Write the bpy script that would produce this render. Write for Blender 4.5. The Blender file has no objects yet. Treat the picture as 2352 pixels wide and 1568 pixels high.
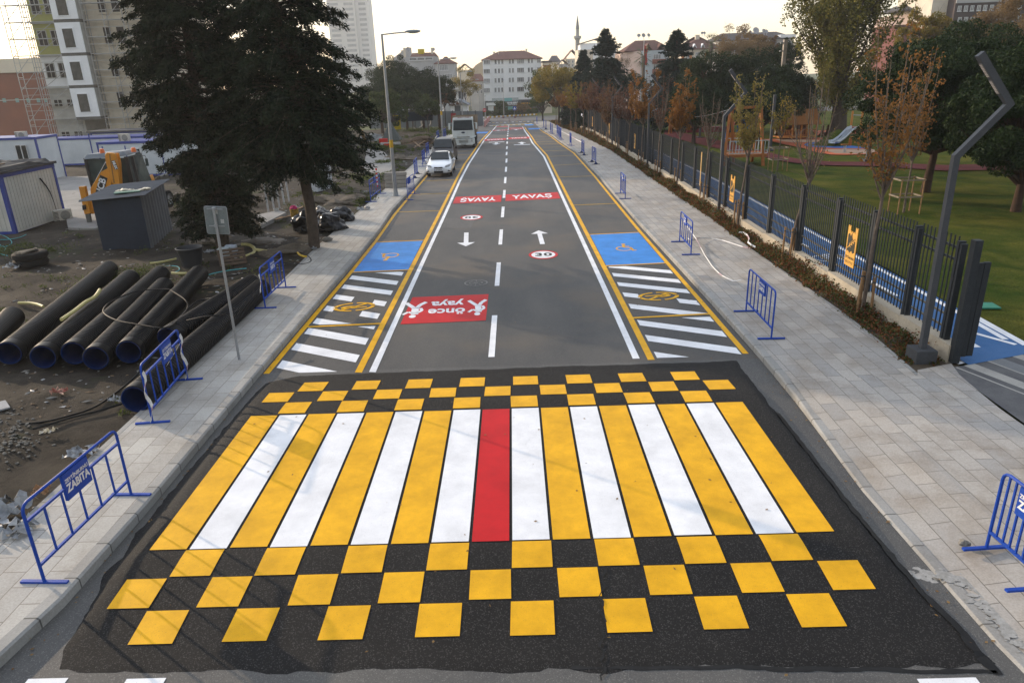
import bpy, bmesh, math, random
from mathutils import Vector, Matrix, noise as mnoise
R_ = math.radians
scn = bpy.context.scene
C = scn.collection
# ---------------------------------------------------------------- camera
F_PX, PITCH, ROLL, YAW, CAMH = 1650.73, 0.359685, 0.0325617, -0.00904583, 5.88256
def _axes():
    cp, sp, cy, sy = math.cos(PITCH), math.sin(PITCH), math.cos(YAW), math.sin(YAW)
    f = Vector((sy*cp, cy*cp, -sp)); r = Vector((cy, -sy, 0)); d = f.cross(r)
    c, s = math.cos(ROLL), math.sin(ROLL)
    return c*r + s*d, -s*r + c*d, f
CR, CD, CF = _axes()
CAM = Vector((0, 0, CAMH))
cam = bpy.data.cameras.new("camera"); camo = bpy.data.objects.new("camera", cam); C.objects.link(camo)
cam.lens = F_PX/2352*36; cam.sensor_width = 36; cam.clip_start = .1; cam.clip_end = 6000
camo.matrix_world = Matrix(((CR.x, -CD.x, -CF.x, 0), (CR.y, -CD.y, -CF.y, 0), (CR.z, -CD.z, -CF.z, CAMH), (0, 0, 0, 1)))
scn.camera = camo
# ---------------------------------------------------------------- sky, sun, exposure
SUN_EL, SUN_AZ = R_(15), math.atan2(-.81, .59)      # azimuth measured from +Y towards +X
w = bpy.data.worlds.new("World"); scn.world = w; w.use_nodes = True
nt = w.node_tree; nt.nodes.clear()
sk = nt.nodes.new('ShaderNodeTexSky'); sk.sky_type = 'NISHITA'; sk.sun_disc = False
sk.sun_elevation = SUN_EL; sk.sun_rotation = SUN_AZ % (2*math.pi); sk.air_density = 1.0; sk.dust_density = 1.0; sk.ozone_density = 1.0
bg = nt.nodes.new('ShaderNodeBackground'); bg.inputs[1].default_value = 1
wo = nt.nodes.new('ShaderNodeOutputWorld')
SKY_K, VEIL = .06, .52          # clear sky share and bright thin haze over the whole sky, brighter towards the sun
def wn(t, **k):
    n = nt.nodes.new(t)
    for a, b in k.items(): setattr(n, a, b)
    return n
g_ = wn('ShaderNodeTexCoord'); sp = wn('ShaderNodeSeparateXYZ'); nt.links.new(g_.outputs['Generated'], sp.inputs[0])
ra = wn('ShaderNodeValToRGB'); e_ = ra.color_ramp.elements; e_[0].position = 0; e_[0].color = (1.0, .80, .56, 1); e_[1].position = .75; e_[1].color = (.80, .87, 1.0, 1)
k_ = ra.color_ramp.elements.new(.10); k_.color = (1.0, .90, .74, 1); k_ = ra.color_ramp.elements.new(.3); k_.color = (.95, .97, 1.0, 1)
nt.links.new(sp.outputs[2], ra.inputs[0])
cn = wn('ShaderNodeTexNoise'); cn.inputs['Scale'].default_value = 2.2; cn.inputs['Detail'].default_value = 6; cm = wn('ShaderNodeMapping'); cm.inputs['Scale'].default_value = (1, 1, 4.5); nt.links.new(g_.outputs['Generated'], cm.inputs[0]); nt.links.new(cm.outputs[0], cn.inputs['Vector'])
cr = wn('ShaderNodeMapRange'); cr.inputs[1].default_value = .35; cr.inputs[2].default_value = .7; cr.inputs[3].default_value = .88; cr.inputs[4].default_value = 1.1; nt.links.new(cn.outputs['Fac'], cr.inputs[0])
dt = wn('ShaderNodeVectorMath', operation='DOT_PRODUCT'); dt.inputs[1].default_value = (math.sin(SUN_AZ), math.cos(SUN_AZ), .1); nt.links.new(g_.outputs['Generated'], dt.inputs[0])
mr = wn('ShaderNodeMapRange'); mr.inputs[1].default_value = -.2; mr.inputs[2].default_value = 1; mr.inputs[3].default_value = VEIL*.95; mr.inputs[4].default_value = VEIL*2.3; nt.links.new(dt.outputs['Value'], mr.inputs[0])
s1 = wn('ShaderNodeVectorMath', operation='SCALE'); nt.links.new(ra.outputs[0], s1.inputs[0]); cx = wn('ShaderNodeMath', operation='MULTIPLY'); nt.links.new(mr.outputs[0], cx.inputs[0]); nt.links.new(cr.outputs[0], cx.inputs[1]); nt.links.new(cx.outputs[0], s1.inputs['Scale'])
s2 = wn('ShaderNodeVectorMath', operation='SCALE'); nt.links.new(sk.outputs[0], s2.inputs[0]); s2.inputs['Scale'].default_value = SKY_K
s3 = wn('ShaderNodeVectorMath', operation='ADD'); nt.links.new(s1.outputs[0], s3.inputs[0]); nt.links.new(s2.outputs[0], s3.inputs[1])
nt.links.new(s3.outputs[0], bg.inputs[0]); nt.links.new(bg.outputs[0], wo.inputs[0])
sun = bpy.data.lights.new("sun", 'SUN'); sun.energy = 3.8; sun.angle = R_(.6); sun.color = (1, .80, .58)
suno = bpy.data.objects.new("sun", sun); C.objects.link(suno)
sdir = Vector((math.sin(SUN_AZ)*math.cos(SUN_EL), math.cos(SUN_AZ)*math.cos(SUN_EL), math.sin(SUN_EL)))
suno.rotation_euler = sdir.to_track_quat('Z', 'Y').to_euler(); suno.location = sdir*300
scn.view_settings.view_transform = 'Standard'; scn.view_settings.look = 'None'
scn.view_settings.exposure = 0.48; scn.view_settings.gamma = 1
# ---------------------------------------------------------------- terrain profile and pixel -> ground
_PY = [-60, 14, 38, 82, 124, 166, 225, 400]; _PZ = [0, 0, -.42, -1.0, -2.6, -4.2, -6.0, -6.5]
def _interp(y):
    if y <= _PY[0]: return _PZ[0]
    for i in range(len(_PY)-1):
        if y <= _PY[i+1]:
            t = (y-_PY[i])/(_PY[i+1]-_PY[i]); return _PZ[i]*(1-t)+_PZ[i+1]*t
    return _PZ[-1]
def zg(y): return sum(_interp(y+k) for k in (-6, -3, 0, 3, 6))/5
def ray(U, V):
    x = (U/1.37755-1176)/F_PX; y = (V/1.37755-784)/F_PX
    return CR*x + CD*y + CF
def gp(U, V, dz=0.0):
    """point of the real ground (plus dz) seen at photograph position U,V"""
    d = ray(U, V); z = dz
    for _ in range(120):
        t = (z-CAMH)/d.z; z = .5*z + .5*(zg(d.y*t)+dz)
    return CAM + d*((z-CAMH)/d.z)
def dp(U, V, y):
    """point at depth y along the view through U,V"""
    d = ray(U, V); return CAM + d*(y/d.y)
def pxm(y, U=1620):
    return 1
# ---------------------------------------------------------------- mesh builder
class MB:
    def __init__(s): s.v = []; s.f = []; s.m = []
    def add(s, vs, fs, mi=0):
        o = len(s.v); s.v.extend([tuple(v) for v in vs]); s.f.extend([tuple(o+i for i in f) for f in fs]); s.m.extend([mi]*len(fs)); return s
    def box(s, c, sz, rz=0, mi=0, M=None, taper=1.0):
        x, y, z = sz[0]/2, sz[1]/2, sz[2]/2
        vs = [Vector((a*x*(taper if k > 0 else 1), b*y*(taper if k > 0 else 1), k*z)) for k in (-1, 1) for a, b in ((-1, -1), (1, -1), (1, 1), (-1, 1))]
        T = M if M is not None else Matrix.Rotation(rz, 3, 'Z')
        c = Vector(c); vs = [T @ v + c for v in vs]
        return s.add(vs, [(0, 3, 2, 1), (4, 5, 6, 7), (0, 1, 5, 4), (1, 2, 6, 5), (2, 3, 7, 6), (3, 0, 4, 7)], mi)
    def bx(s, x0, x1, y0, y1, z0, z1, mi=0):
        return s.box(((x0+x1)/2, (y0+y1)/2, (z0+z1)/2), (abs(x1-x0), abs(y1-y0), abs(z1-z0)), 0, mi)
    def bar(s, p0, p1, w, h=None, mi=0, up=(0, 0, 1)):
        p0 = Vector(p0); p1 = Vector(p1); h = h or w; d = (p1-p0); L = d.length
        if L < 1e-6: return s
        d /= L; u = Vector(up)
        if abs(d.dot(u)) > .99: u = Vector((0, 1, 0))
        a = d.cross(u).normalized(); b = a.cross(d).normalized()
        vs = [p + a*i*w/2 + b*j*h/2 for p in (p0, p1) for i, j in ((-1, -1), (1, -1), (1, 1), (-1, 1))]
        return s.add(vs, [(0, 3, 2, 1), (4, 5, 6, 7), (0, 1, 5, 4), (1, 2, 6, 5), (2, 3, 7, 6), (3, 0, 4, 7)], mi)
    def tube(s, pts, r, n=8, mi=0, caps=True, r1=None, closed=False):
        pts = [Vector(p) for p in pts]; N = len(pts); vs = []; prev = None
        for i, p in enumerate(pts):
            if closed: d = pts[(i+1) % N]-pts[i-1]
            else: d = pts[min(i+1, N-1)]-pts[max(i-1, 0)]
            d.normalize()
            if prev is None:
                u = Vector((0, 0, 1)) if abs(d.z) < .9 else Vector((1, 0, 0)); a = d.cross(u).normalized()
            else:
                a = (prev - d*prev.dot(d));
                a = a.normalized() if a.length > 1e-5 else d.orthogonal().normalized()
            prev = a; b = d.cross(a)
            if isinstance(r, (list, tuple)): rr = r[i]
            else: rr = r if r1 is None else r+(r1-r)*i/max(1, N-1)
            for k in range(n):
                t = 2*math.pi*k/n; vs.append(p + a*math.cos(t)*rr + b*math.sin(t)*rr)
        fs = [(i*n+k, i*n+(k+1) % n, (i+1)*n+(k+1) % n, (i+1)*n+k) for i in range(N-1) for k in range(n)]
        if closed: fs += [((N-1)*n+k, (N-1)*n+(k+1) % n, (k+1) % n, k) for k in range(n)]
        elif caps: fs += [tuple(range(n))[::-1], tuple((N-1)*n+k for k in range(n))]
        return s.add(vs, fs, mi)
    def cyl(s, p0, p1, r0, r1=None, n=12, mi=0, caps=True):
        return s.tube([p0, p1], [r0, r0 if r1 is None else r1], n, mi, caps)
    def lathe(s, c, prof, n=16, mi=0, axis='Z'):
        c = Vector(c); vs = []
        for r, z in prof:
            for k in range(n):
                t = 2*math.pi*k/n; a, b = r*math.cos(t), r*math.sin(t)
                vs.append(c + (Vector((a, b, z)) if axis == 'Z' else Vector((a, z, b)) if axis == 'Y' else Vector((z, a, b))))
        P = len(prof); fs = [(i*n+k, i*n+(k+1) % n, (i+1)*n+(k+1) % n, (i+1)*n+k) for i in range(P-1) for k in range(n)]
        return s.add(vs, fs, mi)
    def prism(s, poly, z0, z1, mi=0, T=None):
        """poly: 2D outline (x,y) extruded from z0 to z1, optional matrix T"""
        n = len(poly); vs = [Vector((x, y, z)) for z in (z0, z1) for x, y in poly]
        if T is not None: vs = [T @ v for v in vs]
        return s.add(vs, [tuple(range(n))[::-1], tuple(range(n, 2*n))] + [(i, (i+1) % n, n+(i+1) % n, n+i) for i in range(n)], mi)
    def blob(s, c, r, sub=2, amp=.2, fr=1.5, seed=0, sc=(1, 1, 1), mi=0):
        bm = bmesh.new(); bmesh.ops.create_icosphere(bm, subdivisions=sub, radius=1); c = Vector(c)
        vs = []
        for v in bm.verts:
            p = v.co; k = 1+amp*mnoise.noise(p*fr+Vector((seed*7.3, seed*3.1, 0)))*2
            vs.append(c + Vector((p.x*sc[0], p.y*sc[1], p.z*sc[2]))*r*k)
        fs = [tuple(v.index for v in f.verts) for f in bm.faces]; bm.free()
        return s.add(vs, fs, mi)
    def build(s, name, mats, parent=None, smooth=False, loc=None, rz=0, bevel=0):
        me = bpy.data.meshes.new(name); me.from_pydata(s.v, [], s.f); me.update()
        for m in (mats if isinstance(mats, (list, tuple)) else [mats]): me.materials.append(m)
        if any(s.m): me.polygons.foreach_set('material_index', s.m)
        if smooth:
            me.polygons.foreach_set('use_smooth', [True]*len(me.polygons))
            try: me.set_sharp_from_angle(angle=R_(40))
            except Exception: pass
        o = bpy.data.objects.new(name, me); C.objects.link(o)
        if parent is not None: o.parent = parent
        if loc is not None: o.location = loc
        o.rotation_euler.z = rz
        if bevel:
            b = o.modifiers.new('bevel', 'BEVEL'); b.width = bevel; b.segments = 2; b.limit_method = 'ANGLE'
        return o
def thing(name, label, cat, loc=(0, 0, 0), rz=0, group=None):
    o = bpy.data.objects.new(name, None); C.objects.link(o); o.location = loc; o.rotation_euler.z = rz
    o.empty_display_size = .2
    return tag(o, label, cat, group)
def tag(o, label, cat, group=None, kind=None):
    if label: o['label'] = label
    if cat: o['category'] = cat
    if group: o['group'] = group
    if kind: o['kind'] = kind
    return o
def struct(o, label=None):
    o['kind'] = 'structure'
    if label: o['label'] = label
    return o
def dup(root, loc, rz=0, label=None, group=None, sc=None):
    def cp(o, par):
        c = o.copy(); C.objects.link(c); c.parent = par
        for ch in o.children: cp(ch, c)
        return c
    kids = list(root.children)
    r = root.copy(); C.objects.link(r); r.location = loc; r.rotation_euler = (0, 0, rz)
    if sc: r.scale = sc if isinstance(sc, (tuple, list)) else (sc,)*3
    for ch in kids: cp(ch, r)
    if label: r['label'] = label
    if group: r['group'] = group
    return r
# ---------------------------------------------------------------- materials
_MC = {}
def M(name, c, c2=None, sc=4.0, rough=.75, bump=0.0, bs=30.0, metal=0.0, spec=.4, detail=6, fine=.12, alpha=None, trans=0, coat=0, emit=None, sheen=0, contrast=.35):
    if name in _MC: return _MC[name]
    m = bpy.data.materials.new(name); m.use_nodes = True; t = m.node_tree; L = t.links.new
    b = t.nodes['Principled BSDF']; N = t.nodes.new
    c = tuple(c)+(1,)
    c2 = tuple(c2)+(1,) if c2 else tuple(min(1, x*.72) for x in c[:3])+(1,)
    tc = N('ShaderNodeTexCoord'); n1 = N('ShaderNodeTexNoise'); n1.inputs['Scale'].default_value = sc; n1.inputs['Detail'].default_value = detail; n1.inputs['Roughness'].default_value = .6
    L(tc.outputs['Object'], n1.inputs['Vector'])
    r = N('ShaderNodeMapRange'); r.inputs[1].default_value = .5-contrast*.5; r.inputs[2].default_value = .5+contrast*.5
    L(n1.outputs['Fac'], r.inputs[0])
    mx = N('ShaderNodeMix'); mx.data_type = 'RGBA'; mx.inputs[6].default_value = c; mx.inputs[7].default_value = c2; L(r.outputs[0], mx.inputs[0])
    n2 = N('ShaderNodeTexNoise'); n2.inputs['Scale'].default_value = bs; n2.inputs['Detail'].default_value = 4; L(tc.outputs['Object'], n2.inputs['Vector'])
    r2 = N('ShaderNodeMapRange'); r2.inputs[1].default_value = .25; r2.inputs[2].default_value = .75; r2.inputs[3].default_value = 1-fine; r2.inputs[4].default_value = 1+fine; L(n2.outputs['Fac'], r2.inputs[0])
    vm = N('ShaderNodeVectorMath'); vm.operation = 'SCALE'; L(mx.outputs[2], vm.inputs[0]); L(r2.outputs[0], vm.inputs['Scale'])
    L(vm.outputs[0], b.inputs['Base Color'])
    b.inputs['Roughness'].default_value = rough; b.inputs['Metallic'].default_value = metal
    b.inputs['Specular IOR Level'].default_value = spec if rough < .65 else min(spec, .15)
    if coat: b.inputs['Coat Weight'].default_value = coat; b.inputs['Coat Roughness'].default_value = .08
    if trans: b.inputs['Transmission Weight'].default_value = trans
    if emit: b.inputs['Emission Color'].default_value = tuple(emit[:3])+(1,); b.inputs['Emission Strength'].default_value = emit[3]
    if bump:
        bu = N('ShaderNodeBump'); bu.inputs['Strength'].default_value = min(1, bump); bu.inputs['Distance'].default_value = .02*max(1, bump); L(n2.outputs['Fac'], bu.inputs['Height']); L(bu.outputs[0], b.inputs['Normal'])
    m['nodes'] = 1; _MC[name] = m; return m
def leafmat(name, c, c2, trans=.35, rough=.6):
    """foliage: colour varies by clump, light passes through the leaf"""
    if name in _MC: return _MC[name]
    m = bpy.data.materials.new(name); m.use_nodes = True; t = m.node_tree; L = t.links.new; N = t.nodes.new
    b = t.nodes['Principled BSDF']; out = t.nodes['Material Output']
    g = N('ShaderNodeNewGeometry'); ra = N('ShaderNodeValToRGB')
    ra.color_ramp.elements[0].color = tuple(c)+(1,); ra.color_ramp.elements[1].color = tuple(c2)+(1,)
    tc = N('ShaderNodeTexCoord'); n1 = N('ShaderNodeTexNoise'); n1.inputs['Scale'].default_value = .9; L(tc.outputs['Object'], n1.inputs['Vector'])
    ad = N('ShaderNodeMath'); ad.operation = 'ADD'; ad.inputs[1].default_value = -.5
    m1 = N('ShaderNodeMath'); m1.operation = 'MULTIPLY'; m1.inputs[1].default_value = .6; L(g.outputs['Random Per Island'], m1.inputs[0])
    m2 = N('ShaderNodeMath'); m2.operation = 'MULTIPLY'; m2.inputs[1].default_value = 1.4; L(n1.outputs['Fac'], m2.inputs[0])
    L(m1.outputs[0], ad.inputs[0]); a2 = N('ShaderNodeMath'); a2.operation = 'ADD'; L(ad.outputs[0], a2.inputs[0]); L(m2.outputs[0], a2.inputs[1]); L(a2.outputs[0], ra.inputs[0])
    L(ra.outputs[0], b.inputs['Base Color']); b.inputs['Roughness'].default_value = rough; b.inputs['Specular IOR Level'].default_value = .1
    tr = N('ShaderNodeBsdfTranslucent'); L(ra.outputs[0], tr.inputs[0])
    mx = N('ShaderNodeMixShader'); mx.inputs[0].default_value = trans; L(b.outputs[0], mx.inputs[1]); L(tr.outputs[0], mx.inputs[2]); L(mx.outputs[0], out.inputs[0])
    _MC[name] = m; return m
# ---------------------------------------------------------------- text and flat outlines
def text_polys(s, size=1.0, bold=0.0, align='CENTER', res=3, spacing=1.0):
    cu = bpy.data.curves.new('lettering', 'FONT'); cu.body = s; cu.size = size; cu.align_x = align; cu.align_y = 'CENTER'; cu.resolution_u = res; cu.offset = bold; cu.space_character = spacing
    o = bpy.data.objects.new('lettering', cu); C.objects.link(o)
    dg = bpy.context.evaluated_depsgraph_get(); me = bpy.data.meshes.new_from_object(o.evaluated_get(dg))
    vs = [v.co.copy() for v in me.vertices]; fs = [tuple(p.vertices) for p in me.polygons]
    bpy.data.objects.remove(o); bpy.data.curves.remove(cu); bpy.data.meshes.remove(me)
    return vs, fs
def add_text(mb, s, T, size=1.0, bold=0.0, sx=1.0, mi=0, spacing=1.0, fn=None):
    vs, fs = text_polys(s, size, bold, spacing=spacing)
    out = []
    for v in vs:
        p = Vector((v.x*sx, v.y, 0)); p = T @ p
        out.append(fn(p) if fn else p)
    mb.add(out, fs, mi)
def ring(cx, cy, r, n=32, a0=0, a1=360, sx=1):
    return [(cx+sx*r*math.cos(R_(a0+(a1-a0)*i/n)), cy+r*math.sin(R_(a0+(a1-a0)*i/n))) for i in range(n+(0 if a1-a0 >= 360 else 1))]
# ================================================================ SETTING
rnd = random.Random(7)
hr_ = lambda y: .03 if y < 9.8 else .03+.11*min(1, (y-9.8)/2.9)
# ---- materials of the setting
def asphalt(name, c, c2, light=.35, bump=.5, stain=None, rough=.72, spec=.35):
    m = bpy.data.materials.new(name); m.use_nodes = True; t = m.node_tree; L = t.links.new; N = t.nodes.new; b = t.nodes['Principled BSDF']
    tc = N('ShaderNodeTexCoord')
    mp = N('ShaderNodeMapping'); mp.inputs['Scale'].default_value = (1, .28, 1); L(tc.outputs['Object'], mp.inputs[0])
    n1 = N('ShaderNodeTexNoise'); n1.inputs['Scale'].default_value = .55; n1.inputs['Detail'].default_value = 7; n1.inputs['Roughness'].default_value = .62; L(mp.outputs[0], n1.inputs[0])
    r1 = N('ShaderNodeMapRange'); r1.inputs[1].default_value = .33; r1.inputs[2].default_value = .67; L(n1.outputs['Fac'], r1.inputs[0])
    mx = N('ShaderNodeMix'); mx.data_type = 'RGBA'; mx.inputs[6].default_value = tuple(c)+(1,); mx.inputs[7].default_value = tuple(c2)+(1,); L(r1.outputs[0], mx.inputs[0])
    vo = N('ShaderNodeTexVoronoi'); vo.inputs['Scale'].default_value = 95; L(tc.outputs['Object'], vo.inputs[0])
    # bright aggregate chips
    bw = N('ShaderNodeSeparateColor'); L(vo.outputs['Color'], bw.inputs[0])
    r2 = N('ShaderNodeMapRange'); r2.inputs[1].default_value = .82; r2.inputs[2].default_value = 1.0; r2.inputs[3].default_value = 0; r2.inputs[4].default_value = light; L(bw.outputs[0], r2.inputs[0])
    m2 = N('ShaderNodeMix'); m2.data_type = 'RGBA'; m2.inputs[7].default_value = (.30, .29, .27, 1); L(r2.outputs[0], m2.inputs[0]); L(mx.outputs[2], m2.inputs[6])
    n3 = N('ShaderNodeTexNoise'); n3.inputs['Scale'].default_value = 160; n3.inputs['Detail'].default_value = 2; L(tc.outputs['Object'], n3.inputs[0])
    r3 = N('ShaderNodeMapRange'); r3.inputs[1].default_value = .3; r3.inputs[2].default_value = .7; r3.inputs[3].default_value = .7; r3.inputs[4].default_value = 1.3; L(n3.outputs['Fac'], r3.inputs[0])
    vm = N('ShaderNodeVectorMath'); vm.operation = 'SCALE'; L(m2.outputs[2], vm.inputs[0]); L(r3.outputs[0], vm.inputs['Scale'])
    last = vm.outputs[0]
    if stain:  # noise tint: stains, on the street also painted patches of sunlight
        n4 = N('ShaderNodeTexNoise'); n4.inputs['Scale'].default_value = stain[1]; n4.inputs['Detail'].default_value = 5; L(tc.outputs['Object'], n4.inputs[0])
        r4 = N('ShaderNodeMapRange'); r4.inputs[1].default_value = .5; r4.inputs[2].default_value = .68; r4.inputs[4].default_value = stain[2]; L(n4.outputs['Fac'], r4.inputs[0])
        m4 = N('ShaderNodeMix'); m4.data_type = 'RGBA'; m4.inputs[7].default_value = tuple(stain[0])+(1,); L(r4.outputs[0], m4.inputs[0]); L(last, m4.inputs[6]); last = m4.outputs[2]
    L(last, b.inputs['Base Color'])
    bu = N('ShaderNodeBump'); bu.inputs['Strength'].default_value = bump; bu.inputs['Distance'].default_value = .006; L(n3.outputs['Fac'], bu.inputs['Height']); L(bu.outputs[0], b.inputs['Normal'])
    b.inputs['Roughness'].default_value = rough; b.inputs['Specular IOR Level'].default_value = spec
    return m
def pavers(name, c, c2, mortar, w=.6, h=.3, rot=90, stain=(.10, .085, .07), samt=.5, ms=.006, alongY=True):
    m = bpy.data.materials.new(name); m.use_nodes = True; t = m.node_tree; L = t.links.new; N = t.nodes.new; b = t.nodes['Principled BSDF']
    tc = N('ShaderNodeTexCoord'); mp = N('ShaderNodeMapping'); mp.inputs['Rotation'].default_value = (0, 0, R_(rot)); L(tc.outputs['Object'], mp.inputs[0])
    br = N('ShaderNodeTexBrick'); br.inputs['Scale'].default_value = 1; br.inputs['Brick Width'].default_value = w; br.inputs['Row Height'].default_value = h
    br.inputs['Mortar Size'].default_value = ms; br.inputs['Mortar Smooth'].default_value = .2; br.inputs['Bias'].default_value = 0
    br.inputs['Color1'].default_value = tuple(c)+(1,); br.inputs['Color2'].default_value = tuple(c2)+(1,); br.inputs['Mortar'].default_value = tuple(mortar)+(1,)
    L(mp.outputs[0], br.inputs[0])
    n1 = N('ShaderNodeTexNoise'); n1.inputs['Scale'].default_value = 1.3; n1.inputs['Detail'].default_value = 8; n1.inputs['Roughness'].default_value = .7; L(tc.outputs['Object'], n1.inputs[0])
    r1 = N('ShaderNodeMapRange'); r1.inputs[1].default_value = .47; r1.inputs[2].default_value = .75; r1.inputs[4].default_value = samt; L(n1.outputs['Fac'], r1.inputs[0])
    mx = N('ShaderNodeMix'); mx.data_type = 'RGBA'; mx.inputs[7].default_value = tuple(stain)+(1,); L(r1.outputs[0], mx.inputs[0]); L(br.outputs[0], mx.inputs[6])
    n2 = N('ShaderNodeTexNoise'); n2.inputs['Scale'].default_value = 40; n2.inputs['Detail'].default_value = 5; L(tc.outputs['Object'], n2.inputs[0])
    r2 = N('ShaderNodeMapRange'); r2.inputs[1].default_value = .3; r2.inputs[2].default_value = .7; r2.inputs[3].default_value = .86; r2.inputs[4].default_value = 1.1; L(n2.outputs['Fac'], r2.inputs[0])
    vm = N('ShaderNodeVectorMath'); vm.operation = 'SCALE'; n9 = N('ShaderNodeTexNoise'); n9.inputs['Scale'].default_value = .33; n9.inputs['Detail'].default_value = 9; n9.inputs['Roughness'].default_value = .7; L(tc.outputs['Object'], n9.inputs[0])
    r9 = N('ShaderNodeMapRange'); r9.inputs[1].default_value = .46; r9.inputs[2].default_value = .66; r9.inputs[4].default_value = samt*.5; L(n9.outputs['Fac'], r9.inputs[0])
    m9 = N('ShaderNodeMix'); m9.data_type = 'RGBA'; m9.inputs[7].default_value = (.24, .19, .135, 1); L(r9.outputs[0], m9.inputs[0]); L(mx.outputs[2], m9.inputs[6])
    L(m9.outputs[2], vm.inputs[0]); L(r2.outputs[0], vm.inputs['Scale']); L(vm.outputs[0], b.inputs['Base Color'])
    bu = N('ShaderNodeBump'); bu.inputs['Strength'].default_value = .5; bu.inputs['Distance'].default_value = .01; bu.invert = True; L(br.outputs['Fac'], bu.inputs['Height']); L(bu.outputs[0], b.inputs['Normal'])
    b.inputs['Roughness'].default_value = .8
    return m
def paint(name, c, wear=.25, rough=.62):
    """thermoplastic road paint: slightly worn, dirt flecks"""
    m = bpy.data.materials.new(name); m.use_nodes = True; t = m.node_tree; L = t.links.new; N = t.nodes.new; b = t.nodes['Principled BSDF']
    tc = N('ShaderNodeTexCoord')
    n1 = N('ShaderNodeTexNoise'); n1.inputs['Scale'].default_value = 1.7; n1.inputs['Detail'].default_value = 8; n1.inputs['Roughness'].default_value = .7; L(tc.outputs['Object'], n1.inputs[0])
    r1 = N('ShaderNodeMapRange'); r1.inputs[1].default_value = .35; r1.inputs[2].default_value = .7; r1.inputs[3].default_value = 1.04; r1.inputs[4].default_value = 1-wear; L(n1.outputs['Fac'], r1.inputs[0])
    n2 = N('ShaderNodeTexNoise'); n2.inputs['Scale'].default_value = 70; n2.inputs['Detail'].default_value = 3; L(tc.outputs['Object'], n2.inputs[0])
    r2 = N('ShaderNodeMapRange'); r2.inputs[1].default_value = .62; r2.inputs[2].default_value = .76; r2.inputs[4].default_value = .5; L(n2.outputs['Fac'], r2.inputs[0])
    vm = N('ShaderNodeVectorMath'); vm.operation = 'SCALE'; vm.inputs[0].default_value = c; L(r1.outputs[0], vm.inputs['Scale'])
    mx = N('ShaderNodeMix'); mx.data_type = 'RGBA'; mx.inputs[7].default_value = (.07, .065, .06, 1); L(r2.outputs[0], mx.inputs[0]); L(vm.outputs[0], mx.inputs[6]); L(mx.outputs[2], b.inputs['Base Color'])
    bu = N('ShaderNodeBump'); bu.inputs['Strength'].default_value = .25; bu.inputs['Distance'].default_value = .004; L(n2.outputs['Fac'], bu.inputs['Height']); L(bu.outputs[0], b.inputs['Normal'])
    b.inputs['Roughness'].default_value = rough; b.inputs['Specular IOR Level'].default_value = .16
    return m
ASPH = asphalt('worn_asphalt', (.043, .044, .045), (.082, .077, .071), .2, .6, ((.13, .10, .07), .3, .5))  # tan noise patches: sandy stains and sun patches painted into the colour
ASPH_N = asphalt('fresh_asphalt', (.007, .007, .0075), (.0155, .015, .0148), .17, .9, None, .85, .2)
ASPH_E = asphalt('old_asphalt', (.055, .055, .056), (.10, .097, .09), .3, .8)
PAV_L = pavers('pale_paving', (.41, .395, .36), (.31, .30, .28), (.16, .14, .12), .6, .3, 90, (.16, .14, .11), .6)
PAV_R = pavers('grey_paving', (.385, .355, .315), (.29, .28, .265), (.12, .11, .095), .6, .3, 90, (.17, .135, .10), .75)
KERB = pavers('kerb_stone', (.30, .295, .28), (.23, .23, .22), (.08, .08, .075), .7, 3, 90, (.10, .09, .08), .5, .012)
KERBY = M('kerb_sunny', (.34, .31, .26), (.22, .20, .17), 3, .85, .5)
P_Y = paint('yellow_road_paint', (.76, .395, .010), .28)
P_W = paint('white_road_paint', (.77, .775, .79), .2)
P_R = paint('red_road_paint', (.50, .010, .014), .2)
P_B = paint('blue_road_paint', (.04, .235, .64), .25)
P_Y2 = paint('old_yellow_paint', (.60, .36, .03), .45)
P_K = paint('black_road_paint', (.02, .02, .02), .1)
# ---- road and its fringe
def edge(pts, dz=0.0): return [gp(u, v, dz) for u, v in pts]
def xat(pl, y):
    if y <= pl[0][1]: return pl[0][0]
    for i in range(len(pl)-1):
        if y <= pl[i+1][1]:
            t = (y-pl[i][1])/(pl[i+1][1]-pl[i][1]); return pl[i][0]*(1-t)+pl[i+1][0]*t
    return pl[-1][0]
KL = [(-6.0, 4), (-5.72, 6.0), (-5.56, 7), (-5.5, 9), (-5.52, 14.3), (-5.55, 24), (-5.66, 30), (-5.9, 35), (-5.95, 52), (-6.0, 120), (-6.0, 150)]     # left kerb face
KR = [(5.2, 4), (5.0, 6), (4.95, 9), (5.1, 12), (5.16, 14.6), (5.17, 30), (5.36, 46), (5.34, 62), (4.75, 74), (4.2, 92), (3.95, 109), (4.15, 142), (4.3, 160)]  # right kerb face
IL = [(-7.1, 4), (-7.0, 8), (-7.05, 14), (-7.15, 21), (-7.4, 27), (-7.4, 42), (-7.5, 60), (-7.8, 90), (-8, 150)]      # left pavement, inner edge
IR = [(7.7, 12.75), (7.85, 14.5), (7.95, 17), (7.95, 24), (8.15, 30), (8.2, 61), (7.5, 77), (6.9, 103), (6.6, 160)]   # right pavement, planting edge
FX = 8.85                                                                                                               # fence line
def ys(a, b, st=2.0):
    n = max(1, int(round((b-a)/st))); return [a+(b-a)*i/n for i in range(n+1)]
def strip(mb, fa, fb, y0, y1, h=0.0, st=2.0, mi=0, nx=1, hb=None):
    Y = ys(y0, y1, st); vs = []; fs = []
    for y in Y:
        a, b = fa(y), fb(y)
        for k in range(nx+1): vs.append((a+(b-a)*k/nx, y, zg(y)+(h if hb is None else h+(hb-h)*k/nx)))
    for j in range(len(Y)-1):
        for k in range(nx):
            o = j*(nx+1)+k; fs.append((o, o+1, o+nx+2, o+nx+1))
    mb.add(vs, fs, mi)
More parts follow.
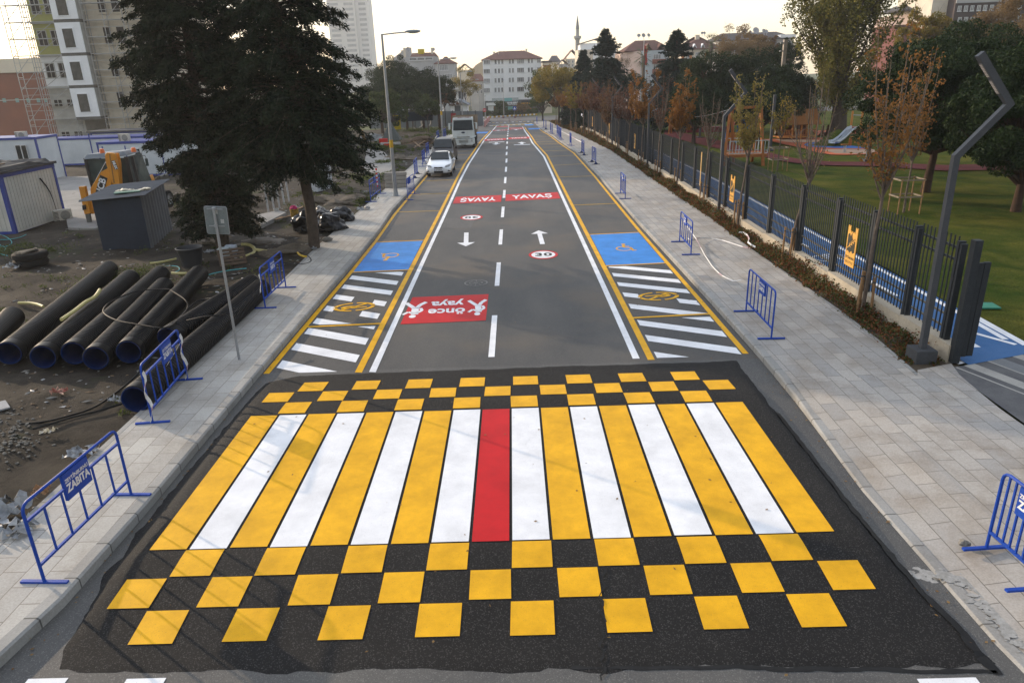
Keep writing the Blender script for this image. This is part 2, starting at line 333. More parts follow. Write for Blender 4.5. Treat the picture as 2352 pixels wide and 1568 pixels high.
def wall_strip(mb, fx, y0, y1, h0, h1, st=2.0, mi=0, flip=False):
    Y = ys(y0, y1, st); vs = []
    for y in Y: vs += [(fx(y), y, zg(y)+h0), (fx(y), y, zg(y)+h1)]
    fs = [(2*j, 2*j+2, 2*j+3, 2*j+1) for j in range(len(Y)-1)]
    mb.add(vs, fs, mi)
kl = lambda y: xat(KL, y); kr = lambda y: xat(KR, y); il = lambda y: xat(IL, y); ir = lambda y: xat(IR, y)
m = MB(); strip(m, lambda y: kl(y)+.0, lambda y: kr(y), 4, 150, 0, 2, 0, 4)
m.add([(-80, -40, 0), (60, -40, 0), (60, 4, 0), (-80, 4, 0)], [(0, 1, 2, 3)])
strip(m, lambda y: -90, lambda y: 90, 150, 188, 0, 4, 0, 8)
road = struct(m.build('road', ASPH), 'dark grey asphalt street running away between two pavements')
# older worn fringe of asphalt around the fresh patch
m = MB(); strip(m, lambda y: kl(y)+.002, lambda y: kr(y)-.002, 4, 14.25, .004, .5)
m.build('worn_fringe', ASPH_E, road)
# ---- raised table: fresh asphalt with ramps and a ragged outline
def tz(y):
    if y < 6.25: return .0
    if y < 7.75: return .095*(y-6.25)/1.5
    if y < 12.25: return .095
    if y < 13.9: return .095*(1-(y-12.25)/1.65)
    return 0
def tzz(x, y):
    k = min(1, max(0, (x+5.34)/.28), max(0, (4.66-x)/.2)); return tz(y)*k
m = MB(); NX, NY = 96, 84
TL = [(-5.0, 5.9), (-5.14, 6.3), (-5.35, 7.5), (-5.4, 8.6), (-5.36, 12), (-5.25, 14.1)]; TR = [(4.85, 5.6), (4.74, 6.2), (4.63, 7.3), (4.6, 10.1), (4.62, 14.15)]
def tn(a, s=1.0): return (mnoise.noise(Vector((a*2.3, 1.7*s, 0)))+.5*mnoise.noise(Vector((a*7, 3.7*s, 0))))*.07
vs = []
for j in range(NY+1):
    for i in range(NX+1):
        u, v = i/NX, j/NY
        yb = 5.98 + tn(u*10, 1) - .28*u*0 - .25*u; yt = 14.02+.14*u + tn(u*10, 2)*.6
        if u < .06: yt -= (.06-u)*6
        y = yb+(yt-yb)*v; xl = xat(TL, y)+tn(y, 3); xr = xat(TR, y)+tn(y, 4)*.6; x = xl+(xr-xl)*u
        e = min(i, NX-i, j, NY-j)
        vs.append((x, y, zg(y)+(.012+tzz(x, y) if e else .005)))
m.add(vs, [(j*(NX+1)+i, j*(NX+1)+i+1, (j+1)*(NX+1)+i+1, (j+1)*(NX+1)+i) for j in range(NY) for i in range(NX)])
m.build('raised_table', ASPH_N, road, smooth=True)
def onr(p, h=.004):
    return Vector((p[0], p[1], zg(p[1])+(max(.012+tzz(p[0], p[1]), 0) if 5.9 < p[1] < 14.1 else 0)+h))
def road_poly(mb, pts, h=.008, mi=0, st=None):
    """flat painted outline (convex) on the road surface"""
    vs = [onr(p, h) for p in pts]; mb.add(vs, [tuple(range(len(pts)))], mi)
def quad_grid(mb, a, b, c, d, n, h=.008, mi=0):
    """quad a-b (near) d-c (far), divided n times along"""
    vs = []
    for j in range(n+1):
        t = j/n; p = [a[k]+(d[k]-a[k])*t for k in (0, 1)]; q = [b[k]+(c[k]-b[k])*t for k in (0, 1)]
        vs += [onr(p, h), onr(q, h)]
    mb.add(vs, [(2*j, 2*j+1, 2*j+3, 2*j+2) for j in range(n)], mi)
X0 = -4.96; PIT = 9.06/17
cols = ['y', 'w', 'y', 'w', 'y', 'w', 'y', 'w', 'r', 'w', 'y', 'w', 'y', 'w', 'y', 'w', 'y']
for i, c_ in enumerate(cols):
    m = MB(); x = X0+i*PIT; j = rnd.uniform(-.012, .012)
    quad_grid(m, (x+.012, 7.93+j), (x+PIT-.03, 7.93+j), (x+PIT-.03, 11.9+j), (x+.012, 11.9+j), 10)
    m.build('crosswalk_stripe', {'y': P_Y, 'w': P_W, 'r': P_R}[c_], road)
def square(x, y, s=.5, mt=P_Y):
    m = MB(); a = rnd.uniform(-.012, .012); b = rnd.uniform(-.012, .012)
    quad_grid(m, (x+a, y+b), (x+s+a, y+b), (x+s, y+s), (x, y+s), 3); m.build('checker_square', mt, road)
for k in range(8): square(-4.47+k*1.074, 6.33, .5); square(-4.45+k*1.074, 7.39, .51)
for k in range(9): square(-4.97+k*1.074, 6.87, .5)
for k in range(9): square(-4.97+k*1.074+(.5 if 0 else .0), 12.52, .5) if k < 9 else None
for k in range(8): square(-4.47+k*1.074, 11.97, .5)
for k in range(8): square(-4.42+k*1.074, 13.07, .5)
# ---- painted lines
def ribbon(name, px, wd, mt, side=0, h=.006, pts=None, y_end=None):
    P = pts or [(p.x, p.y) for p in (gp(u, v) for u, v in px)]
    Q = []
    for i in range(len(P)-1):
        n = max(1, int(abs(P[i+1][1]-P[i][1])/3))
        for k in range(n): Q.append((P[i][0]+(P[i+1][0]-P[i][0])*k/n, P[i][1]+(P[i+1][1]-P[i][1])*k/n))
    Q.append(P[-1]); vs = []
    for i, q in enumerate(Q):
        a = Q[max(0, i-1)]; b = Q[min(len(Q)-1, i+1)]; d = Vector((b[0]-a[0], b[1]-a[1])).normalized(); n = Vector((d.y, -d.x))
        l = (-.5+side*.5)*wd; r_ = (.5+side*.5)*wd
        vs += [onr((q[0]+n.x*l, q[1]+n.y*l), h), onr((q[0]+n.x*r_, q[1]+n.y*r_), h)]
    m = MB(); m.add(vs, [(2*j, 2*j+1, 2*j+3, 2*j+2) for j in range(len(Q)-1)]); return m.build(name, mt, road)
ribbon('yellow_line', None, .13, P_Y, pts=[(4.95, 14.55), (4.96, 23), (4.98, 29), (5.15, 46), (5.13, 62), (4.55, 73.5), (4.0, 92), (3.76, 108)])
ribbon('yellow_line', None, .15, P_Y, pts=[(2.86, 14.35), (2.85, 30), (2.84, 50), (2.83, 61), (2.3, 74), (2.0, 100), (1.98, 112)])
ribbon('white_line', None, .15, P_W, pts=[(2.55, 14.45), (2.56, 30), (2.56, 50), (2.54, 60), (2.0, 74), (1.75, 95), (1.65, 116)])
ribbon('yellow_line', None, .13, P_Y, pts=[(-5.42, 14.2), (-5.43, 22.8), (-5.5, 28), (-5.7, 34), (-5.78, 42), (-5.85, 55), (-5.8, 100)])
ribbon('yellow_line', None, .15, P_Y, pts=[(-3.42, 14.1), (-3.48, 24), (-3.55, 34), (-3.66, 48), (-3.68, 56), (-3.5, 66), (-3.1, 92), (-2.95, 104)])
ribbon('white_line', None, .14, P_W, pts=[(-3.12, 14.1), (-3.2, 24), (-3.27, 34), (-3.38, 46), (-3.36, 56), (-3.2, 66), (-2.8, 92), (-2.62, 115), (-2.5, 128)])
# centre dashes
y = 14.8
while y < 132:
    k = y < 45; x = -.60+.03*(y-15)/10 if y < 60 else -.52; x = min(x, -.5)
    m = MB(); quad_grid(m, (x-.07, y), (x+.07, y), (x+.08, y+3), (x-.06, y+3), 2, .006); m.build('centre_dash', P_W, road); y += 5.9
# bay cross lines
def crossline(y0, y1, xa, xb, wd=.10, mt=P_Y):
    m = MB(); a = Vector((xa, y0)); b = Vector((xb, y1)); quad_grid(m, (xa, y0), (xa, y0+wd), (xb, y1+wd), (xb, y1), 1, .0068); m.build('bay_line', mt, road)
for v in (650, 588, 545, 508.5, 480.6, 467, 454, 443, 434.5, 427, 420, 412):
    pass
for U1, V1, U2, V2 in [(1811, 650, 1950, 645), (1868, 558, 1785, 560), (1852, 519, 1750, 524), (1820, 492, 1733, 496), (1800, 476, 1722, 479), (1785, 465, 1715, 467), (1771, 455, 1706, 457), (1755, 448, 1700, 450), (1747, 440, 1695, 442), (1735, 433, 1688, 435), (1727, 421, 1676, 422)]:
    a = gp(U1, V1); b = gp(U2, V2)
    ya, yb = (a.y, b.y) if a.x < b.x else (b.y, a.y); x1 = xat([(2.93, 0), (2.92, 61), (2.38, 74), (2.05, 100), (2.05, 120)], ya); x2 = kr(yb)-.24
    crossline(ya, yb, x1, x2, .12 if ya < 60 else .16, P_Y2)
for U1, V1, U2, V2 in [(1392, 667, 1252, 673), (1420, 611.5, 1300, 617), (1443, 569, 1337, 573.5), (1468, 535, 1440, 536), (1478, 507, 1456, 508), (1486, 489, 1455, 490), (1500, 478, 1455, 480)]:
    a = gp(U1, V1); b = gp(U2, V2); crossline(b.y+.06, a.y-.06, kl(b.y)+.18, -3.62, .12, P_Y2)
# blue disabled bays and yellow frames
def panel(name, pts, mt, h=.0065):
    m = MB(); road_poly(m, pts, h); return m.build(name, mt, road)
def split_panel(name, x0, x1, y0, y1, mt, sk=0, h=.0062, skx=0):
    m = MB(); n = 4
    quad_grid(m, (x0, y0), (x1, y0+sk), (x1+skx, y1+sk), (x0+skx, y1), n, h); return m.build(name, mt, road)
split_panel('blue_bay', 2.95, 4.88, 22.8, 27.9, P_B, .15); split_panel('blue_bay', -5.36, -3.56, 23.0, 27.65, P_B, .1, skx=-.05)
for xa, xb, y_, sk in [(2.93, 4.9, 22.72, .15), (2.93, 4.9, 27.92, .15), (-5.37, -3.5, 22.9, .1), (-5.4, -3.5, 27.7, .1), (2.93, 4.9, 17.2, .15), (-5.37, -3.5, 17.25, .1)]:
    crossline(y_, y_+sk, xa, xb, .1, P_Y)
for xa, xb, y0, y1 in [(2.35, 4.3, 104, 109), (2.2, 3.6, 122, 128), (-4.9, -3.2, 96, 101)]: split_panel('blue_bay', xa, xb, y0, y1, P_B)
# hatched no-parking zones
def clip_x(pts, x0, x1):
    def cl(P, f, inter):
        o = []
        for i in range(len(P)):
            a, b = P[i-1], P[i]
            if f(b):
                if not f(a): o.append(inter(a, b))
                o.append(b)
            elif f(a): o.append(inter(a, b))
        return o
    ix = lambda x: (lambda a, b: (x, a[1]+(b[1]-a[1])*(x-a[0])/(b[0]-a[0])))
    iy = lambda y: (lambda a, b: (a[0]+(b[0]-a[0])*(y-a[1])/(b[1]-a[1]), y))
    return cl, ix, iy
def hatch(x0, x1, y0, y1, period, wd, slope, off, holes=None):
    cl, ix, iy = clip_x(None, 0, 0); k = 0
    yy = y0-6+off
    while yy < y1+6:
        P = [(x0-1, yy-slope*(x0-1)), (x1+1, yy-slope*(x1+1)), (x1+1, yy+wd-slope*(x1+1)), (x0-1, yy+wd-slope*(x0-1))]
        for f, it in ((lambda p: p[0] >= x0, ix(x0)), (lambda p: p[0] <= x1, ix(x1)), (lambda p: p[1] >= y0, iy(y0)), (lambda p: p[1] <= y1, iy(y1))):
            P = cl(P, f, it) if P else P
        if P and len(P) > 2:
            parts = [P]
            if holes:
                hx0, hx1, hy0, hy1 = holes; cx_, cy_ = (hx0+hx1)/2, (hy0+hy1)/2; keep = []; n_ = 46
                for q in range(n_+1):
                    x = x0+(x1-x0)*q/n_; ym = yy+wd/2-slope*x; keep.append(((x-cx_)/(hx1-hx0)*2)**2+((ym-cy_)/(hy1-hy0)*2)**2 > 1)
                if not all(keep):
                    parts = []; q = 0
                    while q < n_:
                        if keep[q]:
                            r_ = q
                            while r_ < n_ and keep[r_+1]: r_ += 1
                            xa, xb = x0+(x1-x0)*q/n_, x0+(x1-x0)*r_/n_
                            if xb-xa > .05:
                                Q = cl(P, lambda p: p[0] >= xa, ix(xa)); Q = cl(Q, lambda p: p[0] <= xb, ix(xb)) if Q else Q; parts.append(Q)
                            q = r_+1
                        else: q += 1
            for Q in parts:
                if len(Q) > 2: m = MB(); road_poly(m, Q, .006); m.build('hatch_stripe', P_W, road)
        yy += period
hatch(-5.3, -3.66, 17.45, 22.8, 1.12, .45, -.0+.55, -5.75, (-5.0, -4.0, 18.15, 19.75))
hatch(-5.3, -3.6, 14.2, 17.2, 1.12, .45, .55, -5.55)
hatch(3.0, 4.85, 17.42, 22.65, 1.12, .42, .55, -1.8, (3.42, 4.44, 18.3, 19.9))
hatch(3.0, 4.85, 14.45, 17.15, 1.12, .42, .55, -1.35)
# no-parking discs
def gshape(mb, polys, T, h=.0085, mi=0):
    for P in polys:
        vs = [onr(T @ Vector((x, y, 0)), h) for x, y in P]; mb.add(vs, [tuple(range(len(P)))], mi)
def band(pts, wd):
    out = []
    for i in range(len(pts)-1):
        a, b = Vector(pts[i]), Vector(pts[i+1]); d = (b-a).normalized(); n = Vector((-d.y, d.x))*wd/2
        out.append([tuple(a-n), tuple(b-n), tuple(b+n), tuple(a+n)])
    return out
def arcband(cx, cy, r0, r1, a0, a1, n=10, sx=1, sy=1):
    out = []
    for i in range(n):
        t0 = R_(a0+(a1-a0)*i/n); t1 = R_(a0+(a1-a0)*(i+1)/n)
        out.append([(cx+sx*r0*math.cos(t0), cy+sy*r0*math.sin(t0)), (cx+sx*r1*math.cos(t0), cy+sy*r1*math.sin(t0)), (cx+sx*r1*math.cos(t1), cy+sy*r1*math.sin(t1)), (cx+sx*r0*math.cos(t1), cy+sy*r0*math.sin(t1))])
    return out
def place(x, y, rz, s=1, sy=None):
    return Matrix.Translation((x, y, 0)) @ Matrix.Rotation(rz, 4, 'Z') @ Matrix.Diagonal((s, sy or s, 1, 1))
def noparking(x, y, rz):
    m = MB(); T = place(x, y, rz, .40, .58)
    P = []
    for a in (5, 95, 185, 275): P += arcband(0, 0, .80, 1.0, a, a+78, 8)
    P += band([(-.6, .6), (.6, -.6)], .19)
    P += band([(-.22, -.6), (-.22, .6)], .2)
    P += arcband(-.12, .25, .17, .40, -90, 90, 7)
    gshape(m, P, T); m.build('no_parking_mark', P_Y, road)
noparking(-4.5, 18.95, R_(100)); noparking(3.93, 19.1, R_(-80))
def wheelchair(x, y, rz, s=1):
    m = MB(); T = place(x, y, rz, s*.8, s)
    P = arcband(0, -.1, .30, .37, 100, 380, 12) + ring_poly(-.02, .62, .1) + band([(-.02, .5), (0, .1)], .13) + band([(0, .12), (.3, .08)], .11) + band([(.28, .1), (.42, -.42)], .11) + band([(.40, -.38), (.55, -.36)], .09) + band([(-.02, .34), (.24, .3)], .07)
    gshape(m, P, T); m.build('wheelchair_mark', P_Y, road)
def ring_poly(cx, cy, r): return [[(cx+r*math.cos(R_(a)), cy+r*math.sin(R_(a))) for a in range(0, 360, 30)]]
wheelchair(3.9, 25.35, R_(-8)); wheelchair(-4.5, 25.2, R_(172))
# arrows
def arrow(x, y, ang, L=2.7):
    m = MB(); T = place(x, y, ang); n = .09
    gshape(m, [[(-n, -L/2), (n, -L/2), (n, L/2-.7), (-n, L/2-.7)], [(-.34, L/2-.7), (.34, L/2-.7), (0, L/2)]], T, .006); m.build('lane_arrow', P_W, road)
a = gp(1710, 750); arrow(a.x, a.y, R_(1)); a = gp(1475, 757); arrow(a.x, a.y, R_(183))
for U, V, r_ in ((1651, 453, 0), (1570, 455, 180)):
    a = gp(U, V); m = MB(); T = place(a.x, a.y, R_(r_)); gshape(m, [[(-.15, -1.3), (.15, -1.3), (.15, 0), (-.15, 0)], [(-.45, 0), (.45, 0), (0, 1.4)], [(-.8, -2.3), (.8, -2.3), (.8, -1.7), (-.8, -1.7)]], T); m.build('lane_arrow', P_W, road)
for U, V, r_ in ((1633, 411, 0), (1577, 413, 180)):
    a = gp(U, V); m = MB(); T = place(a.x, a.y, R_(r_)); gshape(m, [[(-.15, -1.3), (.15, -1.3), (.15, 0), (-.15, 0)], [(-.45, 0), (.45, 0), (0, 1.4)]], T); m.build('lane_arrow', P_W, road)
# 30 km/h discs
def disc30(U, V, ang):
    a = gp(U, V); T = place(a.x, a.y, ang, .50, .66)
    m = MB(); gshape(m, [[(.86*math.cos(R_(t)), .86*math.sin(R_(t))) for t in range(0, 360, 12)]], T, .006); d = m.build('speed_disc', P_W, road)
    m = MB(); gshape(m, arcband(0, 0, .84, 1.03, 0, 360, 28), T, .0075); m.build('red_ring', P_R, d)
    m = MB(); T2 = place(a.x, a.y, ang, .62, .70); add_text(m, '30', T2, .95, .03, fn=lambda p: onr(p, .009), spacing=1.1); m.build('numerals', P_K, d)
disc30(1719, 806, 0); disc30(1492, 688, R_(182))
# YAVAS panels
def yavas(x0, x1, y0, y1, flip, sk=.3):
    sp_ = split_panel('red_panel', x0, x1, y0, y1, P_R, sk, .006)
    m = MB(); cx_, cy_ = (x0+x1)/2, (y0+y1+sk)/2; W = x1-x0
    T = place(cx_, cy_, R_(180 if flip else 0)) @ Matrix(((1, 0, 0, 0), (sk/W, 1, 0, 0), (0, 0, 1, 0), (0, 0, 0, 1)))
    add_text(m, 'YAVAŞ', T @ Matrix.Diagonal((1.0, (y1-y0)/1.9*1.75, 1, 1)), .78, .025, fn=lambda p: onr(p, .0085), sx=W/2.9*.84, spacing=1.05); m.build('lettering', P_W, sp_)
yavas(-3.15, -.66, 36.95, 39.3, True, .15); yavas(-.44, 2.42, 37.3, 39.6, False, .3)
yavas(-3.0, -.66, 78.5, 81.5, True, 0.4); yavas(-.4, 1.9, 80, 83, False, .4)
yavas(-2.7, -.6, 103, 106, True, .3); yavas(-.4, 1.7, 106, 109, False, .3)
split_panel('red_panel', -.4, 1.7, 111, 113, P_R); split_panel('red_panel', -2.5, -.6, 119, 122, P_R)
# "once yaya" panel
q = [gp(1267, 1026), gp(1537, 1014), gp(1546, 931), gp(1305, 941)]
m = MB(); quad_grid(m, q[0], q[1], q[2], q[3], 2, .006); pan = m.build('red_panel', P_R, road)
cx_ = sum(p.x for p in q)/4; cy_ = sum(p.y for p in q)/4
m = MB(); T = place(cx_, cy_, R_(182))
add_text(m, 'önce', T @ place(.0, .28, 0, 1, 1.75), .44, .012, fn=lambda p: onr(p, .0085), sx=1.15)
add_text(m, 'yaya', T @ place(.02, -.42, 0, 1, 1.75), .44, .012, fn=lambda p: onr(p, .0085), sx=1.15)
def runner(mx, sx):
    T3 = T @ place(mx, .0, 0, sx, 1.0)
    P = ring_poly(.06, .62, .13)+band([(.0, .46), (.04, -.16)], .27)+band([(-.02, .38), (-.24, .12), (-.16, -.1)], .12)+band([(.04, .38), (.26, .22), (.44, .44)], .12)+band([(.06, -.1), (.24, -.34), (.46, -.64)], .17)+band([(0, -.1), (-.12, -.42), (-.32, -.66)], .17)
    gshape(m, P, T3)
runner(-.86, .62); runner(.84, .72)
m.build('lettering', P_W, pan)
# manhole covers and old asphalt patch
def manhole(U, V, r, sy=1):
    a = gp(U, V); m = MB(); T = place(a.x, a.y, 0, r); gshape(m, arcband(0, 0, .88, 1, 0, 360, 28)+arcband(0, 0, .5, .58, 0, 360, 20)+sum([band([(0, 0), (.9*math.cos(R_(t)), .9*math.sin(R_(t)))], .05) for t in range(0, 360, 30)], []), T, .0065)
    m.build('manhole_cover', M('pale_iron', (.20, .19, .17), (.11, .105, .10), 20, .6), road)
manhole(1506, 895, .36)
m = MB(); road_poly(m, [gp(1398, 722)[:2], gp(1490, 722)[:2], gp(1504, 692)[:2], gp(1412, 690)[:2]], .005); m.build('asphalt_patch', asphalt('patch_asphalt', (.045, .045, .045), (.11, .10, .09), .6), road)
m = MB(); road_poly(m, [gp(1538, 486)[:2], gp(1590, 485)[:2], gp(1592, 481)[:2], gp(1545, 482)[:2]], .005); m.build('asphalt_patch', ASPH_E, road)
m = MB(); TARM = M('tar', (.006, .006, .006), (.012, .012, .012), 9, .55, spec=.2)
def seam(P, w0, seed):       # poured tar along the ragged joint
    Q = []
    for i in range(len(P)-1):
        n = max(1, int((Vector(P[i+1])-Vector(P[i])).length/.06))
        for k in range(n): Q.append(Vector(P[i]).lerp(Vector(P[i+1]), k/n))
    vs = []
    for i, q in enumerate(Q):
        d = (Q[min(i+1, len(Q)-1)]-Q[max(0, i-1)]).normalized(); nn = Vector((-d.y, d.x)); a = .04*mnoise.noise(Vector((i*.13, seed, 0)))+.015*mnoise.noise(Vector((i*.7, seed, 3))); wd = w0*(.7+.9*abs(mnoise.noise(Vector((i*.21, seed, 7)))))
        vs += [onr(q+nn*(a-wd), .0105), onr(q+nn*(a+wd), .0105)]
    m.add(vs, [(2*j, 2*j+1, 2*j+3, 2*j+2) for j in range(len(Q)-1)])
seam([(4.78, 5.62), (4.72, 6.3), (4.62, 7.3), (4.57, 8.6), (4.58, 10.1), (4.6, 11.6)], .055, 1); seam([(4.78, 5.66), (3.6, 5.72), (2.2, 5.8), (.4, 5.86)], .03, 2)
m.build('tar_seam', TARM, road); m = MB()
pk = [gp(1906+8*math.sin(i*1.9)+4*math.sin(i*.7), 1810+i*15) for i in range(24)]
for i in range(len(pk)-1):
    a_, b_ = pk[i], pk[i+1]; wv = .012+.006*math.sin(i*2.2)
    road_poly(m, [(a_.x-wv, a_.y), (b_.x-wv, b_.y), (b_.x+wv, b_.y), (a_.x+wv, a_.y)], .0185)
m.build('crack', TARM, road)
# white bars at the bottom edge of the picture
for U0, U1 in ((90, 215), (402, 525), (2900, 3090)):
    a = gp(U0, 2148); b = gp(U1, 2148); m = MB(); road_poly(m, [(a.x, a.y-1.2), (b.x, a.y-1.2), (b.x, a.y), (a.x, a.y)], .009); m.build('white_bar', P_W, road)
m = MB()
for i in range(150):        # spilled lime on the fringe and along the dropped kerb
    t = i/149; u, v = (2893+t*2*150, 1812+t*2*26) if t < .5 else (3043+(t-.5)*2*190, 1840+(t-.5)*2*215); u += rnd.gauss(0, 16); v += rnd.gauss(0, 7); p = gp(u, v); s_ = rnd.uniform(.012, .05)
    h = .0062+i*.00001+(hr_(p.y) if p.x > kr(p.y)-.01 else 0)
    m.add([(p.x+s_*1.5*math.cos(a)*rnd.uniform(.6, 1.2), p.y+s_*math.sin(a)*rnd.uniform(.6, 1.2), h) for a in (0, .8, 1.6, 2.4, 3.2, 4, 4.8, 5.6)], [tuple(range(8))])
m.build('lime_spill', M('lime', (.34, .335, .32), (.22, .215, .2), 12, .9), road)
# far speed bump strips (blocks), far crossing
m = MB()
for i in range(15):
    u0 = 1549+i*8.9; a = gp(u0, 399.5-i*.45)
    m.box((a.x+.28, a.y, zg(a.y)+.03), (.55, .9, .07), 0, i % 2)
m.build('speed_bump', [M('bump_white', (.7, .68, .6)), M('bump_yellow', (.6, .42, .15))], road)
for i in range(46):
    x = -9+i*.75; y_ = 143+.25*i*.3
    m = MB(); road_poly(m, [(x, y_), (x+.45, y_), (x+.45, y_+2.2), (x, y_+2.2)], .008); m.build('far_crossing_bar', P_Y2 if i % 2 else P_W, road)
# ---- kerbs
def kerb(name, fx, sgn, y0, y1, h=.14, wd=.16, mt=KERB, hf=None):
    m = MB(); H = hf or (lambda y: h); Y = ys(y0, y1, 1.0); vs = []
    for y in Y:
        x = fx(y); z = zg(y); hh = H(y)
        vs += [(x, y, z-.1), (x, y, z+hh-.025), (x+sgn*.03, y, z+hh), (x+sgn*wd, y, z+hh), (x+sgn*wd, y, z-.1)]
    fs = []
    for j in range(len(Y)-1):
        for k in range(4): fs.append((5*j+k, 5*j+k+1, 5*j+5+k+1, 5*j+5+k) if sgn > 0 else (5*j+k+1, 5*j+k, 5*j+5+k, 5*j+5+k+1))
    fs.append((0, 1, 2, 3, 4)); n = 5*(len(Y)-1); fs.append((n, n+1, n+2, n+3, n+4)); m.add(vs, fs)
    return struct(m.build(name, mt))
hr = lambda y: .03 if y < 9.8 else .03+.11*min(1, (y-9.8)/2.9)
kerb('kerb', kl, -1, 4, 132, .15, .18)
kerb('kerb', kr, 1, 4, 140, .14, .16, KERB, hr)
# ---- pavements
m = MB(); strip(m, lambda y: il(y), lambda y: kl(y)-.182, 4, 132, .146, 1.0, 0, 2); o = struct(m.build('sidewalk', PAV_L), 'narrow pale block pavement along the building site')
m = MB()
for fx, sg in ((il, -1),):
    Y = ys(4, 132, 2); vs = []
    for y in Y: vs += [(fx(y)-.1, y, zg(y)-.15), (fx(y)-.1, y, zg(y)+.15), (fx(y)-.002, y, zg(y)+.15), (fx(y)-.002, y, zg(y)-.15)]
    m.add(vs, [(4*j+k, 4*j+k+1, 4*j+5+k, 4*j+4+k) for j in range(len(Y)-1) for k in range(3)]+[(0, 1, 2, 3)])
m.build('edging', KERB, o)
m = MB(); strip(m, lambda y: kr(y)+.162, lambda y: ir(y), 12.75, 142, .138, 1.0, 0, 4)
vs = []; fs = []; Y = ys(4, 12.75, .5)
for y in Y:
    h_ = hr(y)
    xa = kr(y)+.162; xb = xat([(8.6, 4), (8.42, 7), (8.33, 10.6), (8.32, 11.1), (8.4, 11.95), (8.5, 12.75)], y)
    for k in range(7):
        x = xa+(xb-xa)*k/6-(.03 if k == 0 else 0); vs.append((x, y, min(.138, h_+(.138-h_)*min(1, (x-xa)/.9))-(.012 if k == 0 else 0)))
for j in range(len(Y)-1):
    for k in range(6): fs.append((j*7+k, j*7+k+1, j*7+k+8, j*7+k+7))
m.add(vs, fs)
m.add([(ir(12.75), 12.75, .138), (8.5, 12.75, .138), (8.66, 13.3, .138), (7.84, 13.02, .138)], [(0, 1, 2, 3)])
struct(m.build('sidewalk', PAV_R), 'broad grey block pavement along the park fence')
m = MB(); Y = ys(12.75, 140, 2); vs = []
for y in Y: vs += [(ir(y)-.001, y, zg(y)), (ir(y)-.001, y, zg(y)+.15), (ir(y)+.07, y, zg(y)+.15), (ir(y)+.07, y, zg(y))]
m.add(vs, [(4*j+k, 4*j+k+1, 4*j+5+k, 4*j+4+k) for j in range(len(Y)-1) for k in range(3)]+[(0, 1, 2, 3)])
m.build('edging', KERB, bpy.data.objects['sidewalk.001'])
# ---- planting bed soil
SOIL = M('dark_soil', (.055, .042, .03), (.10, .08, .055), 3, .95, 1.0, 25)
m = MB(); strip(m, lambda y: ir(y)+.07, lambda y: FX-.02, 13.0, 140, .11, 1.0, 0, 3); struct(m.build('planting_bed', SOIL))
# ---- dirt lot on the left
def dirt_h(x, y):
    d = max(0, min(1, (il(y)-.15-x)/1.2)) if x < 0 else 0
    n = mnoise.noise(Vector((x*.35, y*.35, 0)))*.18+mnoise.noise(Vector((x*1.3, y*1.3, 5)))*.07+mnoise.noise(Vector((x*4, y*4, 9)))*.025
    edge_ = .08+.0*d
    return zg(y)+edge_+n*d
def dirtmat():
    m = bpy.data.materials.new('dirt'); m.use_nodes = True; t = m.node_tree; L = t.links.new; N = t.nodes.new; b = t.nodes['Principled BSDF']
    tc = N('ShaderNodeTexCoord')
    def nz(s, d=8, r=.65):
        n = N('ShaderNodeTexNoise'); n.inputs['Scale'].default_value = s; n.inputs['Detail'].default_value = d; n.inputs['Roughness'].default_value = r; L(tc.outputs['Object'], n.inputs[0]); return n
    def mixc(f, a, c, lo, hi, amt=1):
        r = N('ShaderNodeMapRange'); r.inputs[1].default_value = lo; r.inputs[2].default_value = hi; r.inputs[4].default_value = amt; L(f.outputs['Fac'], r.inputs[0])
        x = N('ShaderNodeMix'); x.data_type = 'RGBA'; x.inputs[7].default_value = c+(1,); L(r.outputs[0], x.inputs[0])
        if isinstance(a, tuple): x.inputs[6].default_value = a+(1,)
        else: L(a, x.inputs[6])
        return x.outputs[2]
    c = mixc(nz(.5), (.022, .018, .014), (.062, .052, .04), .38, .65)
    c = mixc(nz(2.7), c, (.017, .015, .012), .5, .7, .8)
    c = mixc(nz(.35, 9, .75), c, (.03, .04, .012), .55, .66, .85)
    c = mixc(nz(14, 6, .8), c, (.15, .14, .12), .68, .76, .6)
    L(c, b.inputs['Base Color']); b.inputs['Roughness'].default_value = .95; b.inputs['Specular IOR Level'].default_value = .15
    bu = N('ShaderNodeBump'); bu.inputs['Strength'].default_value = 1; bu.inputs['Distance'].default_value = .05; L(nz(9, 8, .75).outputs['Fac'], bu.inputs['Height']); L(bu.outputs[0], b.inputs['Normal'])
    return m
DIRT = dirtmat()
def grid_sheet(name, xs, Y, hf, mt, smooth=True):
    m = MB(); n = len(xs)
    vs = [(x(y) if callable(x) else x, y, hf(x(y) if callable(x) else x, y)) for y in Y for x in xs]
    m.add(vs, [(j*n+i, j*n+i+1, (j+1)*n+i+1, (j+1)*n+i) for j in range(len(Y)-1) for i in range(n-1)])
    return m.build(name, mt, smooth=smooth)
xs = []
for i in range(120):
    t = i/119; xs.append((lambda t: (lambda y: il(y)-.1-(t**1.6)*52))(1-t))
Y = [4+.28*i for i in range(170)]+[52+1.2*i for i in range(60)]
struct(grid_sheet('dirt_ground', xs, Y, dirt_h, DIRT), 'dark bare soil of the building site')
# whole terrain below everything
def base_h(x, y): return zg(y)-.10
GR = M('park_grass_far', (.07, .085, .022), (.045, .06, .018), .2, .95, .4)
struct(grid_sheet('ground', [-800, -400, -120, -58, 60, 150, 400, 800], [-200, -40, 4, 14, 20, 26, 32, 38, 50, 60, 70, 80, 90, 100, 110, 120, 130, 140, 150, 160, 175, 200, 225, 300, 500, 800], base_h, GR))
